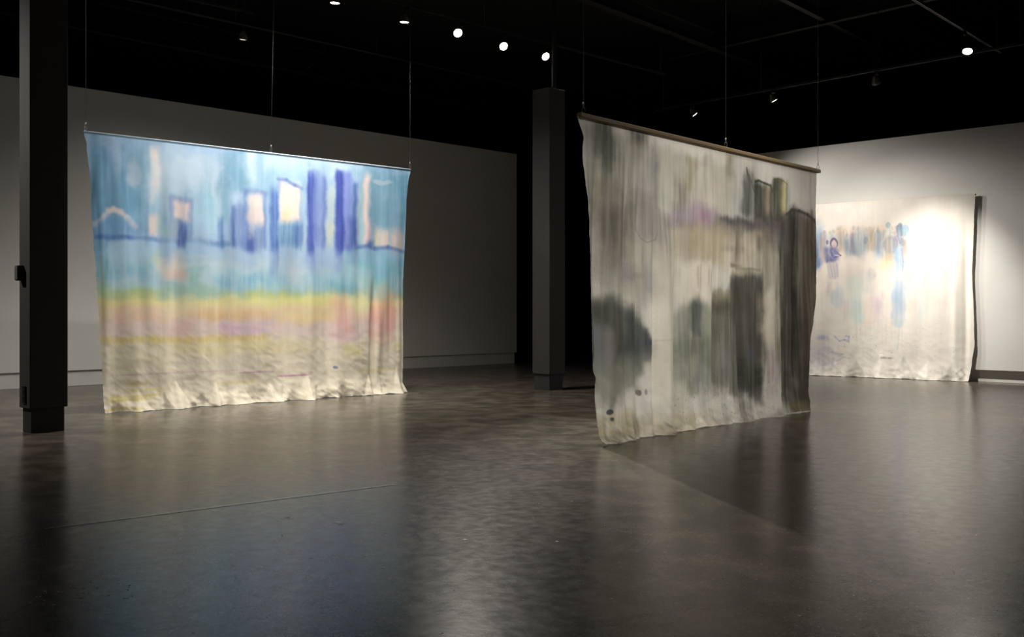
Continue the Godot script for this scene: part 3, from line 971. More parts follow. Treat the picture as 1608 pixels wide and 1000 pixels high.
	[0,2.617,1.423,2.771,1.484,151,185,214,0.402,0.078,0.034,0.35],
	[0,3.817,1.86,4.071,1.897,151,185,214,0.24,0.088,0.036,0.35],
	[0,3.404,1.758,3.56,1.824,151,185,214,0.21,0.084,0.035,0.35],
	[0,1.043,1.558,1.444,1.589,160,203,203,0.26,0.067,0.031,0.35],
	[0,1.38,1.852,1.594,1.879,201,217,225,0.12,0.069,0.032,0.35],
	[0,2.965,1.425,3.403,1.515,210,224,222,0.353,0.082,0.035,0.35],
	[0,0.772,1.689,0.93,1.767,160,203,203,0.21,0.064,0.031,0.35],
	[0,1.606,1.541,1.936,1.577,160,203,203,0.13,0.071,0.032,0.35],
	[0,0.695,1.579,0.915,1.621,201,217,225,0.2,0.064,0.031,0.35],
	[0,0.793,2.851,0.905,3.158,244,228,225,0.95,0.032,0.061,0.15],
	[0,0.817,2.653,0.921,2.929,244,227,221,0.9,0.032,0.061,0.15],
	[0,0.785,2.442,0.857,2.748,233,226,226,0.58,0.032,0.092,0.15],
	[0,0.729,2.483,0.986,3.097,196,217,230,0.5,0.064,0.154,0.1],
	[2,0.51,2.692,0.682,2.957,192,200,214,0.5,0.062,0.091,0.2],
	[1,0.147,2.197,0.222,2.29,224,210,210,0.75,0.059,0,0.2],
	[1,0.222,2.29,0.297,2.362,224,210,210,0.75,0.059,0,0.2],
	[1,0.297,2.362,0.357,2.388,224,210,210,0.75,0.06,0,0.2],
	[1,0.357,2.388,0.418,2.362,224,210,210,0.75,0.06,0,0.2],
	[1,0.418,2.362,0.487,2.291,224,210,210,0.75,0.06,0,0.2],
	[1,0.487,2.291,0.541,2.234,224,210,210,0.75,0.06,0,0.2],
	[1,0.541,2.234,0.604,2.192,224,210,210,0.75,0.06,0,0.2],
	[0,0.192,2.058,0.472,2.297,100,148,191,0.6,0.076,0.06,0.4],
	[0,0.117,2.029,0.588,2.089,64,97,162,0.65,0.046,0.022,0.2],
	[0,0.549,2.032,0.946,2.086,77,110,173,0.5,0.063,0.023,0.3],
	[0,0.905,2.029,1.838,2.092,105,139,191,0.43,0.119,0.032,0.4],
	[0,0.132,2.063,0.745,2.265,102,144,191,0.5,0.115,0.068,0.4],
	[0,0.761,2.097,0.905,2.343,223,201,195,0.85,0.032,0.046,0.4],
	[0,0.873,2.178,0.93,2.37,177,201,177,0.43,0.024,0.062,0.3],
	[0,0.729,1.979,0.769,2.399,98,137,178,0.5,0.016,0.076,0.4],
	[0,0.938,2.09,1.035,2.221,159,199,194,0.6,0.033,0.039,0.3],
	[0,1.043,2.076,1.326,2.584,121,147,191,0.55,0.033,0.047,0.4],
	[0,1.085,2.311,1.301,2.553,240,217,212,0.85,0.042,0.047,0.3],
	[0,1.068,2.538,1.335,2.593,117,138,186,0.4,0.05,0.031,0.3],
	[0,1.035,2.217,1.085,2.559,114,138,187,0.43,0.025,0.07,0.4],
	[0,1.284,2.105,1.335,2.577,121,143,189,0.4,0.025,0.071,0.4],
	[0,1.151,1.975,1.251,2.256,79,101,168,0.85,0.033,0.063,0.4],
	[0,1.052,2.072,1.151,2.305,168,181,193,0.6,0.033,0.062,0.4],
	[0,1.688,2.021,1.767,2.367,75,106,171,0.58,0.026,0.064,0.4],
	[0,1.574,2.013,1.883,2.077,92,123,179,0.5,0.07,0.024,0.4],
	[0,1.856,1.98,2.369,2.529,125,151,198,0.8,0.037,0.049,0.4],
	[0,1.865,1.987,1.928,2.507,79,105,173,0.61,0.027,0.041,0.3],
	[0,1.946,2.008,2.054,2.579,112,136,192,0.7,0.027,0.049,0.5],
	[0,1.982,2.155,2.018,2.628,168,176,202,0.36,0.018,0.065,0.4],
	[0,2.036,2.692,2.369,2.766,99,123,179,0.54,0.055,0.033,0.3],
	[0,2.045,1.994,2.1,2.732,83,110,177,0.58,0.023,0.041,0.3],
	[0,2.1,2.314,2.322,2.693,241,219,209,0.92,0.046,0.074,0.3],
	[0,2.091,2.08,2.201,2.409,204,200,209,0.6,0.055,0.099,0.4],
	[0,2.063,1.98,2.201,2.178,73,95,164,0.85,0.037,0.066,0.4],
	[0,2.183,2.002,2.35,2.25,123,149,195,0.6,0.047,0.066,0.4],
	[0,2.322,2.006,2.369,2.736,110,132,182,0.54,0.019,0.042,0.3],
	[0,2.416,1.969,2.54,2.797,87,119,186,0.9,0.038,0.059,0.3],
	[0,2.426,2.763,2.521,2.847,114,147,196,0.5,0.038,0.042,0.3],
	[0,2.54,2.771,2.597,2.938,103,128,183,0.5,0.029,0.042,0.2],
	[0,2.559,2.376,2.88,2.884,243,219,209,0.95,0.039,0.068,0.2],
	[0,2.578,2.355,2.723,2.541,239,218,179,0.6,0.048,0.067,0.3],
	[1,2.54,2.928,2.675,2.931,105,129,185,0.7,0.042,0,0.2],
	[1,2.675,2.931,2.792,2.873,105,129,185,0.7,0.042,0,0.2],
	[1,2.792,2.873,2.89,2.83,105,129,185,0.7,0.043,0,0.2],
	[0,2.851,2.283,2.9,2.846,123,149,198,0.47,0.02,0.051,0.3],
	[0,2.549,2.038,2.89,2.359,111,154,196,0.8,0.039,0.068,0.5],
	[0,2.772,2.068,2.89,2.323,88,117,182,0.7,0.039,0.068,0.4],
	[0,2.426,1.677,2.54,2.053,94,123,190,0.6,0.038,0.117,0.4],
	[0,2.98,2.055,3.305,3.057,136,158,213,0.92,0.03,0.043,0.25],
	[0,2.98,1.965,3.101,3.048,77,94,175,0.95,0.03,0.052,0.2],
	[0,3.09,2.081,3.172,3.03,101,122,195,0.5,0.041,0.069,0.3],
	[0,3.253,2.044,3.305,3.018,96,118,190,0.61,0.021,0.052,0.3],
	[0,3,1.733,3.111,2.077,92,112,186,0.75,0.04,0.12,0.4],
	[0,3.131,1.798,3.295,2.084,123,149,205,0.5,0.051,0.121,0.5],
	[0,3.305,2.047,3.44,2.921,201,216,215,0.7,0.042,0.105,0.3],
	[0,3.336,2.092,3.44,2.398,216,216,187,0.6,0.042,0.105,0.3],
	[0,3.44,2.038,3.715,3.114,112,129,203,0.95,0.032,0.044,0.2],
	[0,3.45,1.965,3.577,3.117,71,87,171,0.95,0.032,0.053,0.2],
	[0,3.587,2.102,3.672,3.101,147,157,215,0.54,0.043,0.071,0.3],
	[0,3.726,2.108,3.812,2.998,94,116,186,0.9,0.027,0.045,0.3],
	[0,3.64,1.991,3.823,2.506,84,105,180,0.85,0.043,0.071,0.4],
	[0,3.429,1.788,3.545,2.052,88,107,182,0.7,0.042,0.123,0.4],
	[0,3.64,1.794,3.758,2.016,105,129,194,0.6,0.043,0.089,0.4],
	[0,3.91,2.116,4.02,3.105,240,217,212,0.9,0.044,0.072,0.2],
	[0,3.976,2.092,4.086,2.435,216,186,200,0.6,0.044,0.09,0.4],
	[0,3.801,2.156,3.91,2.871,183,211,218,0.6,0.033,0.125,0.3],
	[0,4.131,2.101,4.379,2.356,232,215,201,0.85,0.056,0.073,0.3],
	[0,4.402,2.075,4.61,2.351,230,203,196,0.85,0.046,0.074,0.3],
	[0,4.131,2.098,4.198,2.297,230,221,179,0.36,0.034,0.054,0.3],
	[1,3.801,2.083,4.02,2.11,86,112,177,0.7,0.054,0,0.2],
	[1,4.02,2.11,4.153,2.079,86,112,177,0.7,0.054,0,0.2],
	[1,4.153,2.079,4.356,2.106,86,112,177,0.7,0.055,0,0.2],
	[1,4.356,2.106,4.656,2.044,86,112,177,0.7,0.055,0,0.2],
	[0,3.987,2.057,4.131,2.184,79,105,173,0.75,0.055,0.036,0.4],
	[2,4.075,2.991,4.379,3.064,210,217,222,0.5,0.09,0.036,0.3],
	[0,0.905,1.565,1.234,1.86,229,210,201,0.75,0.099,0.093,0.45],
	[0,0.825,1.754,0.938,1.931,189,210,183,0.6,0.04,0.062,0.3],
	[0,1.003,1.567,1.284,1.691,222,191,179,0.6,0.066,0.039,0.3],
	[0,1.284,1.413,1.42,1.729,125,180,166,0.55,0.051,0.095,0.3],
	[0,1.574,1.705,2.388,1.95,192,209,218,0.5,0.181,0.098,0.5],
	[0,0.132,1.778,0.785,1.966,160,199,215,0.6,0.154,0.075,0.5],
	[0,0.169,1.554,0.825,1.78,119,175,206,0.6,0.154,0.09,0.5],
	[0,0.177,1.252,0.297,1.846,92,143,164,0.45,0.045,0.148,0.4],
	[0,1.661,1.461,2.388,1.666,119,177,211,0.65,0.163,0.098,0.5],
	[0,2.388,1.474,3.587,1.731,131,185,212,0.6,0.2,0.086,0.5],
	[0,2.54,1.693,3.801,1.952,172,195,222,0.6,0.203,0.104,0.5],
	[0,2.723,1.515,2.97,1.839,210,217,222,0.6,0.079,0.119,0.3],
	[0,3.587,1.625,4.656,1.987,133,190,207,0.65,0.223,0.145,0.4],
	[0,4.131,1.493,4.656,1.905,111,171,197,0.55,0.137,0.128,0.4],
	[0,1.838,1.747,2.201,1.951,151,176,212,0.5,0.073,0.082,0.5],
	[0,3.377,1.385,3.801,1.615,106,165,183,0.6,0.127,0.088,0.4],
	[0,3.91,1.444,4.356,1.626,150,193,176,0.5,0.089,0.072,0.4],
	[0,-0.2,1.36,4.962,1.47,158,191,158,0.75,0.1,0.07,0.45],
	[0,-0.2,1.2,4.962,1.38,224,215,148,0.85,0.1,0.07,0.35],
	[0,0.207,1.343,0.905,1.442,181,198,142,0.7,0.078,0.045,0.3],
	[0,0.946,1.349,1.661,1.522,159,195,190,0.75,0.126,0.063,0.3],
	[0,2.018,1.359,2.871,1.442,181,198,133,0.6,0.114,0.033,0.3],
	[0,2.201,1.26,3.801,1.397,222,221,152,0.6,0.2,0.051,0.3],
	[0,-0.2,1.02,4.962,1.24,226,200,174,0.75,0.1,0.06,0.35],
	[0,-0.2,0.88,4.962,1.08,221,199,201,0.8,0.1,0.07,0.3],
	[0,0.319,1.063,0.986,1.253,224,191,176,0.6,0.11,0.053,0.3],
	[0,0.946,1.099,1.318,1.333,236,226,197,0.5,0.099,0.078,0.3],
	[0,1.318,1.079,2.388,1.192,221,187,134,0.6,0.178,0.049,0.4],
	[0,2.578,1.037,3.377,1.174,234,214,152,0.6,0.16,0.051,0.3],
	[0,1.068,0.903,1.318,1.059,222,186,186,0.6,0.075,0.063,0.3],
	[0,1.749,0.832,2.388,1.069,207,183,209,0.6,0.128,0.065,0.3],
	[0,3.429,0.821,3.694,1.385,228,175,169,0.65,0.095,0.123,0.3],
	[0,4.075,0.762,4.494,1.428,226,164,156,0.7,0.113,0.146,0.35],
	[0,3.64,1.173,3.965,1.369,225,227,187,0.6,0.097,0.071,0.3],
	[0,4.494,0.711,4.633,1.357,236,228,211,0.6,0.046,0.129,0.2],
	[0,3.377,0.775,3.91,0.908,216,192,209,0.5,0.096,0.053,0.3],
	[0,-0.2,0.8,2.4,0.885,221,200,127,0.75,0.1,0.03,0.5],
	[0,1.151,0.652,2.388,0.813,226,216,161,0.55,0.221,0.064,0.4],
	[0,2.201,0.654,2.97,0.797,228,214,161,0.5,0.192,0.067,0.4],
	[0,3.587,0.551,3.91,0.729,224,216,161,0.6,0.086,0.062,0.3],
	[0,4.471,0.6,4.633,0.711,222,212,152,0.6,0.058,0.055,0.3],
	[0,0.282,0.495,0.986,0.76,223,218,184,0.5,0.157,0.091,0.4],
	[0,0.282,0.163,0.905,0.193,217,200,113,0.7,0.078,0.015,0.5],
	[0,0.244,0.122,0.785,0.153,217,200,113,0.7,0.077,0.015,0.5],
	[0,0.434,0.233,0.986,0.263,217,200,113,0.5,0.079,0.015,0.5],
	[0,0.51,0.312,0.761,0.343,217,200,113,0.5,0.078,0.015,0.5],
	[0,0.244,0.022,0.627,0.052,217,200,113,0.6,0.077,0.015,0.5],
	[0,1.661,0.265,2.201,0.298,217,200,113,0.35,0.09,0.016,0.5],
	[0,3.801,0.34,4.471,0.376,217,200,113,0.35,0.112,0.018,0.5],
	[0,0.357,0.427,2.018,0.443,208,169,194,0.5,0.124,0.009,0.6],
	[0,2.018,0.39,2.483,0.407,202,151,185,0.7,0.074,0.01,0.4],
	[0,2.559,0.327,2.97,0.344,192,111,175,0.8,0.078,0.01,0.3],
	[2,3.419,0.394,3.471,0.437,121,130,156,0.8,0.021,0.018,0],
	[0,0.169,0.955,0.252,1.622,156,165,105,0.25,0.037,0.148,0.3],
	[1,0.461,0.26,0.515,0.28,185,187,192,0.366,0.012,0,0.2],
	[1,1.638,0.593,1.674,0.608,185,187,192,0.259,0.007,0,0.2],
	[1,0.684,0.697,0.695,0.718,201,188,124,0.182,0.006,0,0.2],
	[1,0.789,0.201,0.775,0.231,181,176,158,0.334,0.007,0,0.2],
	[1,1.575,0.621,1.524,0.633,194,182,199,0.273,0.011,0,0.2],
	[1,4.41,0.505,4.334,0.56,194,182,199,0.229,0.011,0,0.2],
	[1,2.799,0.641,2.836,0.678,201,188,124,0.31,0.013,0,0.2],
	[1,2.73,0.241,2.677,0.272,201,188,124,0.16,0.013,0,0.2],
	[1,0.841,0.507,0.79,0.554,201,188,124,0.16,0.009,0,0.2],
	[1,3.361,0.664,3.424,0.676,194,182,199,0.288,0.011,0,0.2],
	[1,1.41,0.442,1.423,0.466,181,176,158,0.262,0.009,0,0.2],
	[1,0.363,0.35,0.362,0.367,194,182,199,0.359,0.011,0,0.2],
	[1,1.786,0.683,1.764,0.707,194,182,199,0.276,0.01,0,0.2],
	[1,0.424,0.677,0.482,0.695,185,187,192,0.164,0.009,0,0.2],
	[1,1.695,0.047,1.638,0.093,185,187,192,0.198,0.013,0,0.2],
	[1,2.167,0.014,2.236,0.025,201,188,124,0.166,0.008,0,0.2],
	[1,3.355,0.569,3.429,0.588,194,182,199,0.186,0.01,0,0.2],
	[1,4.166,0.504,4.118,0.537,181,176,158,0.243,0.008,0,0.2],
	[1,1.799,0.269,1.763,0.292,194,182,199,0.192,0.011,0,0.2],
	[1,0.689,0.395,0.709,0.416,194,182,199,0.289,0.009,0,0.2],
	[1,3.975,0.594,4.073,0.629,194,182,199,0.334,0.009,0,0.2],
	[1,1.686,0.468,1.631,0.491,185,187,192,0.261,0.007,0,0.2],
	[1,3.295,0.657,3.355,0.676,181,176,158,0.333,0.012,0,0.2],
	[1,1.084,0.545,1.103,0.569,181,176,158,0.374,0.006,0,0.2],
	[1,1.105,0.291,1.035,0.302,181,176,158,0.226,0.009,0,0.2],
	[1,2.347,0.409,2.314,0.425,181,176,158,0.306,0.009,0,0.2],
	[1,0.761,0.113,0.724,0.128,185,187,192,0.166,0.006,0,0.2],
	[1,2.931,0.496,2.987,0.545,185,187,192,0.311,0.01,0,0.2],
	[1,1.584,0.273,1.576,0.319,194,182,199,0.212,0.012,0,0.2],
	[1,0.435,0.406,0.422,0.423,185,187,192,0.378,0.006,0,0.2],
	[1,2.692,0.21,2.639,0.239,194,182,199,0.353,0.007,0,0.2],
	[1,1.422,0.527,1.353,0.572,194,182,199,0.329,0.006,0,0.2],
	[1,3.784,0.086,3.778,0.128,194,182,199,0.194,0.014,0,0.2],
	[1,1.236,0.291,1.179,0.336,181,176,158,0.328,0.007,0,0.2],
	[1,2.433,0.389,2.482,0.417,181,176,158,0.224,0.013,0,0.2],
	[1,4.034,0.608,4.036,0.625,201,188,124,0.36,0.008,0,0.2],
	[1,0.851,0.122,0.806,0.148,201,188,124,0.245,0.011,0,0.2],
	[1,4.175,-0.128,4.244,-0.098,194,182,199,0.36,0.012,0,0.2],
	[1,3.85,0.33,3.894,0.363,181,176,158,0.347,0.009,0,0.2],
	[1,2.571,0.286,2.514,0.298,185,187,192,0.177,0.013,0,0.2],
	[1,1.563,0.636,1.489,0.647,185,187,192,0.324,0.011,0,0.2],
	[1,0.512,0.362,0.493,0.402,185,187,192,0.37,0.01,0,0.2],
	[1,3.143,0.4,3.097,0.42,185,187,192,0.159,0.013,0,0.2],
	[1,3.625,0.183,3.687,0.216,181,176,158,0.269,0.007,0,0.2],
	[1,3.527,0.178,3.488,0.203,181,176,158,0.155,0.008,0,0.2],
	[1,1.318,0.236,1.298,0.258,194,182,199,0.363,0.01,0,0.2],
	[1,0.39,0.488,0.381,0.524,181,176,158,0.267,0.006,0,0.2],
	[1,2.486,0.177,2.543,0.207,181,176,158,0.193,0.006,0,0.2],
	[1,1.01,0.22,1.081,0.224,194,182,199,0.174,0.01,0,0.2],
	[1,3.69,-0.086,3.708,-0.036,181,176,158,0.295,0.007,0,0.2],
	[1,3.64,-0.06,3.589,-0.041,185,187,192,0.273,0.014,0,0.2],
	[1,2.465,0.637,2.436,0.65,194,182,199,0.373,0.011,0,0.2],
	[1,1.875,0.258,1.855,0.28,194,182,199,0.375,0.009,0,0.2],
	[1,1.701,0.095,1.659,0.124,185,187,192,0.237,0.008,0,0.2],
	[1,0.837,0.173,0.86,0.208,201,188,124,0.266,0.01,0,0.2],
	[1,1.22,0.583,1.195,0.617,201,188,124,0.277,0.007,0,0.2],
	[1,3.348,0.045,3.37,0.084,201,188,124,0.331,0.011,0,0.2],
	[1,1.578,0.567,1.649,0.583,185,187,192,0.191,0.01,0,0.2],
	[1,0.985,0.646,0.934,0.667,181,176,158,0.259,0.007,0,0.2],
	[1,2.806,0.625,2.754,0.652,185,187,192,0.153,0.012,0,0.2],
	[1,1.935,0.565,2.013,0.583,185,187,192,0.185,0.01,0,0.2],
	[1,1.804,0.193,1.869,0.215,194,182,199,0.361,0.011,0,0.2],
	[1,2.872,0.032,2.897,0.064,201,188,124,0.32,0.011,0,0.2],
	[1,2.007,0.497,2.028,0.508,194,182,199,0.211,0.009,0,0.2],
	[1,3.149,0.577,3.213,0.605,185,187,192,0.305,0.009,0,0.2],
	[1,2.976,-0.014,2.919,0.025,185,187,192,0.247,0.01,0,0.2],
	[1,4.451,0.636,4.46,0.652,201,188,124,0.28,0.007,0,0.2],
	[1,2.523,0.306,2.561,0.334,181,176,158,0.28,0.009,0,0.2],
	[1,4.311,0.498,4.349,0.524,185,187,192,0.332,0.011,0,0.2],
	[1,2.804,0.514,2.783,0.526,185,187,192,0.255,0.009,0,0.2],
]

const GREY_RUINS := [
	[0,0.131,1.588,0.99,2.863,158,154,140,0.6,0.252,0.232,0.6],
	[0,0.037,1.765,0.15,2.828,153,153,145,0.37,0.047,0.05,0.35],
	[0,0.093,1.701,0.207,2.821,140,136,130,0.4,0.047,0.051,0.35],
	[0,0.15,1.621,0.264,2.822,152,153,139,0.382,0.048,0.051,0.35],
	[0,0.207,1.631,0.322,2.817,157,156,143,0.403,0.048,0.051,0.35],
	[0,0.264,1.677,0.381,2.814,145,141,132,0.335,0.049,0.051,0.35],
	[0,0.322,1.65,0.44,2.814,134,131,122,0.36,0.049,0.051,0.35],
	[0,0.381,1.6,0.5,2.812,156,152,138,0.402,0.05,0.052,0.35],
	[0,0.44,1.654,0.561,2.809,163,159,145,0.316,0.05,0.052,0.35],
	[0,0.5,1.646,0.622,2.808,160,157,148,0.397,0.051,0.052,0.35],
	[0,0.561,1.447,0.683,2.812,147,140,135,0.379,0.051,0.052,0.35],
	[0,0.622,1.48,0.746,2.804,159,156,143,0.388,0.052,0.053,0.35],
	[0,0.683,1.67,0.808,2.801,153,148,136,0.34,0.052,0.053,0.35],
	[0,0.746,1.836,0.872,2.802,139,134,126,0.367,0.053,0.053,0.35],
	[0,0.808,1.886,0.936,2.795,153,147,138,0.385,0.053,0.054,0.35],
	[0,0.872,1.771,1.001,2.799,162,153,147,0.382,0.054,0.054,0.35],
	[0,0.936,1.707,1.066,2.794,139,132,126,0.369,0.054,0.054,0.35],
	[0,1.001,1.981,1.132,2.787,150,147,135,0.405,0.055,0.054,0.35],
	[0,1.066,1.845,1.199,2.788,147,141,132,0.359,0.055,0.055,0.35],
	[0,1.132,1.974,1.266,2.78,153,147,138,0.344,0.056,0.055,0.35],
	[0,1.199,1.885,1.334,2.774,151,146,136,0.346,0.056,0.055,0.35],
	[0,1.266,1.881,1.403,2.774,149,150,141,0.372,0.057,0.055,0.35],
	[0,1.334,2.214,1.472,2.774,135,136,125,0.384,0.058,0.056,0.35],
	[0,1.403,2.033,1.542,2.763,158,155,146,0.378,0.058,0.056,0.35],
	[0,1.472,2.058,1.613,2.767,154,153,139,0.334,0.059,0.056,0.35],
	[0,1.542,2.01,1.685,2.756,137,133,125,0.398,0.059,0.057,0.35],
	[0,0.037,1.373,0.15,2.08,149,143,137,0.364,0.047,0.05,0.35],
	[0,0.093,1.297,0.207,2.09,157,152,150,0.358,0.047,0.051,0.35],
	[0,0.15,1.452,0.264,2.094,159,155,150,0.398,0.048,0.051,0.35],
	[0,0.207,1.427,0.322,2.103,148,140,133,0.302,0.048,0.051,0.35],
	[0,0.264,1.421,0.381,2.108,136,126,124,0.313,0.049,0.051,0.35],
	[0,0.322,1.385,0.44,2.116,135,127,119,0.377,0.049,0.051,0.35],
	[0,0.381,1.245,0.5,2.124,151,149,143,0.346,0.05,0.052,0.35],
	[0,0.44,1.175,0.561,2.139,161,152,145,0.365,0.05,0.052,0.35],
	[0,0.5,1.363,0.622,2.15,158,149,147,0.349,0.051,0.052,0.35],
	[0,0.561,1.285,0.683,2.155,135,131,121,0.38,0.051,0.052,0.35],
	[0,0.622,1.268,0.746,2.161,143,138,133,0.394,0.052,0.053,0.35],
	[0,0.683,1.366,0.808,2.171,153,153,145,0.383,0.052,0.053,0.35],
	[0,0.746,1.162,0.872,2.18,145,138,130,0.343,0.053,0.053,0.35],
	[0,0.808,1.247,0.936,2.192,159,156,148,0.328,0.053,0.054,0.35],
	[0,0.872,1.33,1.001,2.197,134,130,124,0.304,0.054,0.054,0.35],
	[0,0.936,1.214,1.066,2.184,157,150,147,0.381,0.054,0.054,0.35],
	[0,1.001,1.388,1.132,2.177,150,148,142,0.32,0.055,0.054,0.35],
	[0,1.066,1.441,1.199,2.17,155,151,142,0.321,0.055,0.055,0.35],
	[0,1.132,1.289,1.266,2.166,140,133,130,0.377,0.056,0.055,0.35],
	[0,1.199,1.274,1.334,2.161,142,135,128,0.359,0.056,0.055,0.35],
	[0,1.266,1.513,1.403,2.159,140,133,127,0.34,0.057,0.055,0.35],
	[0,1.334,1.574,1.472,2.153,151,142,134,0.363,0.058,0.056,0.35],
	[0,1.403,1.421,1.542,2.146,155,151,141,0.303,0.058,0.056,0.35],
	[0,1.472,1.475,1.613,2.131,162,155,151,0.343,0.059,0.056,0.35],
	[0,1.542,1.389,1.685,2.125,163,154,145,0.32,0.059,0.057,0.35],
	[0,1.566,2.015,1.709,2.761,151,147,136,0.395,0.06,0.057,0.35],
	[0,1.637,1.842,1.782,2.76,170,163,160,0.326,0.06,0.057,0.35],
	[0,1.709,1.727,1.855,2.751,162,155,147,0.316,0.061,0.057,0.35],
	[0,1.782,1.96,1.929,2.745,170,165,158,0.39,0.062,0.058,0.35],
	[0,1.855,2.016,2.004,2.745,173,166,158,0.399,0.062,0.058,0.35],
	[0,1.929,1.787,2.08,2.753,150,142,132,0.359,0.063,0.058,0.35],
	[0,2.004,1.926,2.157,2.752,165,158,153,0.317,0.064,0.059,0.35],
	[0,2.08,1.81,2.234,2.749,149,147,136,0.304,0.064,0.059,0.35],
	[0,2.157,1.724,2.313,2.747,174,168,155,0.345,0.065,0.059,0.35],
	[0,2.234,1.753,2.392,2.736,149,142,133,0.382,0.066,0.059,0.35],
	[0,2.313,1.984,2.472,2.738,157,150,146,0.355,0.066,0.06,0.35],
	[0,2.392,1.942,2.553,2.733,149,141,134,0.384,0.067,0.06,0.35],
	[0,2.472,1.866,2.635,2.741,154,151,139,0.398,0.068,0.06,0.35],
	[0,2.553,1.805,2.718,2.729,145,141,132,0.326,0.069,0.061,0.35],
	[0,2.635,1.694,2.802,2.735,154,148,135,0.329,0.069,0.061,0.35],
	[0,1.566,1.675,1.709,2.069,159,153,130,0.381,0.06,0.057,0.35],
	[0,1.637,1.748,1.782,2.075,147,135,115,0.344,0.06,0.057,0.35],
	[0,1.709,1.691,1.855,2.081,159,149,135,0.371,0.061,0.057,0.35],
	[0,1.782,1.741,1.929,2.091,142,131,112,0.321,0.062,0.058,0.35],
	[0,1.855,1.667,2.004,2.09,153,141,122,0.373,0.062,0.058,0.35],
	[0,1.929,1.745,2.08,2.098,149,136,121,0.386,0.063,0.058,0.35],
	[0,2.004,1.657,2.157,2.115,149,142,120,0.319,0.064,0.059,0.35],
	[0,2.08,1.735,2.234,2.118,158,149,128,0.352,0.064,0.059,0.35],
	[0,2.157,1.74,2.313,2.124,149,140,122,0.332,0.065,0.059,0.35],
	[0,2.234,1.674,2.392,2.134,153,148,130,0.349,0.066,0.059,0.35],
	[0,2.313,1.697,2.472,2.14,147,143,120,0.318,0.066,0.06,0.35],
	[0,0.448,2.009,0.644,2.32,134,132,124,0.305,0.061,0.128,0.4],
	[0,3.118,1.487,3.413,2.378,142,134,140,0.225,0.09,0.155,0.4],
	[0,2.936,1.823,3.23,2.771,134,132,124,0.175,0.087,0.153,0.4],
	[0,1.84,1.179,2.073,1.586,134,132,124,0.201,0.075,0.142,0.4],
	[0,0.567,1.209,0.774,1.605,150,146,126,0.212,0.062,0.129,0.4],
	[0,1.554,-0.021,1.652,0.772,140,146,150,0.204,0.071,0.138,0.4],
	[0,3.651,0.513,3.866,1.699,196,192,182,0.193,0.095,0.16,0.4],
	[0,1.571,0.063,1.787,1.018,150,146,126,0.281,0.072,0.139,0.4],
	[0,4.06,0.491,4.395,0.914,150,146,126,0.149,0.101,0.165,0.4],
	[0,2.825,1.245,3.115,2.141,134,132,124,0.193,0.086,0.152,0.4],
	[0,2.128,2.074,2.31,2.8,134,132,124,0.165,0.078,0.144,0.4],
	[0,1.654,1.359,1.922,2.024,134,132,124,0.282,0.073,0.14,0.4],
	[0,3.899,-0.195,4.037,0.741,120,118,112,0.304,0.098,0.162,0.4],
	[0,2.553,1.097,2.819,1.465,134,132,124,0.17,0.083,0.149,0.4],
	[0,2.081,1.386,2.357,1.94,120,118,112,0.19,0.078,0.144,0.4],
	[0,0.674,1.784,0.899,2.733,120,118,112,0.137,0.063,0.13,0.4],
	[0,2.397,-0.008,2.588,0.738,120,118,112,0.303,0.081,0.147,0.4],
	[0,2.338,1.396,2.583,2.323,120,118,112,0.288,0.08,0.147,0.4],
	[0,2.489,1.108,2.723,1.608,140,146,150,0.193,0.082,0.148,0.4],
	[0,3.941,1.188,4.183,2.287,134,132,124,0.168,0.099,0.163,0.4],
	[0,0.873,1.048,1.017,1.767,134,132,124,0.305,0.064,0.132,0.4],
	[0,0.657,0.316,0.787,0.839,120,118,112,0.177,0.062,0.129,0.4],
	[0,4.502,1.794,4.837,2.325,134,132,124,0.241,0.107,0.169,0.4],
	[0,1.358,0.504,1.535,1.437,120,118,112,0.267,0.07,0.137,0.4],
	[0,0.47,1.569,0.688,2.375,150,148,138,0.203,0.061,0.128,0.4],
	[0,2.767,1.816,2.92,2.662,120,118,112,0.284,0.085,0.151,0.4],
	[0,2.07,0.295,2.307,1.22,142,134,140,0.174,0.077,0.144,0.4],
	[0,2.587,0.778,2.834,1.455,134,132,124,0.121,0.083,0.149,0.4],
	[0,3.257,0.376,3.483,1.551,150,146,126,0.15,0.091,0.156,0.4],
	[0,3.707,1.884,3.975,2.347,196,192,182,0.21,0.096,0.161,0.4],
	[0,1.81,0.648,1.96,1.269,150,146,126,0.239,0.074,0.141,0.4],
	[0,2.67,1.837,2.929,2.991,142,134,140,0.209,0.084,0.15,0.4],
	[0,0.736,1.508,0.841,2.211,150,146,126,0.166,0.063,0.13,0.4],
	[0,3.553,1.321,3.894,2.213,150,148,138,0.312,0.095,0.16,0.4],
	[0,0.809,1.648,1.031,1.954,134,132,124,0.171,0.064,0.131,0.4],
	[0,3.964,1.649,4.221,2.299,150,146,126,0.32,0.1,0.163,0.4],
	[0,2.068,1.109,2.295,1.742,120,118,112,0.128,0.077,0.144,0.4],
	[0,2.806,1.489,2.921,1.889,150,148,138,0.14,0.085,0.151,0.4],
	[0,1.464,1.267,1.651,2.012,150,148,138,0.313,0.071,0.138,0.4],
	[0,1.934,0.824,2.146,1.924,120,118,112,0.258,0.076,0.143,0.4],
	[0,3.158,2.143,3.353,2.805,134,132,124,0.285,0.089,0.155,0.4],
	[0,2.047,1.832,2.311,2.702,196,192,182,0.307,0.077,0.144,0.4],
	[0,2.031,-0.062,2.246,0.675,196,192,182,0.222,0.077,0.144,0.4],
	[0,2.013,1.695,2.147,2.512,150,146,126,0.141,0.076,0.143,0.4],
	[0,2.304,0.58,2.545,1.466,134,132,124,0.278,0.08,0.147,0.4],
	[0,1.196,0.84,1.286,1.369,196,192,182,0.14,0.067,0.135,0.4],
	[0,0.153,1.953,0.253,2.755,150,146,126,0.173,0.057,0.124,0.4],
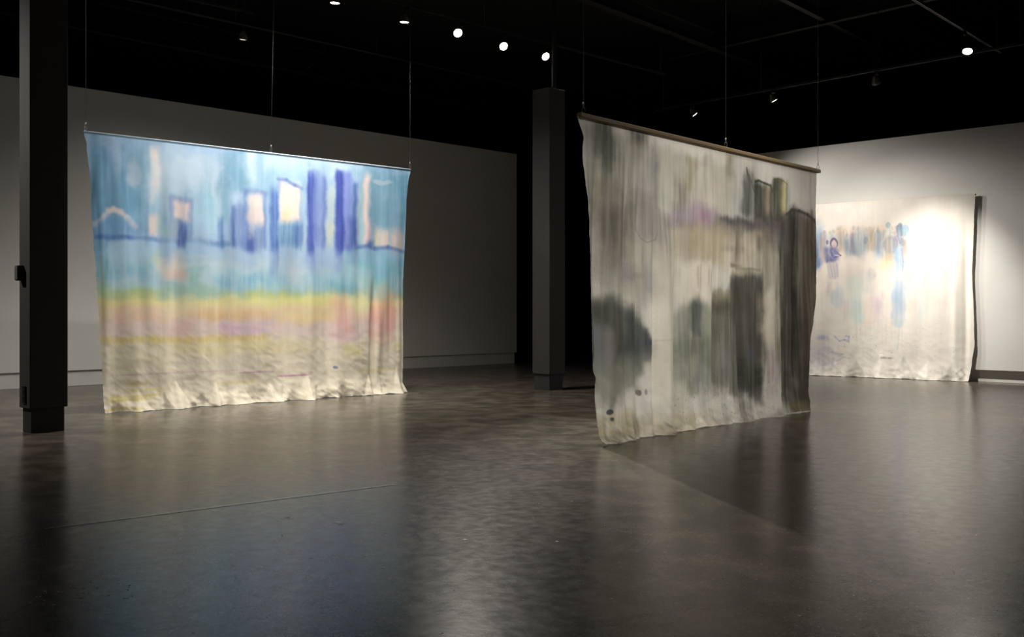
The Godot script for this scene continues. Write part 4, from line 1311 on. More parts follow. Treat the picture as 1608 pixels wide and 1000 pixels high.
	[0,2.664,0.887,2.973,1.701,142,134,140,0.24,0.084,0.151,0.4],
	[0,0.597,1.445,0.753,1.758,134,132,124,0.154,0.062,0.129,0.4],
	[0,2.091,0.057,2.305,1.02,134,132,124,0.25,0.078,0.144,0.4],
	[0,2.847,1.036,2.99,1.577,120,118,112,0.154,0.086,0.152,0.4],
	[0,1.042,1.942,1.271,2.67,120,118,112,0.158,0.067,0.134,0.4],
	[0,2.555,2.286,2.707,2.945,196,192,182,0.312,0.082,0.149,0.4],
	[0,1.733,1.156,1.873,1.509,150,146,126,0.291,0.073,0.14,0.4],
	[0,1.227,0.375,1.449,0.907,150,146,126,0.17,0.068,0.136,0.4],
	[0,3.912,-0.481,4.059,0.488,140,146,150,0.264,0.098,0.162,0.4],
	[0,0.872,1.559,1.091,2.207,196,192,182,0.294,0.065,0.132,0.4],
	[0,0.395,2.189,0.528,2.483,120,118,112,0.199,0.06,0.127,0.4],
	[0,1.418,1.597,1.655,2.161,140,146,150,0.133,0.07,0.138,0.4],
	[0,0.519,0.654,0.651,1.115,150,148,138,0.213,0.061,0.128,0.4],
	[0,1.344,1.604,1.481,1.932,196,192,182,0.151,0.069,0.136,0.4],
	[0,2.952,1.748,3.123,2.791,150,148,138,0.231,0.087,0.153,0.4],
	[0,1.849,0.495,1.991,1.101,150,148,138,0.264,0.075,0.141,0.4],
	[0,1.474,-0.271,1.602,0.755,150,146,126,0.161,0.07,0.138,0.4],
	[0,3.754,0.055,4.098,1.303,150,146,126,0.3,0.097,0.162,0.4],
	[0,2.385,1.274,2.538,2.095,150,148,138,0.145,0.08,0.147,0.4],
	[0,3.179,0.247,3.318,1.319,140,146,150,0.274,0.089,0.155,0.4],
	[0,1.506,0.883,1.695,1.432,142,134,140,0.262,0.071,0.138,0.4],
	[0,2.897,0.583,3.058,1.085,134,132,124,0.134,0.086,0.152,0.4],
	[0,4.066,0.393,4.38,0.94,140,146,150,0.182,0.101,0.165,0.4],
	[0,1.881,1.925,1.927,2.325,140,134,120,0.403,0.019,0.09,0.3],
	[0,2.551,0.964,2.593,1.179,150,142,118,0.217,0.02,0.094,0.3],
	[0,1.315,2.217,1.357,2.459,140,134,120,0.342,0.017,0.086,0.3],
	[0,0.182,1.434,0.196,1.944,118,114,104,0.299,0.014,0.079,0.3],
	[0,0.989,1.226,1.009,1.75,150,142,118,0.331,0.016,0.084,0.3],
	[0,0.911,0.74,0.931,1.29,118,114,104,0.386,0.016,0.084,0.3],
	[0,0.925,1.358,0.946,1.555,100,98,92,0.352,0.016,0.084,0.3],
	[0,3.575,0.396,3.601,0.966,176,170,158,0.174,0.023,0.101,0.3],
	[0,2.72,0.978,2.769,1.584,150,142,118,0.287,0.021,0.095,0.3],
	[0,1.059,1.622,1.101,1.895,176,170,158,0.221,0.016,0.085,0.3],
	[0,0.869,1.493,0.882,1.79,100,98,92,0.244,0.016,0.083,0.3],
	[0,0.25,1.941,0.279,2.432,140,134,120,0.341,0.014,0.079,0.3],
	[0,0.138,0.793,0.156,1.119,140,134,120,0.309,0.014,0.079,0.3],
	[0,0.445,1.241,0.46,1.764,140,134,120,0.312,0.015,0.081,0.3],
	[0,0.748,2.206,0.77,2.519,140,134,120,0.162,0.016,0.083,0.3],
	[0,1.39,1.124,1.406,1.531,100,98,92,0.27,0.017,0.087,0.3],
	[0,0.902,2.253,0.944,2.655,150,142,118,0.173,0.016,0.084,0.3],
	[0,4.591,2.399,4.632,2.929,140,134,120,0.362,0.027,0.107,0.3],
	[0,0.555,1.141,0.594,1.607,100,98,92,0.326,0.015,0.081,0.3],
	[0,0.231,0.834,0.249,1.383,140,134,120,0.41,0.014,0.079,0.3],
	[0,0.839,2.03,0.86,2.55,176,170,158,0.238,0.016,0.083,0.3],
	[0,4.024,2.307,4.086,2.61,94,92,86,0.24,0.025,0.104,0.3],
	[0,3.159,0.421,3.196,1.161,150,142,118,0.347,0.022,0.098,0.3],
	[0,1.547,2.25,1.564,2.552,150,142,118,0.174,0.018,0.088,0.3],
	[0,0.182,1.954,0.192,2.291,176,170,158,0.381,0.014,0.079,0.3],
	[0,2.724,2.574,2.768,2.808,100,98,92,0.167,0.021,0.095,0.3],
	[0,0.142,0.929,0.16,1.171,150,142,118,0.367,0.014,0.079,0.3],
	[0,3.161,2.437,3.196,2.829,176,170,158,0.395,0.022,0.098,0.3],
	[0,1.343,1.12,1.378,1.334,176,170,158,0.328,0.017,0.086,0.3],
	[0,2.711,1.443,2.738,2,100,98,92,0.293,0.021,0.095,0.3],
	[0,0.996,1.166,1.009,1.561,176,170,158,0.25,0.016,0.084,0.3],
	[0,0.919,1.388,0.933,1.757,140,134,120,0.412,0.016,0.084,0.3],
	[0,0.395,0.952,0.407,1.24,176,170,158,0.331,0.015,0.08,0.3],
	[0,2.154,1.955,2.172,2.451,176,170,158,0.395,0.019,0.092,0.3],
	[0,0.899,1.106,0.926,1.349,176,170,158,0.343,0.016,0.084,0.3],
	[0,1.178,1.436,1.208,1.953,140,134,120,0.302,0.017,0.085,0.3],
	[0,1.206,1.847,1.218,2.053,176,170,158,0.408,0.017,0.085,0.3],
	[0,0.746,1.391,0.776,1.987,140,134,120,0.302,0.016,0.083,0.3],
	[0,1.424,1.531,1.464,2.135,118,114,104,0.373,0.017,0.087,0.3],
	[0,2.569,1.296,2.608,1.521,118,114,104,0.246,0.02,0.094,0.3],
	[0,0.563,0.646,0.581,1.134,140,134,120,0.337,0.015,0.081,0.3],
	[0,4.623,2.678,4.647,2.921,100,98,92,0.2,0.027,0.108,0.3],
	[0,2.331,0.786,2.354,1.296,100,98,92,0.406,0.02,0.093,0.3],
	[0,0.148,1.464,0.159,1.85,118,114,104,0.17,0.014,0.079,0.3],
	[0,3.41,0.524,3.457,1.289,150,142,118,0.256,0.023,0.1,0.3],
	[0,1.355,1.694,1.377,2.141,140,134,120,0.309,0.017,0.086,0.3],
	[0,1.998,1.133,2.028,1.498,100,98,92,0.235,0.019,0.091,0.3],
	[0,0.574,2.272,0.614,2.661,118,114,104,0.32,0.015,0.081,0.3],
	[0,1.928,1.894,1.95,2.344,176,170,158,0.305,0.019,0.09,0.3],
	[0,0.924,0.539,0.938,1.15,140,134,120,0.359,0.016,0.084,0.3],
	[0,3.377,0.73,3.403,1.394,140,134,120,0.334,0.023,0.099,0.3],
	[0,3.808,1.409,3.841,1.999,176,170,158,0.343,0.024,0.102,0.3],
	[0,3.607,0.537,3.646,1.205,140,134,120,0.368,0.023,0.101,0.3],
	[0,1.549,2.172,1.577,2.797,150,142,118,0.257,0.018,0.088,0.3],
	[0,1.202,1.979,1.221,2.514,176,170,158,0.299,0.017,0.085,0.3],
	[0,1.455,1.52,1.473,1.746,176,170,158,0.245,0.017,0.087,0.3],
	[0,4.555,0.772,4.617,1.566,94,92,86,0.44,0.026,0.107,0.3],
	[0,0.493,0.951,0.51,1.414,118,114,104,0.209,0.015,0.081,0.3],
	[0,2.081,0.709,2.101,1.242,118,114,104,0.41,0.019,0.091,0.3],
	[0,1.758,1.315,1.78,1.508,118,114,104,0.323,0.018,0.089,0.3],
	[0,2.114,1.025,2.145,1.235,176,170,158,0.333,0.019,0.091,0.3],
	[0,1.701,1.131,1.735,1.365,150,142,118,0.417,0.018,0.089,0.3],
	[0,0.662,2.337,0.693,2.661,100,98,92,0.165,0.015,0.082,0.3],
	[0,3.674,2.504,3.7,2.732,176,170,158,0.357,0.024,0.101,0.3],
	[0,3.984,1.738,4.043,2.362,140,134,120,0.327,0.025,0.104,0.3],
	[0,2.447,0.886,2.462,1.341,100,98,92,0.326,0.02,0.093,0.3],
	[0,3.614,1.776,3.643,2.298,100,98,92,0.152,0.023,0.101,0.3],
	[0,3.445,2.15,3.478,2.723,118,114,104,0.403,0.023,0.1,0.3],
	[0,0.982,1.509,1.024,1.777,100,98,92,0.349,0.016,0.084,0.3],
	[0,1.401,1.483,1.438,1.843,150,142,118,0.415,0.017,0.087,0.3],
	[0,3.382,0.735,3.407,1.169,118,114,104,0.179,0.023,0.1,0.3],
	[0,1.722,1.222,1.742,1.59,150,142,118,0.261,0.018,0.089,0.3],
	[0,1.427,2.544,1.463,2.741,140,134,120,0.212,0.017,0.087,0.3],
	[0,3.793,1.645,3.82,2.444,176,170,158,0.364,0.024,0.102,0.3],
	[0,4.417,0.74,4.45,1.05,118,114,104,0.24,0.026,0.106,0.3],
	[0,0.783,1.705,0.823,2.172,140,134,120,0.306,0.016,0.083,0.3],
	[0,2.107,2.189,2.137,2.789,150,142,118,0.383,0.019,0.091,0.3],
	[0,1.546,1.083,1.59,1.348,140,134,120,0.396,0.018,0.088,0.3],
	[0,0.326,1.04,0.347,1.423,150,142,118,0.242,0.015,0.08,0.3],
	[0,3.648,0.768,3.674,1.004,118,114,104,0.16,0.024,0.101,0.3],
	[0,2.167,0.979,2.182,1.557,100,98,92,0.167,0.019,0.092,0.3],
	[0,0.273,1.622,0.289,1.794,176,170,158,0.19,0.015,0.079,0.3],
	[0,1.15,1.237,1.193,1.829,118,114,104,0.244,0.017,0.085,0.3],
	[0,0.411,1.16,0.426,1.458,100,98,92,0.223,0.015,0.08,0.3],
	[0,1.501,1.6,1.525,2.065,118,114,104,0.238,0.018,0.087,0.3],
	[0,2.809,1.286,2.865,1.87,94,92,86,0.29,0.021,0.096,0.3],
	[0,0.55,1.687,0.573,2.04,140,134,120,0.392,0.015,0.081,0.3],
	[0,2.188,0.986,2.239,1.567,140,134,120,0.329,0.019,0.092,0.3],
	[0,0.242,0.971,0.272,1.163,100,98,92,0.335,0.014,0.079,0.3],
	[0,3.486,0.807,3.536,1.023,150,142,118,0.288,0.023,0.1,0.3],
	[0,0.935,0.748,0.974,1.306,100,98,92,0.342,0.016,0.084,0.3],
	[0,3.032,2.189,3.075,2.841,176,170,158,0.357,0.022,0.097,0.3],
	[0,4.08,1.478,4.107,1.985,140,134,120,0.168,0.025,0.104,0.3],
	[0,1.179,1.255,1.198,1.834,140,134,120,0.191,0.017,0.085,0.3],
	[0,1.037,1.831,1.076,2.187,150,142,118,0.183,0.016,0.084,0.3],
	[0,0.33,1.589,0.355,2.062,100,98,92,0.272,0.015,0.08,0.3],
	[0,2.636,1.129,2.669,1.575,140,134,120,0.355,0.021,0.095,0.3],
	[0,3.527,1.433,3.571,2.028,176,170,158,0.242,0.023,0.101,0.3],
	[0,0.637,2.404,0.665,2.701,100,98,92,0.344,0.015,0.082,0.3],
	[0,0.491,1.864,0.517,2.24,150,142,118,0.382,0.015,0.081,0.3],
	[0,2.717,1.323,2.733,1.729,150,142,118,0.251,0.021,0.095,0.3],
	[0,3.773,1.589,3.801,2.162,140,134,120,0.254,0.024,0.102,0.3],
	[0,0.916,0.455,0.945,1.042,118,114,104,0.33,0.016,0.084,0.3],
	[0,1.736,1.676,1.766,2.133,118,114,104,0.179,0.018,0.089,0.3],
	[0,4.422,1.723,4.485,2.238,150,142,118,0.257,0.026,0.106,0.3],
	[0,0.306,1.048,0.327,1.556,118,114,104,0.4,0.015,0.08,0.3],
	[0,2.445,1.162,2.467,1.425,118,114,104,0.304,0.02,0.093,0.3],
	[0,0.15,1.531,0.179,1.725,100,98,92,0.28,0.014,0.079,0.3],
	[0,3.563,0.992,3.597,1.289,118,114,104,0.385,0.023,0.101,0.3],
	[0,0.319,1.94,0.344,2.357,118,114,104,0.235,0.015,0.08,0.3],
	[0,0.235,2.51,0.53,2.887,78,80,74,0.95,0.088,0.103,0.4],
	[0,0.322,2.272,0.49,2.759,120,122,112,0.6,0.059,0.143,0.5],
	[0,0.756,2.743,1.033,2.921,84,86,80,0.95,0.096,0.06,0.4],
	[0,0.725,2.61,1.044,2.819,136,132,120,0.6,0.096,0.089,0.5],
	[0,0.178,1.938,0.99,2.286,120,116,108,0.7,0.223,0.128,0.5],
	[0,0.332,1.559,0.756,2.11,102,100,92,0.84,0.101,0.145,0.6],
	[0,1.121,2.278,1.255,2.735,122,126,128,0.7,0.056,0.152,0.4],
	[0,0.914,1.858,1.243,2.33,140,134,132,0.65,0.055,0.048,0.4],
	[0,0.914,2.293,1.099,2.504,150,146,146,0.5,0.054,0.06,0.4],
	[0,1.266,2.361,1.613,2.795,182,178,166,0.5,0.116,0.124,0.4],
	[0,1.531,2.179,1.818,2.52,126,120,112,0.75,0.096,0.101,0.5],
	[0,1.733,2.395,1.942,2.779,136,132,104,0.65,0.074,0.058,0.4],
	[0,2.042,2.682,2.234,2.813,150,140,140,0.5,0.077,0.052,0.4],
	[0,1.794,2.113,2.042,2.402,160,150,150,0.5,0.112,0.09,0.4],
	[0,1.437,2.051,1.855,2.221,142,130,150,0.6,0.119,0.057,0.4],
	[0,1.855,2.08,2.365,2.288,136,118,138,0.6,0.115,0.059,0.4],
	[0,1.323,2,2.432,2.109,128,120,122,0.55,0.197,0.045,0.5],
	[0,1.979,2.091,2.196,2.221,140,104,130,0.5,0.064,0.046,0.4],
	[0,2.567,2.567,2.732,2.837,114,110,90,0.73,0.069,0.068,0.4],
	[0,2.273,2.25,2.704,2.786,166,162,144,0.5,0.134,0.147,0.5],
	[0,2.567,2.173,3.132,2.482,150,156,154,0.55,0.141,0.11,0.4],
	[1,3.015,2.746,3.073,2.606,80,84,82,0.84,0.028,0,0.2],
	[0,2.929,2.236,3.176,2.68,88,90,86,0.95,0.058,0.07,0.3],
	[1,3.015,2.719,3.132,2.611,86,88,86,0.67,0.024,0,0.2],
	[1,3.132,2.611,3.191,2.512,86,88,86,0.67,0.025,0,0.2],
	[1,3.22,2.62,3.295,2.641,64,66,62,0.95,0.025,0,0.2],
	[1,3.295,2.641,3.431,2.625,64,66,62,0.95,0.025,0,0.2],
	[1,3.431,2.625,3.585,2.611,64,66,62,0.95,0.025,0,0.2],
	[1,3.585,2.611,3.632,2.55,70,72,68,0.85,0.025,0,0.2],
	[0,3.191,2.184,3.461,2.622,64,66,60,0.95,0.038,0.05,0.2],
	[0,3.385,2.217,3.632,2.611,128,116,98,0.75,0.062,0.057,0.45],
	[0,3.554,2.222,3.632,2.604,76,74,66,0.78,0.031,0.058,0.3],
	[0,3.632,2.211,3.886,2.706,80,82,68,0.95,0.04,0.029,0.2],
	[1,3.663,2.69,3.758,2.706,92,88,68,0.78,0.015,0,0.2],
	[1,3.758,2.706,3.902,2.691,92,88,68,0.78,0.015,0,0.2],
	[1,3.902,2.691,4,2.663,92,88,68,0.78,0.015,0,0.2],
	[0,3.854,2.28,3.984,2.67,196,184,128,0.8,0.041,0.044,0.3],
	[0,3.968,2.322,4.017,2.669,104,100,82,0.7,0.025,0.044,0.3],
	[0,2.379,2.079,3.385,2.195,80,78,78,0.95,0.198,0.041,0.3],
	[0,2.499,2.123,3.132,2.171,74,74,78,0.67,0.141,0.027,0.4],
	[0,3.28,2.085,4.149,2.302,78,74,74,0.78,0.19,0.065,0.5],
	[0,3.431,2.01,3.902,2.191,102,90,104,0.67,0.126,0.065,0.4],
	[1,4,2.316,4.166,2.372,56,54,58,0.95,0.037,0,0.2],
	[1,4.166,2.372,4.335,2.377,56,54,58,0.95,0.038,0,0.2],
	[1,4.335,2.377,4.543,2.346,56,54,58,0.95,0.038,0,0.2],
	[1,4.543,2.346,4.702,2.287,56,54,58,0.95,0.038,0,0.2],
	[1,4.702,2.287,4.774,2.23,56,54,58,0.95,0.039,0,0.2],
	[0,4.033,1.252,4.267,2.348,68,66,64,0.95,0.067,0.134,0.4],
	[0,3.806,0.218,4.166,2.27,64,62,58,0.95,0.098,0.162,0.35],
	[0,4.233,0.036,4.72,2.318,106,98,86,0.84,0.104,0.091,0.6],
	[0,4.267,2.01,4.543,2.298,128,108,112,0.6,0.086,0.068,0.4],
	[0,4.438,1.329,4.508,2.242,142,126,100,0.5,0.043,0.228,0.4],
	[0,4.543,1.562,4.792,2.293,78,72,64,0.78,0.071,0.108,0.5],
	[0,4.2,0.648,4.543,1.177,82,76,68,0.73,0.103,0.136,0.4],
	[0,4.301,0.039,4.578,0.646,68,66,68,0.9,0.104,0.106,0.4],
	[0,4.066,0.048,4.543,0.274,64,64,64,0.78,0.153,0.068,0.5],
	[0,4,0.057,4.133,2.315,91,84,72,0.46,0.083,0.067,0.35],
	[0,4.066,0,4.2,2.332,106,100,89,0.5,0.083,0.067,0.35],
	[0,4.133,0.043,4.267,2.354,94,87,80,0.45,0.084,0.067,0.35],
	[0,4.2,0.097,4.335,2.361,108,103,93,0.5,0.085,0.068,0.35],
	[0,4.267,-0.027,4.404,2.366,91,88,78,0.5,0.085,0.068,0.35],
	[0,4.335,0.014,4.473,2.357,98,88,80,0.51,0.086,0.068,0.35],
	[0,4.404,0.059,4.543,2.358,85,77,71,0.5,0.087,0.068,0.35],
	[0,4.473,-0.045,4.613,2.348,107,99,88,0.54,0.088,0.069,0.35],
	[0,4.543,0.014,4.684,2.326,85,79,73,0.55,0.088,0.069,0.35],
	[0,4.613,-0.006,4.756,2.315,98,90,77,0.43,0.089,0.069,0.35],
	[0,4.684,-0.108,4.828,2.285,102,95,87,0.46,0.09,0.07,0.35],
	[0,4.025,0.608,4.174,2.328,58,59,55,0.64,0.083,0.067,0.35],
	[0,4.091,0.611,4.242,2.319,70,70,67,0.6,0.084,0.067,0.35],
	[0,4.158,0.426,4.31,2.312,46,45,42,0.64,0.084,0.067,0.35],
	[0,2.669,0.377,2.794,1.568,60,57,48,0.47,0.07,0.061,0.35],
	[0,2.725,0.355,2.851,1.588,72,74,69,0.5,0.07,0.061,0.35],
	[0,2.78,0.413,2.908,1.607,67,71,63,0.45,0.071,0.062,0.35],
	[0,2.837,0.333,2.965,1.622,82,78,74,0.51,0.071,0.062,0.35],
	[0,2.893,0.32,3.022,1.631,53,56,45,0.53,0.072,0.062,0.35],
	[0,2.95,0.278,3.08,1.636,59,62,56,0.5,0.072,0.062,0.35],
	[0,3.008,0.253,3.139,1.624,64,67,56,0.5,0.073,0.063,0.35],
	[0,3.066,0.206,3.198,1.607,61,61,58,0.47,0.073,0.063,0.35],
	[0,3.124,0.196,3.257,1.588,75,75,71,0.44,0.074,0.063,0.35],
	[0,3.183,0.206,3.317,1.58,67,65,60,0.49,0.075,0.063,0.35],
	[0,3.242,0.143,3.378,1.572,62,62,54,0.54,0.075,0.064,0.35],
	[0,2.241,0.505,2.372,1.307,100,95,85,0.45,0.066,0.059,0.35],
	[0,2.306,0.403,2.439,1.325,101,99,86,0.43,0.066,0.06,0.35],
	[0,2.372,0.363,2.506,1.333,96,96,82,0.45,0.067,0.06,0.35],
	[0,2.439,0.427,2.573,1.336,104,104,94,0.38,0.067,0.06,0.35],
	[0,2.506,0.321,2.642,1.345,100,101,87,0.49,0.068,0.061,0.35],
	[0,2.573,0.34,2.711,1.351,83,79,68,0.47,0.069,0.061,0.35],
	[0,2.642,0.322,2.78,1.371,100,99,87,0.42,0.069,0.061,0.35],
	[0,2.267,1.93,2.399,2.1,105,101,101,0.49,0.066,0.06,0.35],
	[0,2.332,2.002,2.465,2.114,99,97,94,0.39,0.066,0.06,0.35],
	[0,2.399,2.014,2.533,2.127,100,95,93,0.4,0.067,0.06,0.35],
	[0,2.465,1.943,2.601,2.129,102,99,97,0.45,0.068,0.06,0.35],
	[0,2.533,1.965,2.669,2.14,92,84,86,0.44,0.068,0.061,0.35],
	[0,2.601,1.954,2.739,2.159,106,98,100,0.41,0.069,0.061,0.35],
	[0,2.669,2.042,2.809,2.164,83,81,78,0.47,0.07,0.061,0.35],
	[0,2.739,1.99,2.879,2.169,90,87,84,0.43,0.07,0.062,0.35],
	[0,2.809,1.994,2.95,2.18,79,77,76,0.48,0.071,0.062,0.35],
	[0,2.879,2.075,3.022,2.182,75,76,71,0.45,0.072,0.062,0.35],
	[0,2.95,2.043,3.095,2.182,89,88,85,0.41,0.072,0.062,0.35],
	[0,3.022,1.979,3.168,2.182,80,77,76,0.39,0.073,0.063,0.35],
	[0,3.095,1.955,3.242,2.184,95,91,93,0.42,0.074,0.063,0.35],
	[0,3.168,1.969,3.317,2.171,86,79,78,0.5,0.074,0.063,0.35],
	[0,3.242,2.006,3.393,2.168,94,86,86,0.38,0.075,0.064,0.35],
	[0,3.317,1.966,3.469,2.167,84,77,76,0.39,0.076,0.064,0.35],
	[0,3.393,1.945,3.546,2.184,92,92,89,0.46,0.077,0.064,0.35],
	[0,3.469,1.94,3.624,2.203,82,75,75,0.46,0.077,0.065,0.35],
	[0,3.546,1.899,3.703,2.22,90,84,81,0.5,0.078,0.065,0.35],
	[0,3.624,1.884,3.782,2.231,79,75,75,0.49,0.079,0.065,0.35],
	[0,3.703,1.945,3.862,2.248,97,92,95,0.49,0.08,0.066,0.35],
	[0,3.782,1.868,3.943,2.266,79,77,77,0.46,0.081,0.066,0.35],
	[0,3.862,1.887,4.025,2.28,86,81,82,0.46,0.081,0.066,0.35],
	[0,3.943,1.861,4.108,2.298,103,97,95,0.41,0.082,0.067,0.35],
	[0,1.673,1.702,3.431,2.05,166,154,130,0.75,0.337,0.107,0.45],
	[0,2.432,1.825,2.986,1.893,132,132,124,0.6,0.139,0.027,0.5],
	[0,2.773,1.728,2.915,2.105,112,106,92,0.67,0.042,0.082,0.4],
	[0,3.355,1.466,3.822,2.042,128,120,104,0.7,0.14,0.13,0.5],
	[0,3.25,1.85,3.37,2.013,98,92,86,0.67,0.045,0.042,0.4],
	[0,0.131,1.301,1.554,1.715,164,160,150,0.6,0.315,0.148,0.5],
	[0,0.622,1.477,0.882,1.654,132,128,136,0.6,0.063,0.059,0.4],
	[0,1.044,1.333,1.21,1.606,150,146,158,0.55,0.055,0.085,0.3],
	[0,0.725,1.503,0.99,1.55,140,132,122,0.5,0.085,0.018,0.3],
	[0,2.635,1.664,2.915,1.705,114,106,88,0.78,0.07,0.014,0.3],
	[0,2.886,1.639,3.31,1.667,106,98,82,0.78,0.073,0.014,0.3],
	[0,2.704,1.581,3.28,1.664,204,198,176,0.6,0.086,0.028,0.3],
	[0,2.704,0.21,3.28,1.594,78,78,70,0.78,0.13,0.208,0.5],
	[0,2.704,1.111,2.915,1.59,64,64,58,0.78,0.07,0.109,0.3],
	[0,2.273,0.377,2.704,1.367,92,92,82,0.84,0.067,0.134,0.5],
	[0,2.365,1.281,2.704,1.415,136,126,108,0.6,0.081,0.04,0.4],
	[0,2.3,1.18,2.704,1.28,78,76,66,0.67,0.108,0.054,0.4],
	[0,2.915,0.689,3.431,1.529,78,76,70,0.78,0.088,0.168,0.45],
	[0,3.355,0.893,3.616,1.357,196,186,168,0.7,0.077,0.1,0.3],
	[0,3.431,0.314,3.774,0.818,138,120,122,0.65,0.109,0.13,0.45],
	[0,2.986,0.621,3.205,0.796,82,82,98,0.67,0.073,0.063,0.3],
	[0,3.616,0.669,3.87,1.542,114,106,92,0.67,0.079,0.174,0.5],
	[0,2.844,0.308,3.355,0.621,58,60,56,0.78,0.117,0.098,0.5],
	[0,0.074,0.459,0.197,1.261,140,137,126,0.439,0.047,0.05,0.35],
	[0,0.14,0.438,0.264,1.239,156,157,145,0.412,0.048,0.051,0.35],
	[0,0.207,0.367,0.332,1.202,142,143,137,0.4,0.048,0.051,0.35],
	[0,0.274,0.467,0.401,1.181,141,142,132,0.495,0.049,0.051,0.35],
	[0,0.342,0.303,0.47,1.156,141,143,132,0.472,0.049,0.052,0.35],
	[0,0.411,0.36,0.541,1.128,142,143,133,0.469,0.05,0.052,0.35],
	[0,0.48,0.366,0.612,1.097,141,140,132,0.407,0.05,0.052,0.35],
	[0,0.551,0.413,0.683,1.072,155,154,148,0.408,0.051,0.052,0.35],
	[0,0.622,0.492,0.756,1.043,142,141,130,0.476,0.052,0.053,0.35],
	[0,0.694,0.51,0.829,1.011,139,137,128,0.472,0.052,0.053,0.35],
	[0,0.766,0.518,0.904,0.974,144,144,136,0.419,0.053,0.053,0.35],
	[0,0.84,0.577,0.979,0.944,139,140,131,0.392,0.053,0.054,0.35],
	[0,0.914,0.622,1.055,0.924,143,145,134,0.447,0.054,0.054,0.35],
	[0,0.99,0.671,1.132,0.887,147,147,137,0.394,0.055,0.054,0.35],
	[0,1.066,0.658,1.21,0.853,155,155,144,0.478,0.055,0.055,0.35],
	[0,0.079,0.824,0.164,1.291,103,105,100,0.72,0.047,0.05,0.35],
	[0,0.117,0.736,0.202,1.299,84,86,82,0.68,0.047,0.051,0.35],
	[0,0.154,0.711,0.24,1.3,102,106,98,0.84,0.048,0.051,0.35],
	[0,0.192,0.7,0.279,1.316,90,93,88,0.75,0.048,0.051,0.35],
	[0,0.231,0.727,0.318,1.313,101,99,95,0.79,0.048,0.051,0.35],
	[0,0.269,0.658,0.357,1.323,91,97,89,0.84,0.049,0.051,0.35],
	[0,0.308,0.692,0.396,1.324,108,105,104,0.75,0.049,0.051,0.35],
	[0,0.347,0.613,0.436,1.319,86,87,83,0.78,0.049,0.052,0.35],
	[0,0.386,0.572,0.475,1.313,92,95,87,0.87,0.05,0.052,0.35],
	[0,0.426,0.636,0.515,1.313,85,89,85,0.75,0.05,0.052,0.35],
	[0,0.465,0.605,0.556,1.313,92,93,92,0.77,0.05,0.052,0.35],
	[0,0.505,0.581,0.596,1.309,94,96,94,0.81,0.051,0.052,0.35],
	[0,0.546,0.561,0.637,1.298,119,120,116,0.597,0.051,0.052,0.35],
	[0,0.586,0.573,0.678,1.298,91,92,86,0.73,0.051,0.053,0.35],
	[0,0.627,0.565,0.72,1.278,87,87,84,0.73,0.051,0.053,0.35],
	[0,0.668,0.618,0.761,1.264,106,108,105,0.82,0.052,0.053,0.35],
	[0,0.709,0.576,0.803,1.249,98,99,97,0.68,0.052,0.053,0.35],
	[0,0.751,0.606,0.845,1.241,85,87,82,0.85,0.053,0.053,0.35],
	[0,0.793,0.553,0.888,1.207,103,107,101,0.83,0.053,0.053,0.35],
	[0,0.835,0.637,0.93,1.187,105,110,104,0.66,0.053,0.054,0.35],
	[0,0.877,0.612,0.974,1.15,104,111,105,0.67,0.054,0.054,0.35],
	[0,0.92,0.618,1.017,1.109,92,95,89,0.71,0.054,0.054,0.35],
	[0,0.963,0.739,1.06,1.063,115,115,111,0.674,0.054,0.054,0.35],
	[0,1.006,0.718,1.104,1.011,100,99,99,0.67,0.055,0.054,0.35],
	[0,1.05,0.75,1.149,0.961,98,97,96,0.81,0.055,0.054,0.35],
	[0,1.093,0.755,1.193,0.91,97,96,93,0.87,0.055,0.055,0.35],
	[0,0.117,0.848,0.221,1.252,80,79,73,0.43,0.047,0.051,0.35],
	[0,0.173,0.803,0.279,1.249,71,71,67,0.55,0.048,0.051,0.35],
	[0,0.231,0.747,0.337,1.257,78,80,70,0.44,0.048,0.051,0.35],
	[0,0.288,0.777,0.396,1.26,75,73,64,0.53,0.049,0.051,0.35],
	[0,0.347,0.732,0.455,1.268,78,78,73,0.42,0.049,0.052,0.35],
	[0,0.406,0.679,0.515,1.271,95,96,90,0.53,0.05,0.052,0.35],
	[0,0.465,0.717,0.576,1.275,72,73,65,0.52,0.05,0.052,0.35],
	[0,0.525,0.704,0.637,1.249,72,70,67,0.45,0.051,0.052,0.35],
	[0,0.586,0.702,0.699,1.241,84,83,75,0.52,0.051,0.053,0.35],
	[0,0.647,0.796,0.761,1.216,94,94,91,0.44,0.052,0.053,0.35],
	[0,0.709,0.738,0.824,1.193,86,86,80,0.52,0.052,0.053,0.35],
	[0,0.772,0.73,0.888,1.153,88,89,83,0.55,0.053,0.053,0.35],
	[0,0.835,0.648,0.952,1.104,94,93,83,0.52,0.053,0.054,0.35],
	[0,0.699,0.735,0.793,1.183,77,86,85,0.62,0.052,0.053,0.35],
	[0,0.74,0.775,0.835,1.169,62,64,68,0.67,0.052,0.053,0.35],
	[0,0.782,0.727,0.877,1.145,76,81,81,0.55,0.053,0.053,0.35],
	[0,0.824,0.788,0.92,1.136,61,69,71,0.56,0.053,0.054,0.35],
	[0,0.866,0.695,0.963,1.115,79,81,81,0.64,0.053,0.054,0.35],
	[0,0.909,0.755,1.006,1.087,65,71,68,0.59,0.054,0.054,0.35],
	[0,0.952,0.729,1.05,1.044,73,80,81,0.67,0.054,0.054,0.35],
	[0,0.995,0.821,1.093,1.004,60,59,63,0.62,0.055,0.054,0.35],
	[0,1.039,0.824,1.137,0.96,84,88,91,0.63,0.055,0.054,0.35],
	[0,1.082,0.877,1.182,0.914,64,65,67,0.67,0.055,0.055,0.35],
	[0,0.159,0.467,0.245,0.787,130,133,120,0.421,0.048,0.051,0.35],
	[0,0.207,0.486,0.293,0.794,105,107,99,0.61,0.048,0.051,0.35],
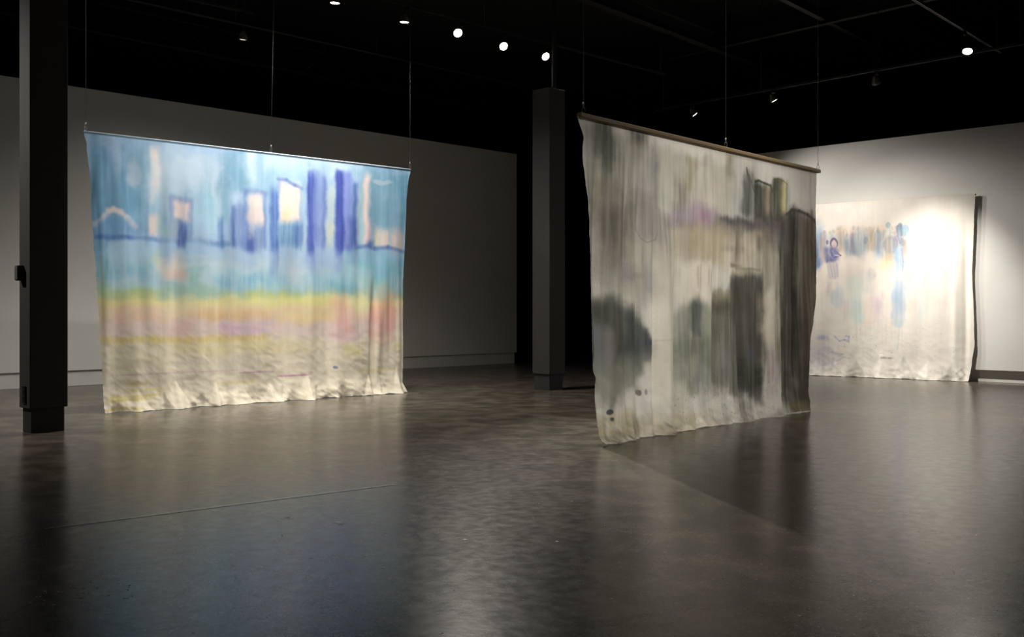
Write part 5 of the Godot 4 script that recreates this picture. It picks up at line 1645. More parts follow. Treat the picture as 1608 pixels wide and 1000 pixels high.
	[0,0.255,0.377,0.342,0.791,129,130,122,0.469,0.049,0.051,0.35],
	[0,0.303,0.349,0.391,0.789,128,135,122,0.527,0.049,0.051,0.35],
	[0,0.352,0.406,0.44,0.784,108,110,99,0.5,0.049,0.052,0.35],
	[0,0.401,0.246,0.49,0.791,104,109,98,0.56,0.05,0.052,0.35],
	[0,0.45,0.412,0.541,0.792,119,118,109,0.491,0.05,0.052,0.35],
	[0,0.5,0.445,0.591,0.793,120,118,113,0.462,0.05,0.052,0.35],
	[0,0.551,0.319,0.642,0.792,130,133,124,0.428,0.051,0.052,0.35],
	[0,0.601,0.43,0.694,0.784,118,122,109,0.439,0.051,0.053,0.35],
	[0,0.652,0.433,0.746,0.789,118,119,112,0.419,0.052,0.053,0.35],
	[0,0.704,0.476,0.798,0.783,127,132,120,0.476,0.052,0.053,0.35],
	[0,0.756,0.516,0.851,0.792,131,131,122,0.473,0.053,0.053,0.35],
	[0,0.808,0.489,0.904,0.792,115,119,107,0.422,0.053,0.053,0.35],
	[0,0.861,0.469,0.957,0.784,120,123,112,0.428,0.053,0.054,0.35],
	[0,0.074,0.826,0.188,1.127,150,154,150,0.385,0.047,0.05,0.35],
	[0,0.131,0.769,0.245,1.102,134,130,133,0.415,0.048,0.051,0.35],
	[0,0.188,0.754,0.303,1.083,129,134,131,0.397,0.048,0.051,0.35],
	[0,0.245,0.706,0.362,1.062,123,126,127,0.442,0.049,0.051,0.35],
	[0,0.303,0.665,0.421,1.043,133,130,134,0.493,0.049,0.051,0.35],
	[0,0.362,0.669,0.48,1.017,149,144,145,0.45,0.049,0.052,0.35],
	[0,0.131,0.788,0.322,1.127,112,116,124,0.6,0.067,0.09,0.4],
	[0,0.298,0.438,0.406,0.703,148,152,139,0.399,0.049,0.051,0.35],
	[0,0.357,0.391,0.465,0.694,146,150,134,0.494,0.049,0.052,0.35],
	[0,0.416,0.45,0.525,0.693,135,134,125,0.453,0.05,0.052,0.35],
	[0,0.475,0.498,0.586,0.687,135,133,120,0.495,0.05,0.052,0.35],
	[0,0.535,0.505,0.647,0.689,136,134,124,0.395,0.051,0.052,0.35],
	[0,0.596,0.5,0.709,0.691,147,150,139,0.464,0.051,0.053,0.35],
	[0,0.658,0.534,0.772,0.686,132,129,117,0.44,0.052,0.053,0.35],
	[0,0.72,0.528,0.835,0.676,140,142,132,0.432,0.052,0.053,0.35],
	[0,0.782,0.458,0.898,0.673,139,142,126,0.493,0.053,0.053,0.35],
	[0,0.845,0.421,0.963,0.681,135,136,126,0.411,0.053,0.054,0.35],
	[0,1.572,0.497,1.679,1.202,135,141,130,0.658,0.06,0.057,0.35],
	[0,1.619,0.482,1.727,1.222,123,126,118,0.702,0.06,0.057,0.35],
	[0,1.667,0.466,1.776,1.232,137,139,127,0.665,0.06,0.057,0.35],
	[0,1.715,0.404,1.824,1.242,115,120,106,0.673,0.061,0.057,0.35],
	[0,1.763,0.34,1.874,1.261,127,126,119,0.662,0.061,0.057,0.35],
	[0,1.812,0.356,1.923,1.291,130,133,120,0.618,0.062,0.058,0.35],
	[0,1.861,0.354,1.973,1.339,137,141,127,0.672,0.062,0.058,0.35],
	[0,1.911,0.357,2.023,1.385,115,120,110,0.588,0.063,0.058,0.35],
	[0,1.961,0.435,2.074,1.341,102,104,97,0.79,0.063,0.058,0.35],
	[0,2.011,0.445,2.125,1.299,123,126,118,0.543,0.063,0.058,0.35],
	[0,2.061,0.464,2.176,1.276,129,132,122,0.656,0.064,0.059,0.35],
	[0,2.112,0.385,2.228,1.243,123,131,118,0.586,0.064,0.059,0.35],
	[0,2.163,0.382,2.28,1.236,133,135,123,0.543,0.065,0.059,0.35],
	[0,2.215,0.426,2.332,1.226,120,124,115,0.665,0.065,0.059,0.35],
	[0,1.812,1.013,1.923,1.261,63,71,61,0.52,0.062,0.058,0.35],
	[0,1.861,0.992,1.973,1.303,87,94,89,0.57,0.062,0.058,0.35],
	[0,1.911,0.969,2.023,1.364,72,79,74,0.61,0.063,0.058,0.35],
	[0,1.961,0.94,2.074,1.32,82,86,83,0.54,0.063,0.058,0.35],
	[0,1.572,0.785,1.703,0.941,121,127,115,0.418,0.06,0.057,0.35],
	[0,1.643,0.7,1.776,0.937,95,100,88,0.47,0.06,0.057,0.35],
	[0,1.715,0.749,1.849,0.935,118,123,112,0.353,0.061,0.057,0.35],
	[0,1.788,0.752,1.923,0.937,98,97,87,0.43,0.062,0.058,0.35],
	[0,1.861,0.751,1.998,0.933,108,107,97,0.46,0.062,0.058,0.35],
	[0,1.936,0.652,2.074,0.933,115,118,110,0.367,0.063,0.058,0.35],
	[0,2.011,0.655,2.15,0.937,98,99,91,0.48,0.064,0.059,0.35],
	[0,2.087,0.651,2.228,0.934,98,103,90,0.38,0.064,0.059,0.35],
	[0,2.163,0.618,2.306,0.935,108,108,96,0.39,0.065,0.059,0.35],
	[0,2.241,0.668,2.385,0.929,107,108,99,0.39,0.066,0.059,0.35],
	[1,1.21,0.913,1.578,0.918,136,132,124,0.5,0.012,0,0.2],
	[1,1.578,0.918,2.106,0.92,136,132,124,0.5,0.013,0,0.2],
	[0,1.176,0.255,1.566,1.737,206,200,188,0.6,0.046,0.148,0.3],
	[0,1.625,1.309,2.247,1.683,212,204,190,0.7,0.075,0.058,0.35],
	[0,1.979,1.439,2.004,1.646,150,140,118,0.6,0.013,0.032,0.2],
	[0,2.03,1.408,2.055,1.667,150,140,118,0.6,0.013,0.032,0.2],
	[0,2.183,1.469,2.208,1.639,150,140,118,0.6,0.013,0.033,0.2],
	[0,2.234,1.391,2.26,1.608,150,140,118,0.6,0.013,0.033,0.2],
	[0,1.905,1.528,1.929,1.682,150,140,118,0.6,0.012,0.032,0.2],
	[0,1.979,0.335,2.196,0.725,122,124,124,0.5,0.064,0.091,0.4],
	[0,2.432,0.441,2.676,0.844,116,118,120,0.55,0.054,0.094,0.4],
	[1,0.914,2.363,0.925,1.958,112,104,98,0.5,0.007,0,0.2],
	[1,0.925,1.958,0.968,1.877,112,104,98,0.5,0.007,0,0.2],
	[1,0.968,1.877,1.077,1.846,106,98,92,0.56,0.007,0,0.2],
	[1,1.077,1.846,1.21,1.877,106,98,92,0.56,0.007,0,0.2],
	[1,1.21,1.877,1.243,1.977,112,104,98,0.5,0.007,0,0.2],
	[1,1.613,2.187,1.578,1.996,120,110,104,0.35,0.008,0,0.2],
	[1,1.578,1.996,1.531,1.919,120,110,104,0.35,0.008,0,0.2],
	[0,0.197,0.025,0.882,0.256,176,164,128,0.6,0.141,0.058,0.6],
	[0,0.725,0.024,0.99,0.202,114,110,94,0.56,0.085,0.048,0.5],
	[0,0.882,-0.034,2.17,0.184,196,184,150,0.5,0.28,0.056,0.5],
	[2,0.371,0.259,0.47,0.311,78,80,86,0.95,0.02,0.011,0.1],
	[2,0.421,0.199,0.48,0.234,86,86,88,0.9,0.02,0.012,0.1],
	[2,0.925,0.398,0.979,0.458,104,104,102,0.78,0.022,0.012,0.1],
	[2,1.033,0.398,1.077,0.452,118,118,114,0.6,0.022,0.012,0.1],
	[0,4.066,0.011,4.543,0.124,166,144,104,0.5,0.136,0.038,0.5],
	[2,1.723,0.38,1.735,0.388,98,98,96,0.405,0.01,0.005,0],
	[2,2.715,0.097,2.735,0.107,98,98,96,0.349,0.011,0.005,0],
	[2,2.708,0.054,2.727,0.066,110,104,94,0.508,0.011,0.005,0],
	[2,1.766,0.1,1.774,0.114,98,98,96,0.252,0.01,0.005,0],
	[2,2.761,0.226,2.772,0.232,98,98,96,0.508,0.011,0.005,0],
	[2,2.681,0.518,2.693,0.525,98,98,96,0.22,0.011,0.005,0],
	[2,2.276,0.165,2.284,0.172,110,104,94,0.326,0.01,0.005,0],
	[2,3.827,0.194,3.842,0.203,124,114,98,0.506,0.013,0.006,0],
	[2,2.649,0.381,2.657,0.389,98,98,96,0.247,0.011,0.005,0],
	[2,2.201,0.174,2.219,0.189,124,114,98,0.291,0.01,0.005,0],
	[2,2.009,0.151,2.025,0.16,110,104,94,0.494,0.01,0.005,0],
	[2,1.87,0.476,1.888,0.483,98,98,96,0.336,0.01,0.005,0],
	[2,2.171,0.429,2.183,0.444,110,104,94,0.59,0.01,0.005,0],
	[2,3.195,0.373,3.213,0.388,98,98,96,0.275,0.012,0.006,0],
	[2,2.628,0.116,2.647,0.127,110,104,94,0.515,0.011,0.005,0],
	[2,2.187,0.542,2.194,0.557,110,104,94,0.539,0.01,0.005,0],
	[2,3.829,0.39,3.843,0.4,124,114,98,0.358,0.013,0.006,0],
	[2,2.265,0.067,2.272,0.08,98,98,96,0.508,0.01,0.005,0],
	[2,3.052,0.046,3.071,0.059,110,104,94,0.596,0.012,0.006,0],
	[2,3.539,0.117,3.56,0.126,98,98,96,0.33,0.012,0.006,0],
	[2,2.68,0.392,2.69,0.405,98,98,96,0.528,0.011,0.005,0],
	[2,2.428,0.11,2.446,0.124,110,104,94,0.543,0.011,0.005,0],
	[2,4.281,0.008,4.299,0.025,98,98,96,0.592,0.014,0.006,0],
	[2,4.252,0.253,4.269,0.268,110,104,94,0.492,0.014,0.006,0],
	[2,2.471,0.525,2.479,0.54,110,104,94,0.291,0.011,0.005,0],
	[2,1.724,0.542,1.739,0.55,124,114,98,0.456,0.01,0.005,0],
	[2,2.337,0.311,2.349,0.323,98,98,96,0.388,0.011,0.005,0],
	[2,4.095,0.1,4.108,0.116,98,98,96,0.566,0.013,0.006,0],
	[2,3.149,-0,3.169,0.006,124,114,98,0.367,0.012,0.006,0],
	[2,4.031,0.149,4.042,0.159,124,114,98,0.571,0.013,0.006,0],
	[2,3.326,0.061,3.343,0.074,124,114,98,0.436,0.012,0.006,0],
	[2,2.667,0.176,2.68,0.182,98,98,96,0.316,0.011,0.005,0],
	[2,2.901,0.144,2.91,0.158,98,98,96,0.521,0.011,0.006,0],
	[2,2.096,0.109,2.115,0.119,124,114,98,0.455,0.01,0.005,0],
	[2,1.74,0.357,1.75,0.372,98,98,96,0.493,0.01,0.005,0],
	[2,2.014,0.285,2.026,0.297,110,104,94,0.442,0.01,0.005,0],
	[2,2.517,0.12,2.536,0.127,110,104,94,0.564,0.011,0.005,0],
	[2,3.006,0.136,3.026,0.145,110,104,94,0.283,0.012,0.006,0],
	[2,1.61,0.318,1.627,0.333,110,104,94,0.404,0.01,0.005,0],
	[2,4.206,0.202,4.217,0.216,110,104,94,0.37,0.013,0.006,0],
	[2,3.156,0.41,3.167,0.42,98,98,96,0.451,0.012,0.006,0],
	[2,1.684,0.179,1.7,0.193,110,104,94,0.499,0.01,0.005,0],
	[2,2.143,0.438,2.156,0.445,98,98,96,0.27,0.01,0.005,0],
	[2,4.004,-0.031,4.024,-0.024,124,114,98,0.485,0.013,0.006,0],
	[2,3.485,0.388,3.506,0.404,110,104,94,0.395,0.012,0.006,0],
	[2,1.558,0.136,1.574,0.15,98,98,96,0.471,0.009,0.005,0],
	[2,1.901,0.33,1.915,0.345,124,114,98,0.363,0.01,0.005,0],
	[2,3.519,-0.027,3.531,-0.011,124,114,98,0.447,0.012,0.006,0],
	[2,2.316,0.484,2.325,0.49,110,104,94,0.436,0.011,0.005,0],
	[2,1.857,0.417,1.868,0.43,98,98,96,0.394,0.01,0.005,0],
	[2,4.248,0.254,4.259,0.267,110,104,94,0.4,0.014,0.006,0],
	[2,2.132,0.389,2.143,0.395,110,104,94,0.342,0.01,0.005,0],
	[2,2.647,0.371,2.663,0.381,110,104,94,0.386,0.011,0.005,0],
	[2,3.88,0.219,3.888,0.234,124,114,98,0.342,0.013,0.006,0],
	[2,3.239,0.035,3.252,0.046,124,114,98,0.263,0.012,0.006,0],
	[2,3.306,0.127,3.314,0.141,98,98,96,0.346,0.012,0.006,0],
	[2,3.935,0.075,3.953,0.089,124,114,98,0.52,0.013,0.006,0],
	[2,1.937,0.289,1.951,0.297,110,104,94,0.559,0.01,0.005,0],
	[2,3.769,0.53,3.782,0.541,124,114,98,0.31,0.013,0.006,0],
	[2,2.919,0.543,2.934,0.557,124,114,98,0.456,0.011,0.006,0],
	[2,2.792,0.376,2.805,0.388,124,114,98,0.207,0.011,0.005,0],
	[2,3.768,0.504,3.788,0.517,110,104,94,0.31,0.013,0.006,0],
	[2,2.394,0.125,2.403,0.138,110,104,94,0.23,0.011,0.005,0],
	[2,2.072,0.188,2.08,0.196,110,104,94,0.223,0.01,0.005,0],
	[2,2.212,0.177,2.228,0.192,110,104,94,0.42,0.01,0.005,0],
	[2,4.17,0.487,4.194,0.498,110,104,94,0.216,0.013,0.006,0],
	[2,2.849,0.156,2.862,0.168,98,98,96,0.501,0.011,0.005,0],
	[2,3.14,0.013,3.148,0.019,110,104,94,0.216,0.012,0.006,0],
	[2,2.382,0.196,2.39,0.206,110,104,94,0.272,0.011,0.005,0],
	[2,3.177,0.177,3.199,0.187,124,114,98,0.33,0.012,0.006,0],
	[2,2.602,0.326,2.616,0.331,98,98,96,0.482,0.011,0.005,0],
	[2,1.984,0.479,1.992,0.488,98,98,96,0.462,0.01,0.005,0],
	[2,2.704,0.219,2.723,0.233,98,98,96,0.516,0.011,0.005,0],
	[2,3.077,0.302,3.097,0.314,124,114,98,0.464,0.012,0.006,0],
	[2,2.89,0.473,2.898,0.487,98,98,96,0.257,0.011,0.006,0],
	[2,1.984,0.377,1.999,0.382,98,98,96,0.406,0.01,0.005,0],
	[2,1.568,0.174,1.578,0.186,98,98,96,0.352,0.009,0.005,0],
	[2,3.338,0.361,3.353,0.373,98,98,96,0.265,0.012,0.006,0],
	[2,4.079,0.431,4.104,0.439,98,98,96,0.515,0.013,0.006,0],
	[2,3.836,-0.034,3.855,-0.024,98,98,96,0.305,0.013,0.006,0],
	[2,3.182,0.464,3.202,0.476,124,114,98,0.543,0.012,0.006,0],
	[2,4.399,0.243,4.422,0.25,124,114,98,0.504,0.014,0.006,0],
	[2,3.07,0.05,3.086,0.061,110,104,94,0.235,0.012,0.006,0],
	[2,3.694,0.491,3.706,0.498,124,114,98,0.377,0.013,0.006,0],
	[2,3.534,0.399,3.553,0.412,110,104,94,0.214,0.012,0.006,0],
	[2,3.879,0.371,3.888,0.38,124,114,98,0.282,0.013,0.006,0],
	[2,2.881,0.279,2.895,0.293,98,98,96,0.523,0.011,0.006,0],
	[2,3.635,0.284,3.657,0.295,98,98,96,0.389,0.013,0.006,0],
	[2,1.842,0.187,1.85,0.199,110,104,94,0.441,0.01,0.005,0],
	[2,3.979,0.108,4.003,0.118,124,114,98,0.543,0.013,0.006,0],
	[2,2.201,0.306,2.214,0.312,110,104,94,0.541,0.01,0.005,0],
	[2,4.073,0.521,4.089,0.532,98,98,96,0.232,0.013,0.006,0],
	[2,2.284,0.118,2.298,0.133,98,98,96,0.526,0.01,0.005,0],
	[2,1.846,0.479,1.858,0.487,110,104,94,0.563,0.01,0.005,0],
	[2,2.107,0.124,2.116,0.132,110,104,94,0.288,0.01,0.005,0],
	[2,4.118,0.172,4.142,0.187,98,98,96,0.353,0.013,0.006,0],
	[2,3.223,0.009,3.233,0.02,124,114,98,0.522,0.012,0.006,0],
	[2,3.397,0.127,3.408,0.138,98,98,96,0.585,0.012,0.006,0],
	[2,4.174,0.443,4.194,0.455,124,114,98,0.556,0.013,0.006,0],
	[2,4.146,-0.002,4.162,0.015,98,98,96,0.347,0.013,0.006,0],
	[2,3.014,0.137,3.03,0.144,110,104,94,0.347,0.012,0.006,0],
	[2,4.299,-0.054,4.31,-0.041,124,114,98,0.354,0.014,0.006,0],
	[2,2.995,0.385,3.002,0.393,110,104,94,0.583,0.012,0.006,0],
	[2,2.731,0.354,2.749,0.369,98,98,96,0.345,0.011,0.005,0],
	[2,4.263,0.153,4.281,0.169,98,98,96,0.27,0.014,0.006,0],
	[2,2.018,0.469,2.028,0.481,98,98,96,0.589,0.01,0.005,0],
	[2,1.709,0.572,1.722,0.579,98,98,96,0.465,0.01,0.005,0],
	[2,3.618,0.413,3.628,0.422,110,104,94,0.597,0.013,0.006,0],
	[2,3.385,0.15,3.393,0.157,124,114,98,0.235,0.012,0.006,0],
	[2,2.256,0.094,2.272,0.105,124,114,98,0.561,0.01,0.005,0],
	[2,3.118,0.097,3.126,0.105,110,104,94,0.562,0.012,0.006,0],
	[2,2.109,0.458,2.117,0.469,98,98,96,0.406,0.01,0.005,0],
	[2,2.37,0.049,2.382,0.062,110,104,94,0.439,0.011,0.005,0],
	[2,3.445,0.303,3.465,0.319,98,98,96,0.259,0.012,0.006,0],
	[2,2.48,0.203,2.499,0.219,124,114,98,0.449,0.011,0.005,0],
	[2,3.31,0.46,3.328,0.472,124,114,98,0.568,0.012,0.006,0],
	[2,2.496,0.276,2.505,0.283,110,104,94,0.435,0.011,0.005,0],
	[2,3.77,0.451,3.786,0.463,98,98,96,0.399,0.013,0.006,0],
	[2,2.754,0.153,2.771,0.161,110,104,94,0.295,0.011,0.005,0],
	[2,3.63,0.41,3.651,0.419,110,104,94,0.534,0.013,0.006,0],
	[2,3.117,0.319,3.131,0.326,98,98,96,0.597,0.012,0.006,0],
	[2,1.672,0.08,1.68,0.086,110,104,94,0.279,0.01,0.005,0],
	[2,2.202,0.162,2.218,0.171,110,104,94,0.369,0.01,0.005,0],
	[2,2.33,0.297,2.349,0.304,110,104,94,0.269,0.011,0.005,0],
	[2,2.666,0.056,2.674,0.067,110,104,94,0.435,0.011,0.005,0],
	[2,2.851,0.012,2.869,0.025,98,98,96,0.516,0.011,0.005,0],
	[2,2.268,0.545,2.275,0.556,98,98,96,0.487,0.01,0.005,0],
	[2,2.888,0.466,2.905,0.476,98,98,96,0.382,0.011,0.006,0],
	[2,2.151,0.322,2.166,0.334,110,104,94,0.279,0.01,0.005,0],
	[2,1.766,0.225,1.785,0.233,124,114,98,0.465,0.01,0.005,0],
	[2,2.388,0.541,2.4,0.555,110,104,94,0.262,0.011,0.005,0],
	[2,1.724,0.294,1.742,0.308,110,104,94,0.353,0.01,0.005,0],
	[2,3.392,0.402,3.401,0.418,98,98,96,0.524,0.012,0.006,0],
	[2,2.286,0.073,2.303,0.083,110,104,94,0.227,0.01,0.005,0],
	[2,2.681,0.206,2.688,0.213,98,98,96,0.218,0.011,0.005,0],
	[2,3.5,0.092,3.509,0.102,110,104,94,0.288,0.012,0.006,0],
	[2,4.26,0.373,4.271,0.389,124,114,98,0.485,0.014,0.006,0],
	[2,2.247,0.057,2.259,0.062,110,104,94,0.418,0.01,0.005,0],
	[2,2.662,0.431,2.682,0.444,124,114,98,0.487,0.011,0.005,0],
	[2,1.834,0.383,1.848,0.388,110,104,94,0.55,0.01,0.005,0],
	[2,1.758,0.414,1.771,0.428,98,98,96,0.514,0.01,0.005,0],
	[2,3.98,0.193,4.004,0.206,98,98,96,0.413,0.013,0.006,0],
	[2,2.337,0.461,2.353,0.467,124,114,98,0.404,0.011,0.005,0],
	[2,3.114,0.43,3.125,0.441,98,98,96,0.209,0.012,0.006,0],
	[2,2.66,0.239,2.667,0.248,110,104,94,0.508,0.011,0.005,0],
	[2,3.464,0.106,3.479,0.114,98,98,96,0.417,0.012,0.006,0],
	[2,2.985,0.399,3.004,0.405,124,114,98,0.393,0.012,0.006,0],
	[2,3.549,0.427,3.564,0.437,124,114,98,0.382,0.012,0.006,0],
	[2,1.762,0.387,1.776,0.4,124,114,98,0.462,0.01,0.005,0],
	[2,3.379,0.192,3.397,0.201,110,104,94,0.337,0.012,0.006,0],
	[2,2.604,0.321,2.619,0.336,124,114,98,0.522,0.011,0.005,0],
	[2,2.123,0.389,2.13,0.403,98,98,96,0.274,0.01,0.005,0],
	[2,1.801,0.477,1.819,0.482,110,104,94,0.558,0.01,0.005,0],
	[2,3.926,0.033,3.942,0.044,124,114,98,0.262,0.013,0.006,0],
	[2,3.273,0.155,3.286,0.161,98,98,96,0.541,0.012,0.006,0],
	[2,2.391,0.112,2.41,0.122,110,104,94,0.261,0.011,0.005,0],
	[2,3.717,0.253,3.727,0.262,98,98,96,0.359,0.013,0.006,0],
	[2,3.135,0.413,3.143,0.423,124,114,98,0.513,0.012,0.006,0],
	[2,3.563,0.487,3.576,0.494,110,104,94,0.45,0.012,0.006,0],
	[2,2.018,0.558,2.033,0.569,124,114,98,0.239,0.01,0.005,0],
	[2,3.477,0.064,3.489,0.075,98,98,96,0.553,0.012,0.006,0],
	[2,1.849,0.276,1.861,0.29,110,104,94,0.404,0.01,0.005,0],
	[2,1.852,0.464,1.862,0.473,124,114,98,0.206,0.01,0.005,0],
	[2,2.12,0.393,2.131,0.405,124,114,98,0.297,0.01,0.005,0],
	[2,3.111,0.341,3.119,0.355,124,114,98,0.308,0.012,0.006,0],
	[2,3.691,0.273,3.715,0.28,124,114,98,0.385,0.013,0.006,0],
	[2,3.146,0.456,3.163,0.467,124,114,98,0.264,0.012,0.006,0],
	[2,4.287,-0.055,4.308,-0.04,110,104,94,0.324,0.014,0.006,0],
	[2,4,0.127,4.009,0.144,110,104,94,0.348,0.013,0.006,0],
	[2,2.668,0.283,2.679,0.296,98,98,96,0.347,0.011,0.005,0],
	[2,3.493,0.496,3.509,0.503,124,114,98,0.544,0.012,0.006,0],
	[2,2.072,0.114,2.083,0.123,98,98,96,0.424,0.01,0.005,0],
	[2,2.239,0.163,2.253,0.176,110,104,94,0.346,0.01,0.005,0],
	[2,4.383,0.146,4.394,0.16,110,104,94,0.335,0.014,0.006,0],
	[2,2.626,0.045,2.637,0.055,110,104,94,0.599,0.011,0.005,0],
	[2,2.041,0.296,2.052,0.304,110,104,94,0.516,0.01,0.005,0],
	[2,2.737,0.104,2.749,0.117,110,104,94,0.351,0.011,0.005,0],
	[2,4.054,0.356,4.069,0.363,98,98,96,0.389,0.013,0.006,0],
	[2,2.041,0.477,2.055,0.49,124,114,98,0.525,0.01,0.005,0],
	[2,2.863,0.17,2.881,0.183,124,114,98,0.316,0.011,0.005,0],
	[2,2.956,0.165,2.974,0.171,124,114,98,0.323,0.011,0.006,0],
	[2,3.386,0.237,3.403,0.251,98,98,96,0.533,0.012,0.006,0],
	[2,3.366,0.133,3.378,0.14,124,114,98,0.397,0.012,0.006,0],
	[2,3.002,0.46,3.01,0.476,110,104,94,0.445,0.012,0.006,0],
	[2,1.634,0.102,1.651,0.114,124,114,98,0.523,0.01,0.005,0],
	[2,1.723,0.119,1.741,0.124,98,98,96,0.556,0.01,0.005,0],
	[2,2.688,0.109,2.705,0.12,110,104,94,0.281,0.011,0.005,0],
	[2,4.091,0.341,4.1,0.351,110,104,94,0.564,0.013,0.006,0],
	[2,1.608,0.212,1.614,0.224,98,98,96,0.311,0.01,0.005,0],
	[2,4.164,-0.007,4.187,0.01,124,114,98,0.441,0.013,0.006,0],
	[2,4.337,0.209,4.345,0.216,124,114,98,0.291,0.014,0.006,0],
	[2,1.775,0.101,1.788,0.112,110,104,94,0.353,0.01,0.005,0],
	[2,2.981,0.344,3,0.359,110,104,94,0.312,0.012,0.006,0],
	[2,3.592,0.066,3.604,0.08,124,114,98,0.218,0.012,0.006,0],
	[2,1.784,0.349,1.8,0.359,124,114,98,0.401,0.01,0.005,0],
	[2,1.618,0.192,1.632,0.206,124,114,98,0.36,0.01,0.005,0],
	[2,1.946,0.31,1.963,0.325,110,104,94,0.41,0.01,0.005,0],
	[2,1.931,0.098,1.943,0.108,110,104,94,0.461,0.01,0.005,0],
	[2,2.173,0.271,2.191,0.279,124,114,98,0.454,0.01,0.005,0],
	[2,2.808,0.355,2.823,0.363,124,114,98,0.523,0.011,0.005,0],
	[2,4.004,0.367,4.025,0.374,98,98,96,0.441,0.013,0.006,0],
	[2,3.227,0.484,3.246,0.493,110,104,94,0.515,0.012,0.006,0],
	[2,3.385,0.085,3.399,0.098,124,114,98,0.276,0.012,0.006,0],
	[2,1.798,0.366,1.81,0.373,110,104,94,0.458,0.01,0.005,0],
	[2,2.672,0.408,2.68,0.421,110,104,94,0.265,0.011,0.005,0],
	[2,3.109,0.447,3.126,0.458,110,104,94,0.207,0.012,0.006,0],
	[2,4.197,0.417,4.206,0.432,98,98,96,0.241,0.013,0.006,0],
	[2,2.675,0.098,2.696,0.11,98,98,96,0.291,0.011,0.005,0],
	[2,3.069,0.194,3.082,0.205,110,104,94,0.592,0.012,0.006,0],
	[2,1.94,0.409,1.949,0.423,110,104,94,0.224,0.01,0.005,0],
	[2,3.068,0.058,3.078,0.066,124,114,98,0.301,0.012,0.006,0],
	[2,1.763,0.326,1.772,0.335,124,114,98,0.289,0.01,0.005,0],
	[2,2.157,0.105,2.169,0.119,110,104,94,0.246,0.01,0.005,0],
	[2,3.607,0.292,3.623,0.298,110,104,94,0.284,0.012,0.006,0],
	[2,1.642,0.189,1.653,0.203,124,114,98,0.29,0.01,0.005,0],
	[2,2.627,0.224,2.645,0.237,98,98,96,0.375,0.011,0.005,0],
	[2,3.667,0.069,3.682,0.077,124,114,98,0.562,0.013,0.006,0],
	[2,3.835,0.424,3.844,0.433,98,98,96,0.561,0.013,0.006,0],
	[2,4.422,0.225,4.432,0.24,124,114,98,0.591,0.014,0.006,0],
	[2,1.586,0.257,1.599,0.271,124,114,98,0.527,0.009,0.005,0],
	[2,4.012,0.28,4.03,0.297,110,104,94,0.457,0.013,0.006,0],
	[2,3.32,0.18,3.328,0.19,124,114,98,0.408,0.012,0.006,0],
	[2,2.128,0.537,2.135,0.543,110,104,94,0.516,0.01,0.005,0],
	[2,2.323,0.28,2.34,0.287,98,98,96,0.457,0.011,0.005,0],
	[2,4.423,0.349,4.445,0.366,98,98,96,0.272,0.014,0.006,0],
	[2,2.564,0.296,2.576,0.303,98,98,96,0.386,0.011,0.005,0],
	[2,2.821,0.311,2.83,0.326,124,114,98,0.588,0.011,0.005,0],
	[2,2.365,0.223,2.383,0.232,98,98,96,0.312,0.011,0.005,0],
	[2,1.82,0.547,1.831,0.561,110,104,94,0.261,0.01,0.005,0],
	[2,2.549,0.233,2.561,0.245,110,104,94,0.37,0.011,0.005,0],
]

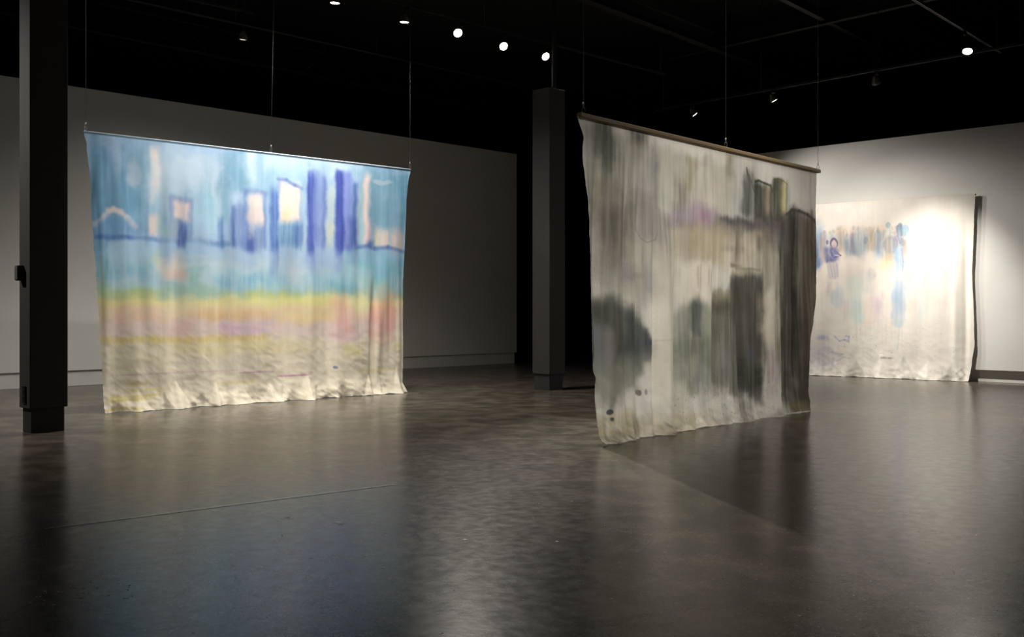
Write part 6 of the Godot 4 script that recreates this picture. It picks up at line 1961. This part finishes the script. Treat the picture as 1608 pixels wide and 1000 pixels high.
const CROWD := [
	[0,1.526,1.393,3.418,2.813,238,226,216,0.6,0.231,0.227,0.2],
	[0,1.539,1.926,1.673,2.593,78,104,164,0.85,0.049,0.14,0.3],
	[0,1.539,2.393,1.722,2.802,150,176,206,0.6,0.073,0.105,0.3],
	[0,1.819,2.573,3.2,2.687,226,204,184,0.5,0.23,0.057,0.3],
	[2,1.963,2.458,2.082,2.712,226,196,152,0.6,0.036,0.058,0.3],
	[0,1.963,2.204,2.105,2.608,230,206,170,0.6,0.048,0.104,0.3],
	[2,2.082,2.5,2.176,2.661,216,190,170,0.6,0.035,0.046,0.3],
	[0,2.082,2.154,2.2,2.545,206,196,186,0.5,0.035,0.092,0.4],
	[0,2.153,2.174,2.352,2.517,158,182,188,0.7,0.059,0.092,0.4],
	[2,2.223,2.494,2.305,2.608,206,180,176,0.6,0.023,0.034,0.2],
	[0,2.247,2.241,2.329,2.493,110,136,160,0.7,0.035,0.069,0.3],
	[0,2.364,2.278,2.663,2.596,168,182,196,0.65,0.069,0.102,0.4],
	[0,2.41,2.19,2.503,2.485,130,156,186,0.6,0.035,0.102,0.3],
	[2,2.456,2.392,2.549,2.506,92,112,150,0.6,0.035,0.034,0.2],
	[0,2.572,2.41,2.663,2.614,150,156,140,0.6,0.034,0.057,0.3],
	[0,2.765,2.403,2.844,2.583,146,152,136,0.65,0.023,0.045,0.3],
	[0,2.663,2.158,2.799,2.496,146,188,216,0.7,0.045,0.09,0.3],
	[2,2.686,2.451,2.777,2.609,168,200,214,0.7,0.023,0.034,0.2],
	[2,2.878,2.644,2.957,2.745,146,172,182,0.7,0.022,0.022,0.2],
	[0,2.878,2.465,2.968,2.667,180,206,214,0.6,0.034,0.067,0.3],
	[2,3.057,2.49,3.189,2.712,112,136,162,0.85,0.033,0.044,0.2],
	[2,3.156,2.496,3.288,2.685,146,184,210,0.75,0.033,0.044,0.2],
	[0,2.945,2.55,3.079,2.584,206,164,176,0.6,0.033,0.017,0.2],
	[2,2.822,2.195,3.09,2.508,124,134,162,0.8,0.056,0.056,0.3],
	[2,3.023,2.414,3.112,2.526,104,120,150,0.7,0.022,0.033,0.2],
	[2,3.09,2.3,3.211,2.488,140,152,166,0.75,0.033,0.044,0.2],
	[0,2.889,2.037,3.112,2.283,150,166,190,0.65,0.056,0.067,0.4],
	[0,3.001,1.89,3.178,2.28,160,190,220,0.75,0.044,0.1,0.3],
	[1,3.156,2.277,3.178,2.054,150,160,206,0.7,0.022,0,0.2],
	[1,3.178,2.054,3.167,1.888,150,160,206,0.7,0.022,0,0.2],
	[0,3.046,1.834,3.134,1.968,166,206,230,0.6,0.033,0.045,0.2],
	[0,2.777,1.929,3.001,2.175,240,212,168,0.65,0.067,0.078,0.3],
	[1,2.64,2.41,2.663,2.589,246,242,236,0.6,0.015,0,0.2],
	[1,2.663,2.589,2.686,2.633,246,242,236,0.6,0.015,0,0.2],
	[1,3.068,2.481,3.101,2.346,246,242,236,0.6,0.014,0,0.2],
	[1,3.101,2.346,3.134,2.345,246,242,236,0.6,0.014,0,0.2],
	[1,3.101,2.491,3.178,2.487,246,242,236,0.6,0.014,0,0.2],
	[1,2.572,2.231,2.617,2.388,246,242,236,0.6,0.015,0,0.2],
	[1,2.617,2.388,2.663,2.431,246,242,236,0.6,0.015,0,0.2],
	[1,2.799,2.403,2.844,2.446,246,242,236,0.6,0.015,0,0.2],
	[2,1.664,2.547,1.725,2.629,172,160,154,0.32,0.043,0.041,0.2],
	[0,1.634,2.276,1.755,2.535,176,164,158,0.55,0.036,0.093,0.4],
	[0,1.743,2.39,1.767,2.556,240,234,226,0.5,0.018,0.07,0.3],
	[2,1.708,2.591,1.768,2.673,146,136,152,0.32,0.042,0.041,0.2],
	[0,1.677,2.155,1.798,2.58,150,140,156,0.55,0.036,0.093,0.4],
	[0,1.786,2.388,1.811,2.6,240,234,226,0.5,0.018,0.07,0.3],
	[2,1.817,2.571,1.877,2.652,148,162,176,0.32,0.042,0.041,0.2],
	[0,1.787,2.305,1.907,2.559,152,166,180,0.55,0.036,0.093,0.4],
	[0,1.895,2.287,1.919,2.579,240,234,226,0.5,0.018,0.07,0.3],
	[2,1.892,2.6,1.952,2.681,148,162,176,0.32,0.042,0.041,0.2],
	[0,1.862,2.188,1.982,2.589,152,166,180,0.55,0.036,0.093,0.4],
	[0,1.97,2.388,1.994,2.609,240,234,226,0.5,0.018,0.069,0.3],
	[2,1.995,2.663,2.054,2.744,148,162,176,0.32,0.042,0.04,0.2],
	[0,1.965,2.389,2.084,2.651,152,166,180,0.55,0.036,0.092,0.4],
	[0,2.072,2.474,2.096,2.672,240,234,226,0.5,0.018,0.069,0.3],
	[2,2.044,2.66,2.103,2.741,172,160,154,0.32,0.042,0.04,0.2],
	[0,2.014,2.293,2.133,2.649,176,164,158,0.55,0.036,0.092,0.4],
	[0,2.121,2.496,2.145,2.669,240,234,226,0.5,0.018,0.069,0.3],
	[2,2.137,2.514,2.196,2.595,126,144,166,0.32,0.041,0.04,0.2],
	[0,2.107,2.221,2.225,2.503,130,148,170,0.55,0.035,0.092,0.4],
	[0,2.214,2.324,2.237,2.523,240,234,226,0.5,0.018,0.069,0.3],
	[2,2.245,2.657,2.304,2.738,146,136,152,0.32,0.041,0.04,0.2],
	[0,2.216,2.216,2.333,2.646,150,140,156,0.55,0.035,0.092,0.4],
	[0,2.321,2.419,2.345,2.666,240,234,226,0.5,0.017,0.069,0.3],
	[2,2.319,2.613,2.377,2.692,148,162,176,0.32,0.041,0.04,0.2],
	[0,2.289,2.195,2.406,2.601,152,166,180,0.55,0.035,0.091,0.4],
	[0,2.394,2.446,2.417,2.621,240,234,226,0.5,0.017,0.068,0.3],
	[2,2.372,2.548,2.431,2.628,166,174,172,0.32,0.041,0.04,0.2],
	[0,2.343,2.137,2.459,2.537,170,178,176,0.55,0.035,0.091,0.4],
	[0,2.448,2.26,2.471,2.557,240,234,226,0.5,0.017,0.068,0.3],
	[2,2.482,2.607,2.54,2.687,166,174,172,0.32,0.04,0.04,0.2],
	[0,2.453,2.28,2.568,2.596,170,178,176,0.55,0.035,0.091,0.4],
	[0,2.557,2.413,2.58,2.616,240,234,226,0.5,0.017,0.068,0.3],
	[2,2.558,2.602,2.616,2.681,190,168,146,0.32,0.04,0.04,0.2],
	[0,2.53,2.234,2.644,2.591,194,172,150,0.55,0.034,0.091,0.4],
	[0,2.633,2.372,2.656,2.611,240,234,226,0.5,0.017,0.068,0.3],
	[2,2.616,2.565,2.673,2.644,190,168,146,0.32,0.04,0.04,0.2],
	[0,2.587,2.281,2.702,2.554,194,172,150,0.55,0.034,0.09,0.4],
	[0,2.69,2.398,2.713,2.574,240,234,226,0.5,0.017,0.068,0.3],
	[2,2.715,2.562,2.771,2.641,146,136,152,0.32,0.04,0.039,0.2],
	[0,2.686,2.263,2.8,2.551,150,140,156,0.55,0.034,0.09,0.4],
	[0,2.788,2.375,2.811,2.571,240,234,226,0.5,0.017,0.067,0.3],
	[2,2.812,2.556,2.869,2.635,166,174,172,0.32,0.039,0.039,0.2],
	[0,2.784,2.122,2.897,2.545,170,178,176,0.55,0.034,0.09,0.4],
	[0,2.886,2.268,2.908,2.565,240,234,226,0.5,0.017,0.067,0.3],
	[2,2.895,2.485,2.951,2.563,190,168,146,0.32,0.039,0.039,0.2],
	[0,2.866,2.059,2.978,2.474,194,172,150,0.55,0.034,0.09,0.4],
	[0,2.967,2.203,2.99,2.494,240,234,226,0.5,0.017,0.067,0.3],
	[2,2.964,2.608,3.02,2.687,166,174,172,0.32,0.039,0.039,0.2],
	[0,2.937,2.244,3.048,2.597,170,178,176,0.55,0.033,0.089,0.4],
	[0,3.037,2.334,3.059,2.617,240,234,226,0.5,0.017,0.067,0.3],
	[2,3.032,2.614,3.087,2.692,146,136,152,0.32,0.039,0.039,0.2],
	[0,3.004,2.345,3.115,2.603,150,140,156,0.55,0.033,0.089,0.4],
	[0,3.104,2.426,3.126,2.622,240,234,226,0.5,0.017,0.067,0.3],
	[2,3.112,2.592,3.167,2.67,126,144,166,0.32,0.039,0.039,0.2],
	[0,3.084,2.324,3.194,2.581,130,148,170,0.55,0.033,0.089,0.4],
	[0,3.183,2.344,3.205,2.601,240,234,226,0.5,0.016,0.067,0.3],
	[2,3.175,2.495,3.23,2.572,172,160,154,0.32,0.038,0.039,0.2],
	[0,3.148,2.167,3.257,2.484,176,164,158,0.55,0.033,0.089,0.4],
	[0,3.246,2.248,3.268,2.503,240,234,226,0.5,0.016,0.066,0.3],
	[2,1.855,2.323,1.999,2.52,96,84,124,0.85,0.018,0.023,0.2],
	[2,1.879,2.312,1.975,2.474,228,206,200,0.9,0.018,0.023,0.1],
	[2,1.782,2.397,1.831,2.479,112,100,140,0.8,0.012,0.017,0.2],
	[0,1.758,2.082,1.963,2.349,108,110,154,0.85,0.036,0.035,0.35],
	[0,1.891,2.114,2.022,2.322,126,128,174,0.8,0.036,0.035,0.4],
	[1,1.987,2.252,2.058,2.191,112,110,160,0.8,0.023,0,0.2],
	[1,2.058,2.191,1.927,2.161,112,110,160,0.8,0.023,0,0.2],
	[1,1.939,2.207,2.046,2.18,226,218,220,0.8,0.016,0,0.2],
	[0,1.807,1.779,2.01,2.081,204,198,204,0.8,0.024,0.035,0.4],
	[1,1.794,2.072,1.867,1.768,160,156,180,0.55,0.01,0,0.2],
	[1,1.855,2.07,1.903,1.779,160,156,180,0.55,0.01,0,0.2],
	[1,1.915,2.069,1.951,1.767,160,156,180,0.55,0.01,0,0.2],
	[1,1.975,2.055,2.01,1.812,160,156,180,0.55,0.01,0,0.2],
	[1,1.831,2.06,1.891,1.861,160,156,180,0.55,0.01,0,0.2],
	[1,1.831,2.315,1.867,2.186,206,206,224,0.6,0.01,0,0.2],
	[1,1.891,2.29,1.939,2.207,206,206,224,0.6,0.01,0,0.2],
	[1,1.807,2.258,1.903,2.139,206,206,224,0.6,0.01,0,0.2],
	[0,1.782,1.456,1.867,1.746,206,196,200,0.6,0.024,0.07,0.3],
	[2,1.855,1.235,2.129,1.651,196,206,216,0.7,0.072,0.104,0.4],
	[0,2.188,1.28,2.433,1.783,200,216,214,0.65,0.082,0.103,0.4],
	[0,2.247,0.972,2.48,1.394,190,212,212,0.65,0.047,0.091,0.4],
	[0,2.433,1.506,2.663,1.903,206,206,206,0.6,0.069,0.102,0.4],
	[2,2.549,1.731,2.709,1.958,206,204,206,0.6,0.046,0.057,0.3],
	[0,2.595,0.986,2.822,1.504,216,200,206,0.65,0.068,0.113,0.4],
	[0,2.686,1.144,2.799,1.391,200,186,204,0.6,0.034,0.079,0.3],
	[0,2.468,0.939,2.663,1.393,234,214,202,0.6,0.057,0.102,0.3],
	[0,2.979,1.389,3.222,1.834,204,216,228,0.65,0.066,0.111,0.4],
	[2,2.957,0.922,3.222,1.59,176,196,218,0.6,0.066,0.134,0.4],
	[0,3.001,1.167,3.178,1.723,172,194,220,0.6,0.044,0.111,0.3],
	[1,3.112,1,3.101,0.777,196,210,212,0.6,0.022,0,0.2],
	[1,3.101,0.777,3.079,0.521,196,210,212,0.6,0.022,0,0.2],
	[0,3.255,1.388,3.353,1.664,196,212,222,0.6,0.033,0.077,0.3],
	[0,3.418,1.057,3.569,1.716,212,222,224,0.6,0.043,0.11,0.4],
	[0,2.058,1.05,2.2,1.396,218,204,208,0.6,0.047,0.104,0.4],
	[0,2.34,0.474,2.358,0.995,214,206,196,0.5,0.012,0.103,0.3],
	[0,2.41,0.696,2.428,0.995,214,206,196,0.5,0.012,0.103,0.3],
	[0,2.503,0.647,2.52,0.996,214,206,196,0.5,0.012,0.102,0.3],
	[0,2.595,0.387,2.612,0.996,214,206,196,0.5,0.011,0.102,0.3],
	[0,2.799,0.585,2.816,0.998,214,206,196,0.5,0.011,0.101,0.3],
	[0,2.867,0.575,2.884,0.998,214,206,196,0.5,0.011,0.101,0.3],
	[0,1.624,0.652,1.819,0.745,150,148,190,0.6,0.061,0.035,0.5],
	[1,1.939,0.725,2.034,0.646,160,160,196,0.55,0.028,0,0.2],
	[1,2.034,0.646,2.129,0.671,160,160,196,0.55,0.028,0,0.2],
	[1,2.129,0.671,2.2,0.638,160,160,196,0.55,0.028,0,0.2],
	[1,2.2,0.638,2.223,0.73,160,160,196,0.55,0.028,0,0.2],
	[1,2.223,0.73,2.153,0.74,160,160,196,0.55,0.028,0,0.2],
	[1,1.697,0.223,1.853,0.21,184,186,204,0.315,0.016,0,0.2],
	[1,1.71,0.355,1.779,0.356,184,186,204,0.398,0.017,0,0.2],
	[1,1.966,0.426,2.12,0.406,170,174,200,0.358,0.023,0,0.2],
	[1,1.635,0.181,1.753,0.207,184,186,204,0.396,0.024,0,0.2],
	[1,1.586,0.284,1.66,0.335,150,154,186,0.283,0.017,0,0.2],
	[1,1.981,0.305,2.049,0.301,184,186,204,0.393,0.014,0,0.2],
	[1,1.526,0.43,1.709,0.382,170,174,200,0.245,0.01,0,0.2],
	[1,1.979,0.369,2.027,0.317,170,174,200,0.251,0.013,0,0.2],
	[1,1.825,0.328,1.933,0.311,170,174,200,0.212,0.014,0,0.2],
	[1,2.041,0.372,2.229,0.333,170,174,200,0.341,0.019,0,0.2],
	[1,1.845,0.275,2.02,0.282,170,174,200,0.353,0.012,0,0.2],
	[1,1.793,0.411,1.899,0.45,150,154,186,0.396,0.022,0,0.2],
	[1,1.865,0.383,1.975,0.421,184,186,204,0.292,0.015,0,0.2],
	[1,2.017,0.372,2.079,0.393,150,154,186,0.336,0.024,0,0.2],
	[1,1.63,0.403,1.742,0.403,184,186,204,0.265,0.022,0,0.2],
	[1,1.664,0.475,1.803,0.443,170,174,200,0.336,0.02,0,0.2],
	[1,1.89,0.438,1.968,0.42,170,174,200,0.387,0.025,0,0.2],
	[1,1.739,0.182,1.878,0.225,170,174,200,0.194,0.011,0,0.2],
	[1,1.743,0.517,1.861,0.53,170,174,200,0.253,0.023,0,0.2],
	[1,1.932,0.277,2.014,0.302,184,186,204,0.254,0.01,0,0.2],
	[1,1.991,0.526,2.044,0.494,184,186,204,0.201,0.015,0,0.2],
	[1,1.484,0.478,1.542,0.488,184,186,204,0.324,0.025,0,0.2],
	[1,1.965,0.279,2.095,0.339,184,186,204,0.307,0.016,0,0.2],
	[1,2.035,0.318,2.157,0.367,170,174,200,0.251,0.011,0,0.2],
	[1,1.904,0.185,2.038,0.234,150,154,186,0.267,0.022,0,0.2],
	[1,1.971,0.399,2.105,0.412,150,154,186,0.219,0.024,0,0.2],
	[0,1.477,0.115,1.939,0.582,206,206,216,0.6,0.122,0.117,0.5],
	[2,3.813,0.186,3.826,0.199,130,126,130,0.283,0.007,0.008,0],
	[2,2.711,0.275,2.732,0.285,130,126,130,0.34,0.008,0.008,0],
	[2,4.016,0.488,4.04,0.5,130,126,130,0.497,0.007,0.008,0],
	[2,2.124,0.54,2.144,0.554,130,126,130,0.489,0.008,0.008,0],
	[2,3.401,0.553,3.422,0.565,130,126,130,0.397,0.008,0.008,0],
	[2,4.052,0.979,4.066,0.994,130,126,130,0.171,0.007,0.008,0],
	[2,3.741,0.962,3.761,0.976,130,126,130,0.233,0.007,0.008,0],
	[2,2.894,0.776,2.917,0.788,130,126,130,0.362,0.008,0.008,0],
	[2,2.775,0.435,2.802,0.45,130,126,130,0.483,0.008,0.008,0],
	[2,2.606,0.501,2.622,0.512,130,126,130,0.431,0.008,0.008,0],
	[2,2.448,0.452,2.472,0.468,130,126,130,0.157,0.008,0.008,0],
	[2,2.657,0.526,2.684,0.535,130,126,130,0.444,0.008,0.008,0],
	[2,2.928,0.483,2.955,0.49,130,126,130,0.265,0.008,0.008,0],
	[2,2.406,0.854,2.421,0.868,130,126,130,0.353,0.008,0.008,0],
	[2,2.33,0.226,2.35,0.235,130,126,130,0.437,0.008,0.008,0],
	[2,3.802,0.795,3.827,0.809,130,126,130,0.23,0.007,0.008,0],
	[2,2.06,0.155,2.086,0.163,130,126,130,0.418,0.008,0.008,0],
	[2,3.707,0.415,3.73,0.431,130,126,130,0.265,0.007,0.008,0],
	[2,3.828,0.163,3.842,0.176,130,126,130,0.39,0.007,0.008,0],
	[2,3.858,0.486,3.872,0.495,130,126,130,0.34,0.007,0.008,0],
	[2,2.36,0.172,2.387,0.181,130,126,130,0.394,0.008,0.008,0],
	[2,3.504,0.878,3.527,0.892,130,126,130,0.257,0.008,0.008,0],
	[2,2.278,0.715,2.303,0.727,130,126,130,0.435,0.008,0.008,0],
	[2,2.414,0.878,2.43,0.894,130,126,130,0.207,0.008,0.008,0],
	[2,2.223,0.264,2.234,0.277,130,126,130,0.179,0.008,0.008,0],
	[2,2.605,0.362,2.631,0.373,130,126,130,0.307,0.008,0.008,0],
	[2,2.128,0.653,2.142,0.668,130,126,130,0.4,0.008,0.008,0],
	[2,3.729,0.516,3.75,0.524,130,126,130,0.285,0.007,0.008,0],
	[2,2.705,0.724,2.728,0.733,130,126,130,0.264,0.008,0.008,0],
	[2,2.682,0.176,2.703,0.188,130,126,130,0.283,0.008,0.008,0],
	[2,4.003,0.154,4.019,0.166,130,126,130,0.452,0.007,0.008,0],
	[2,2.626,0.742,2.637,0.754,130,126,130,0.419,0.008,0.008,0],
	[2,2.407,0.574,2.436,0.586,130,126,130,0.284,0.008,0.008,0],
	[2,3.839,0.195,3.855,0.202,130,126,130,0.373,0.007,0.008,0],
	[2,3.64,0.158,3.661,0.167,130,126,130,0.33,0.007,0.008,0],
	[2,2.694,0.563,2.712,0.579,130,126,130,0.467,0.008,0.008,0],
	[2,4.012,0.571,4.037,0.579,130,126,130,0.472,0.007,0.008,0],
	[2,3.436,0.19,3.453,0.206,130,126,130,0.159,0.008,0.008,0],
	[2,3.856,0.254,3.871,0.268,130,126,130,0.225,0.007,0.008,0],
	[2,3.665,0.571,3.681,0.58,130,126,130,0.43,0.007,0.008,0],
	[2,3.621,0.914,3.647,0.923,130,126,130,0.281,0.007,0.008,0],
	[2,2.965,0.448,2.991,0.464,130,126,130,0.372,0.008,0.008,0],
	[2,2.861,0.886,2.871,0.898,130,126,130,0.354,0.008,0.008,0],
	[2,3.034,0.08,3.051,0.09,130,126,130,0.296,0.008,0.008,0],
	[2,2.441,0.096,2.462,0.108,130,126,130,0.299,0.008,0.008,0],
	[2,2.612,0.689,2.631,0.7,130,126,130,0.493,0.008,0.008,0],
	[2,3.277,0.803,3.287,0.811,130,126,130,0.271,0.008,0.008,0],
	[2,3.725,0.187,3.738,0.201,130,126,130,0.305,0.007,0.008,0],
	[2,3.224,0.503,3.233,0.511,130,126,130,0.384,0.008,0.008,0],
	[2,3.536,0.642,3.562,0.657,130,126,130,0.256,0.008,0.008,0],
	[0,2.788,0.348,2.979,0.382,110,108,108,0.5,0.045,0.011,0.6],
	[1,4.074,0.136,4.146,0.203,178,172,164,0.6,0.032,0,0.2],
	[1,4.146,0.203,4.208,0.119,178,172,164,0.6,0.032,0,0.2],
	[1,4.208,0.119,4.136,0.052,178,172,164,0.6,0.032,0,0.2],
	[1,4.136,0.052,4.074,0.136,178,172,164,0.6,0.032,0,0.2],
	[0,0.15,0.35,1.35,2.3,222,216,212,0.5,0.2,0.3,0.5],
	[2,0.3,1.7,0.75,2.5,172,186,208,0.6,0.08,0.1,0.3],
	[2,0.8,1.6,1.2,2.4,228,206,178,0.6,0.08,0.1,0.3],
]
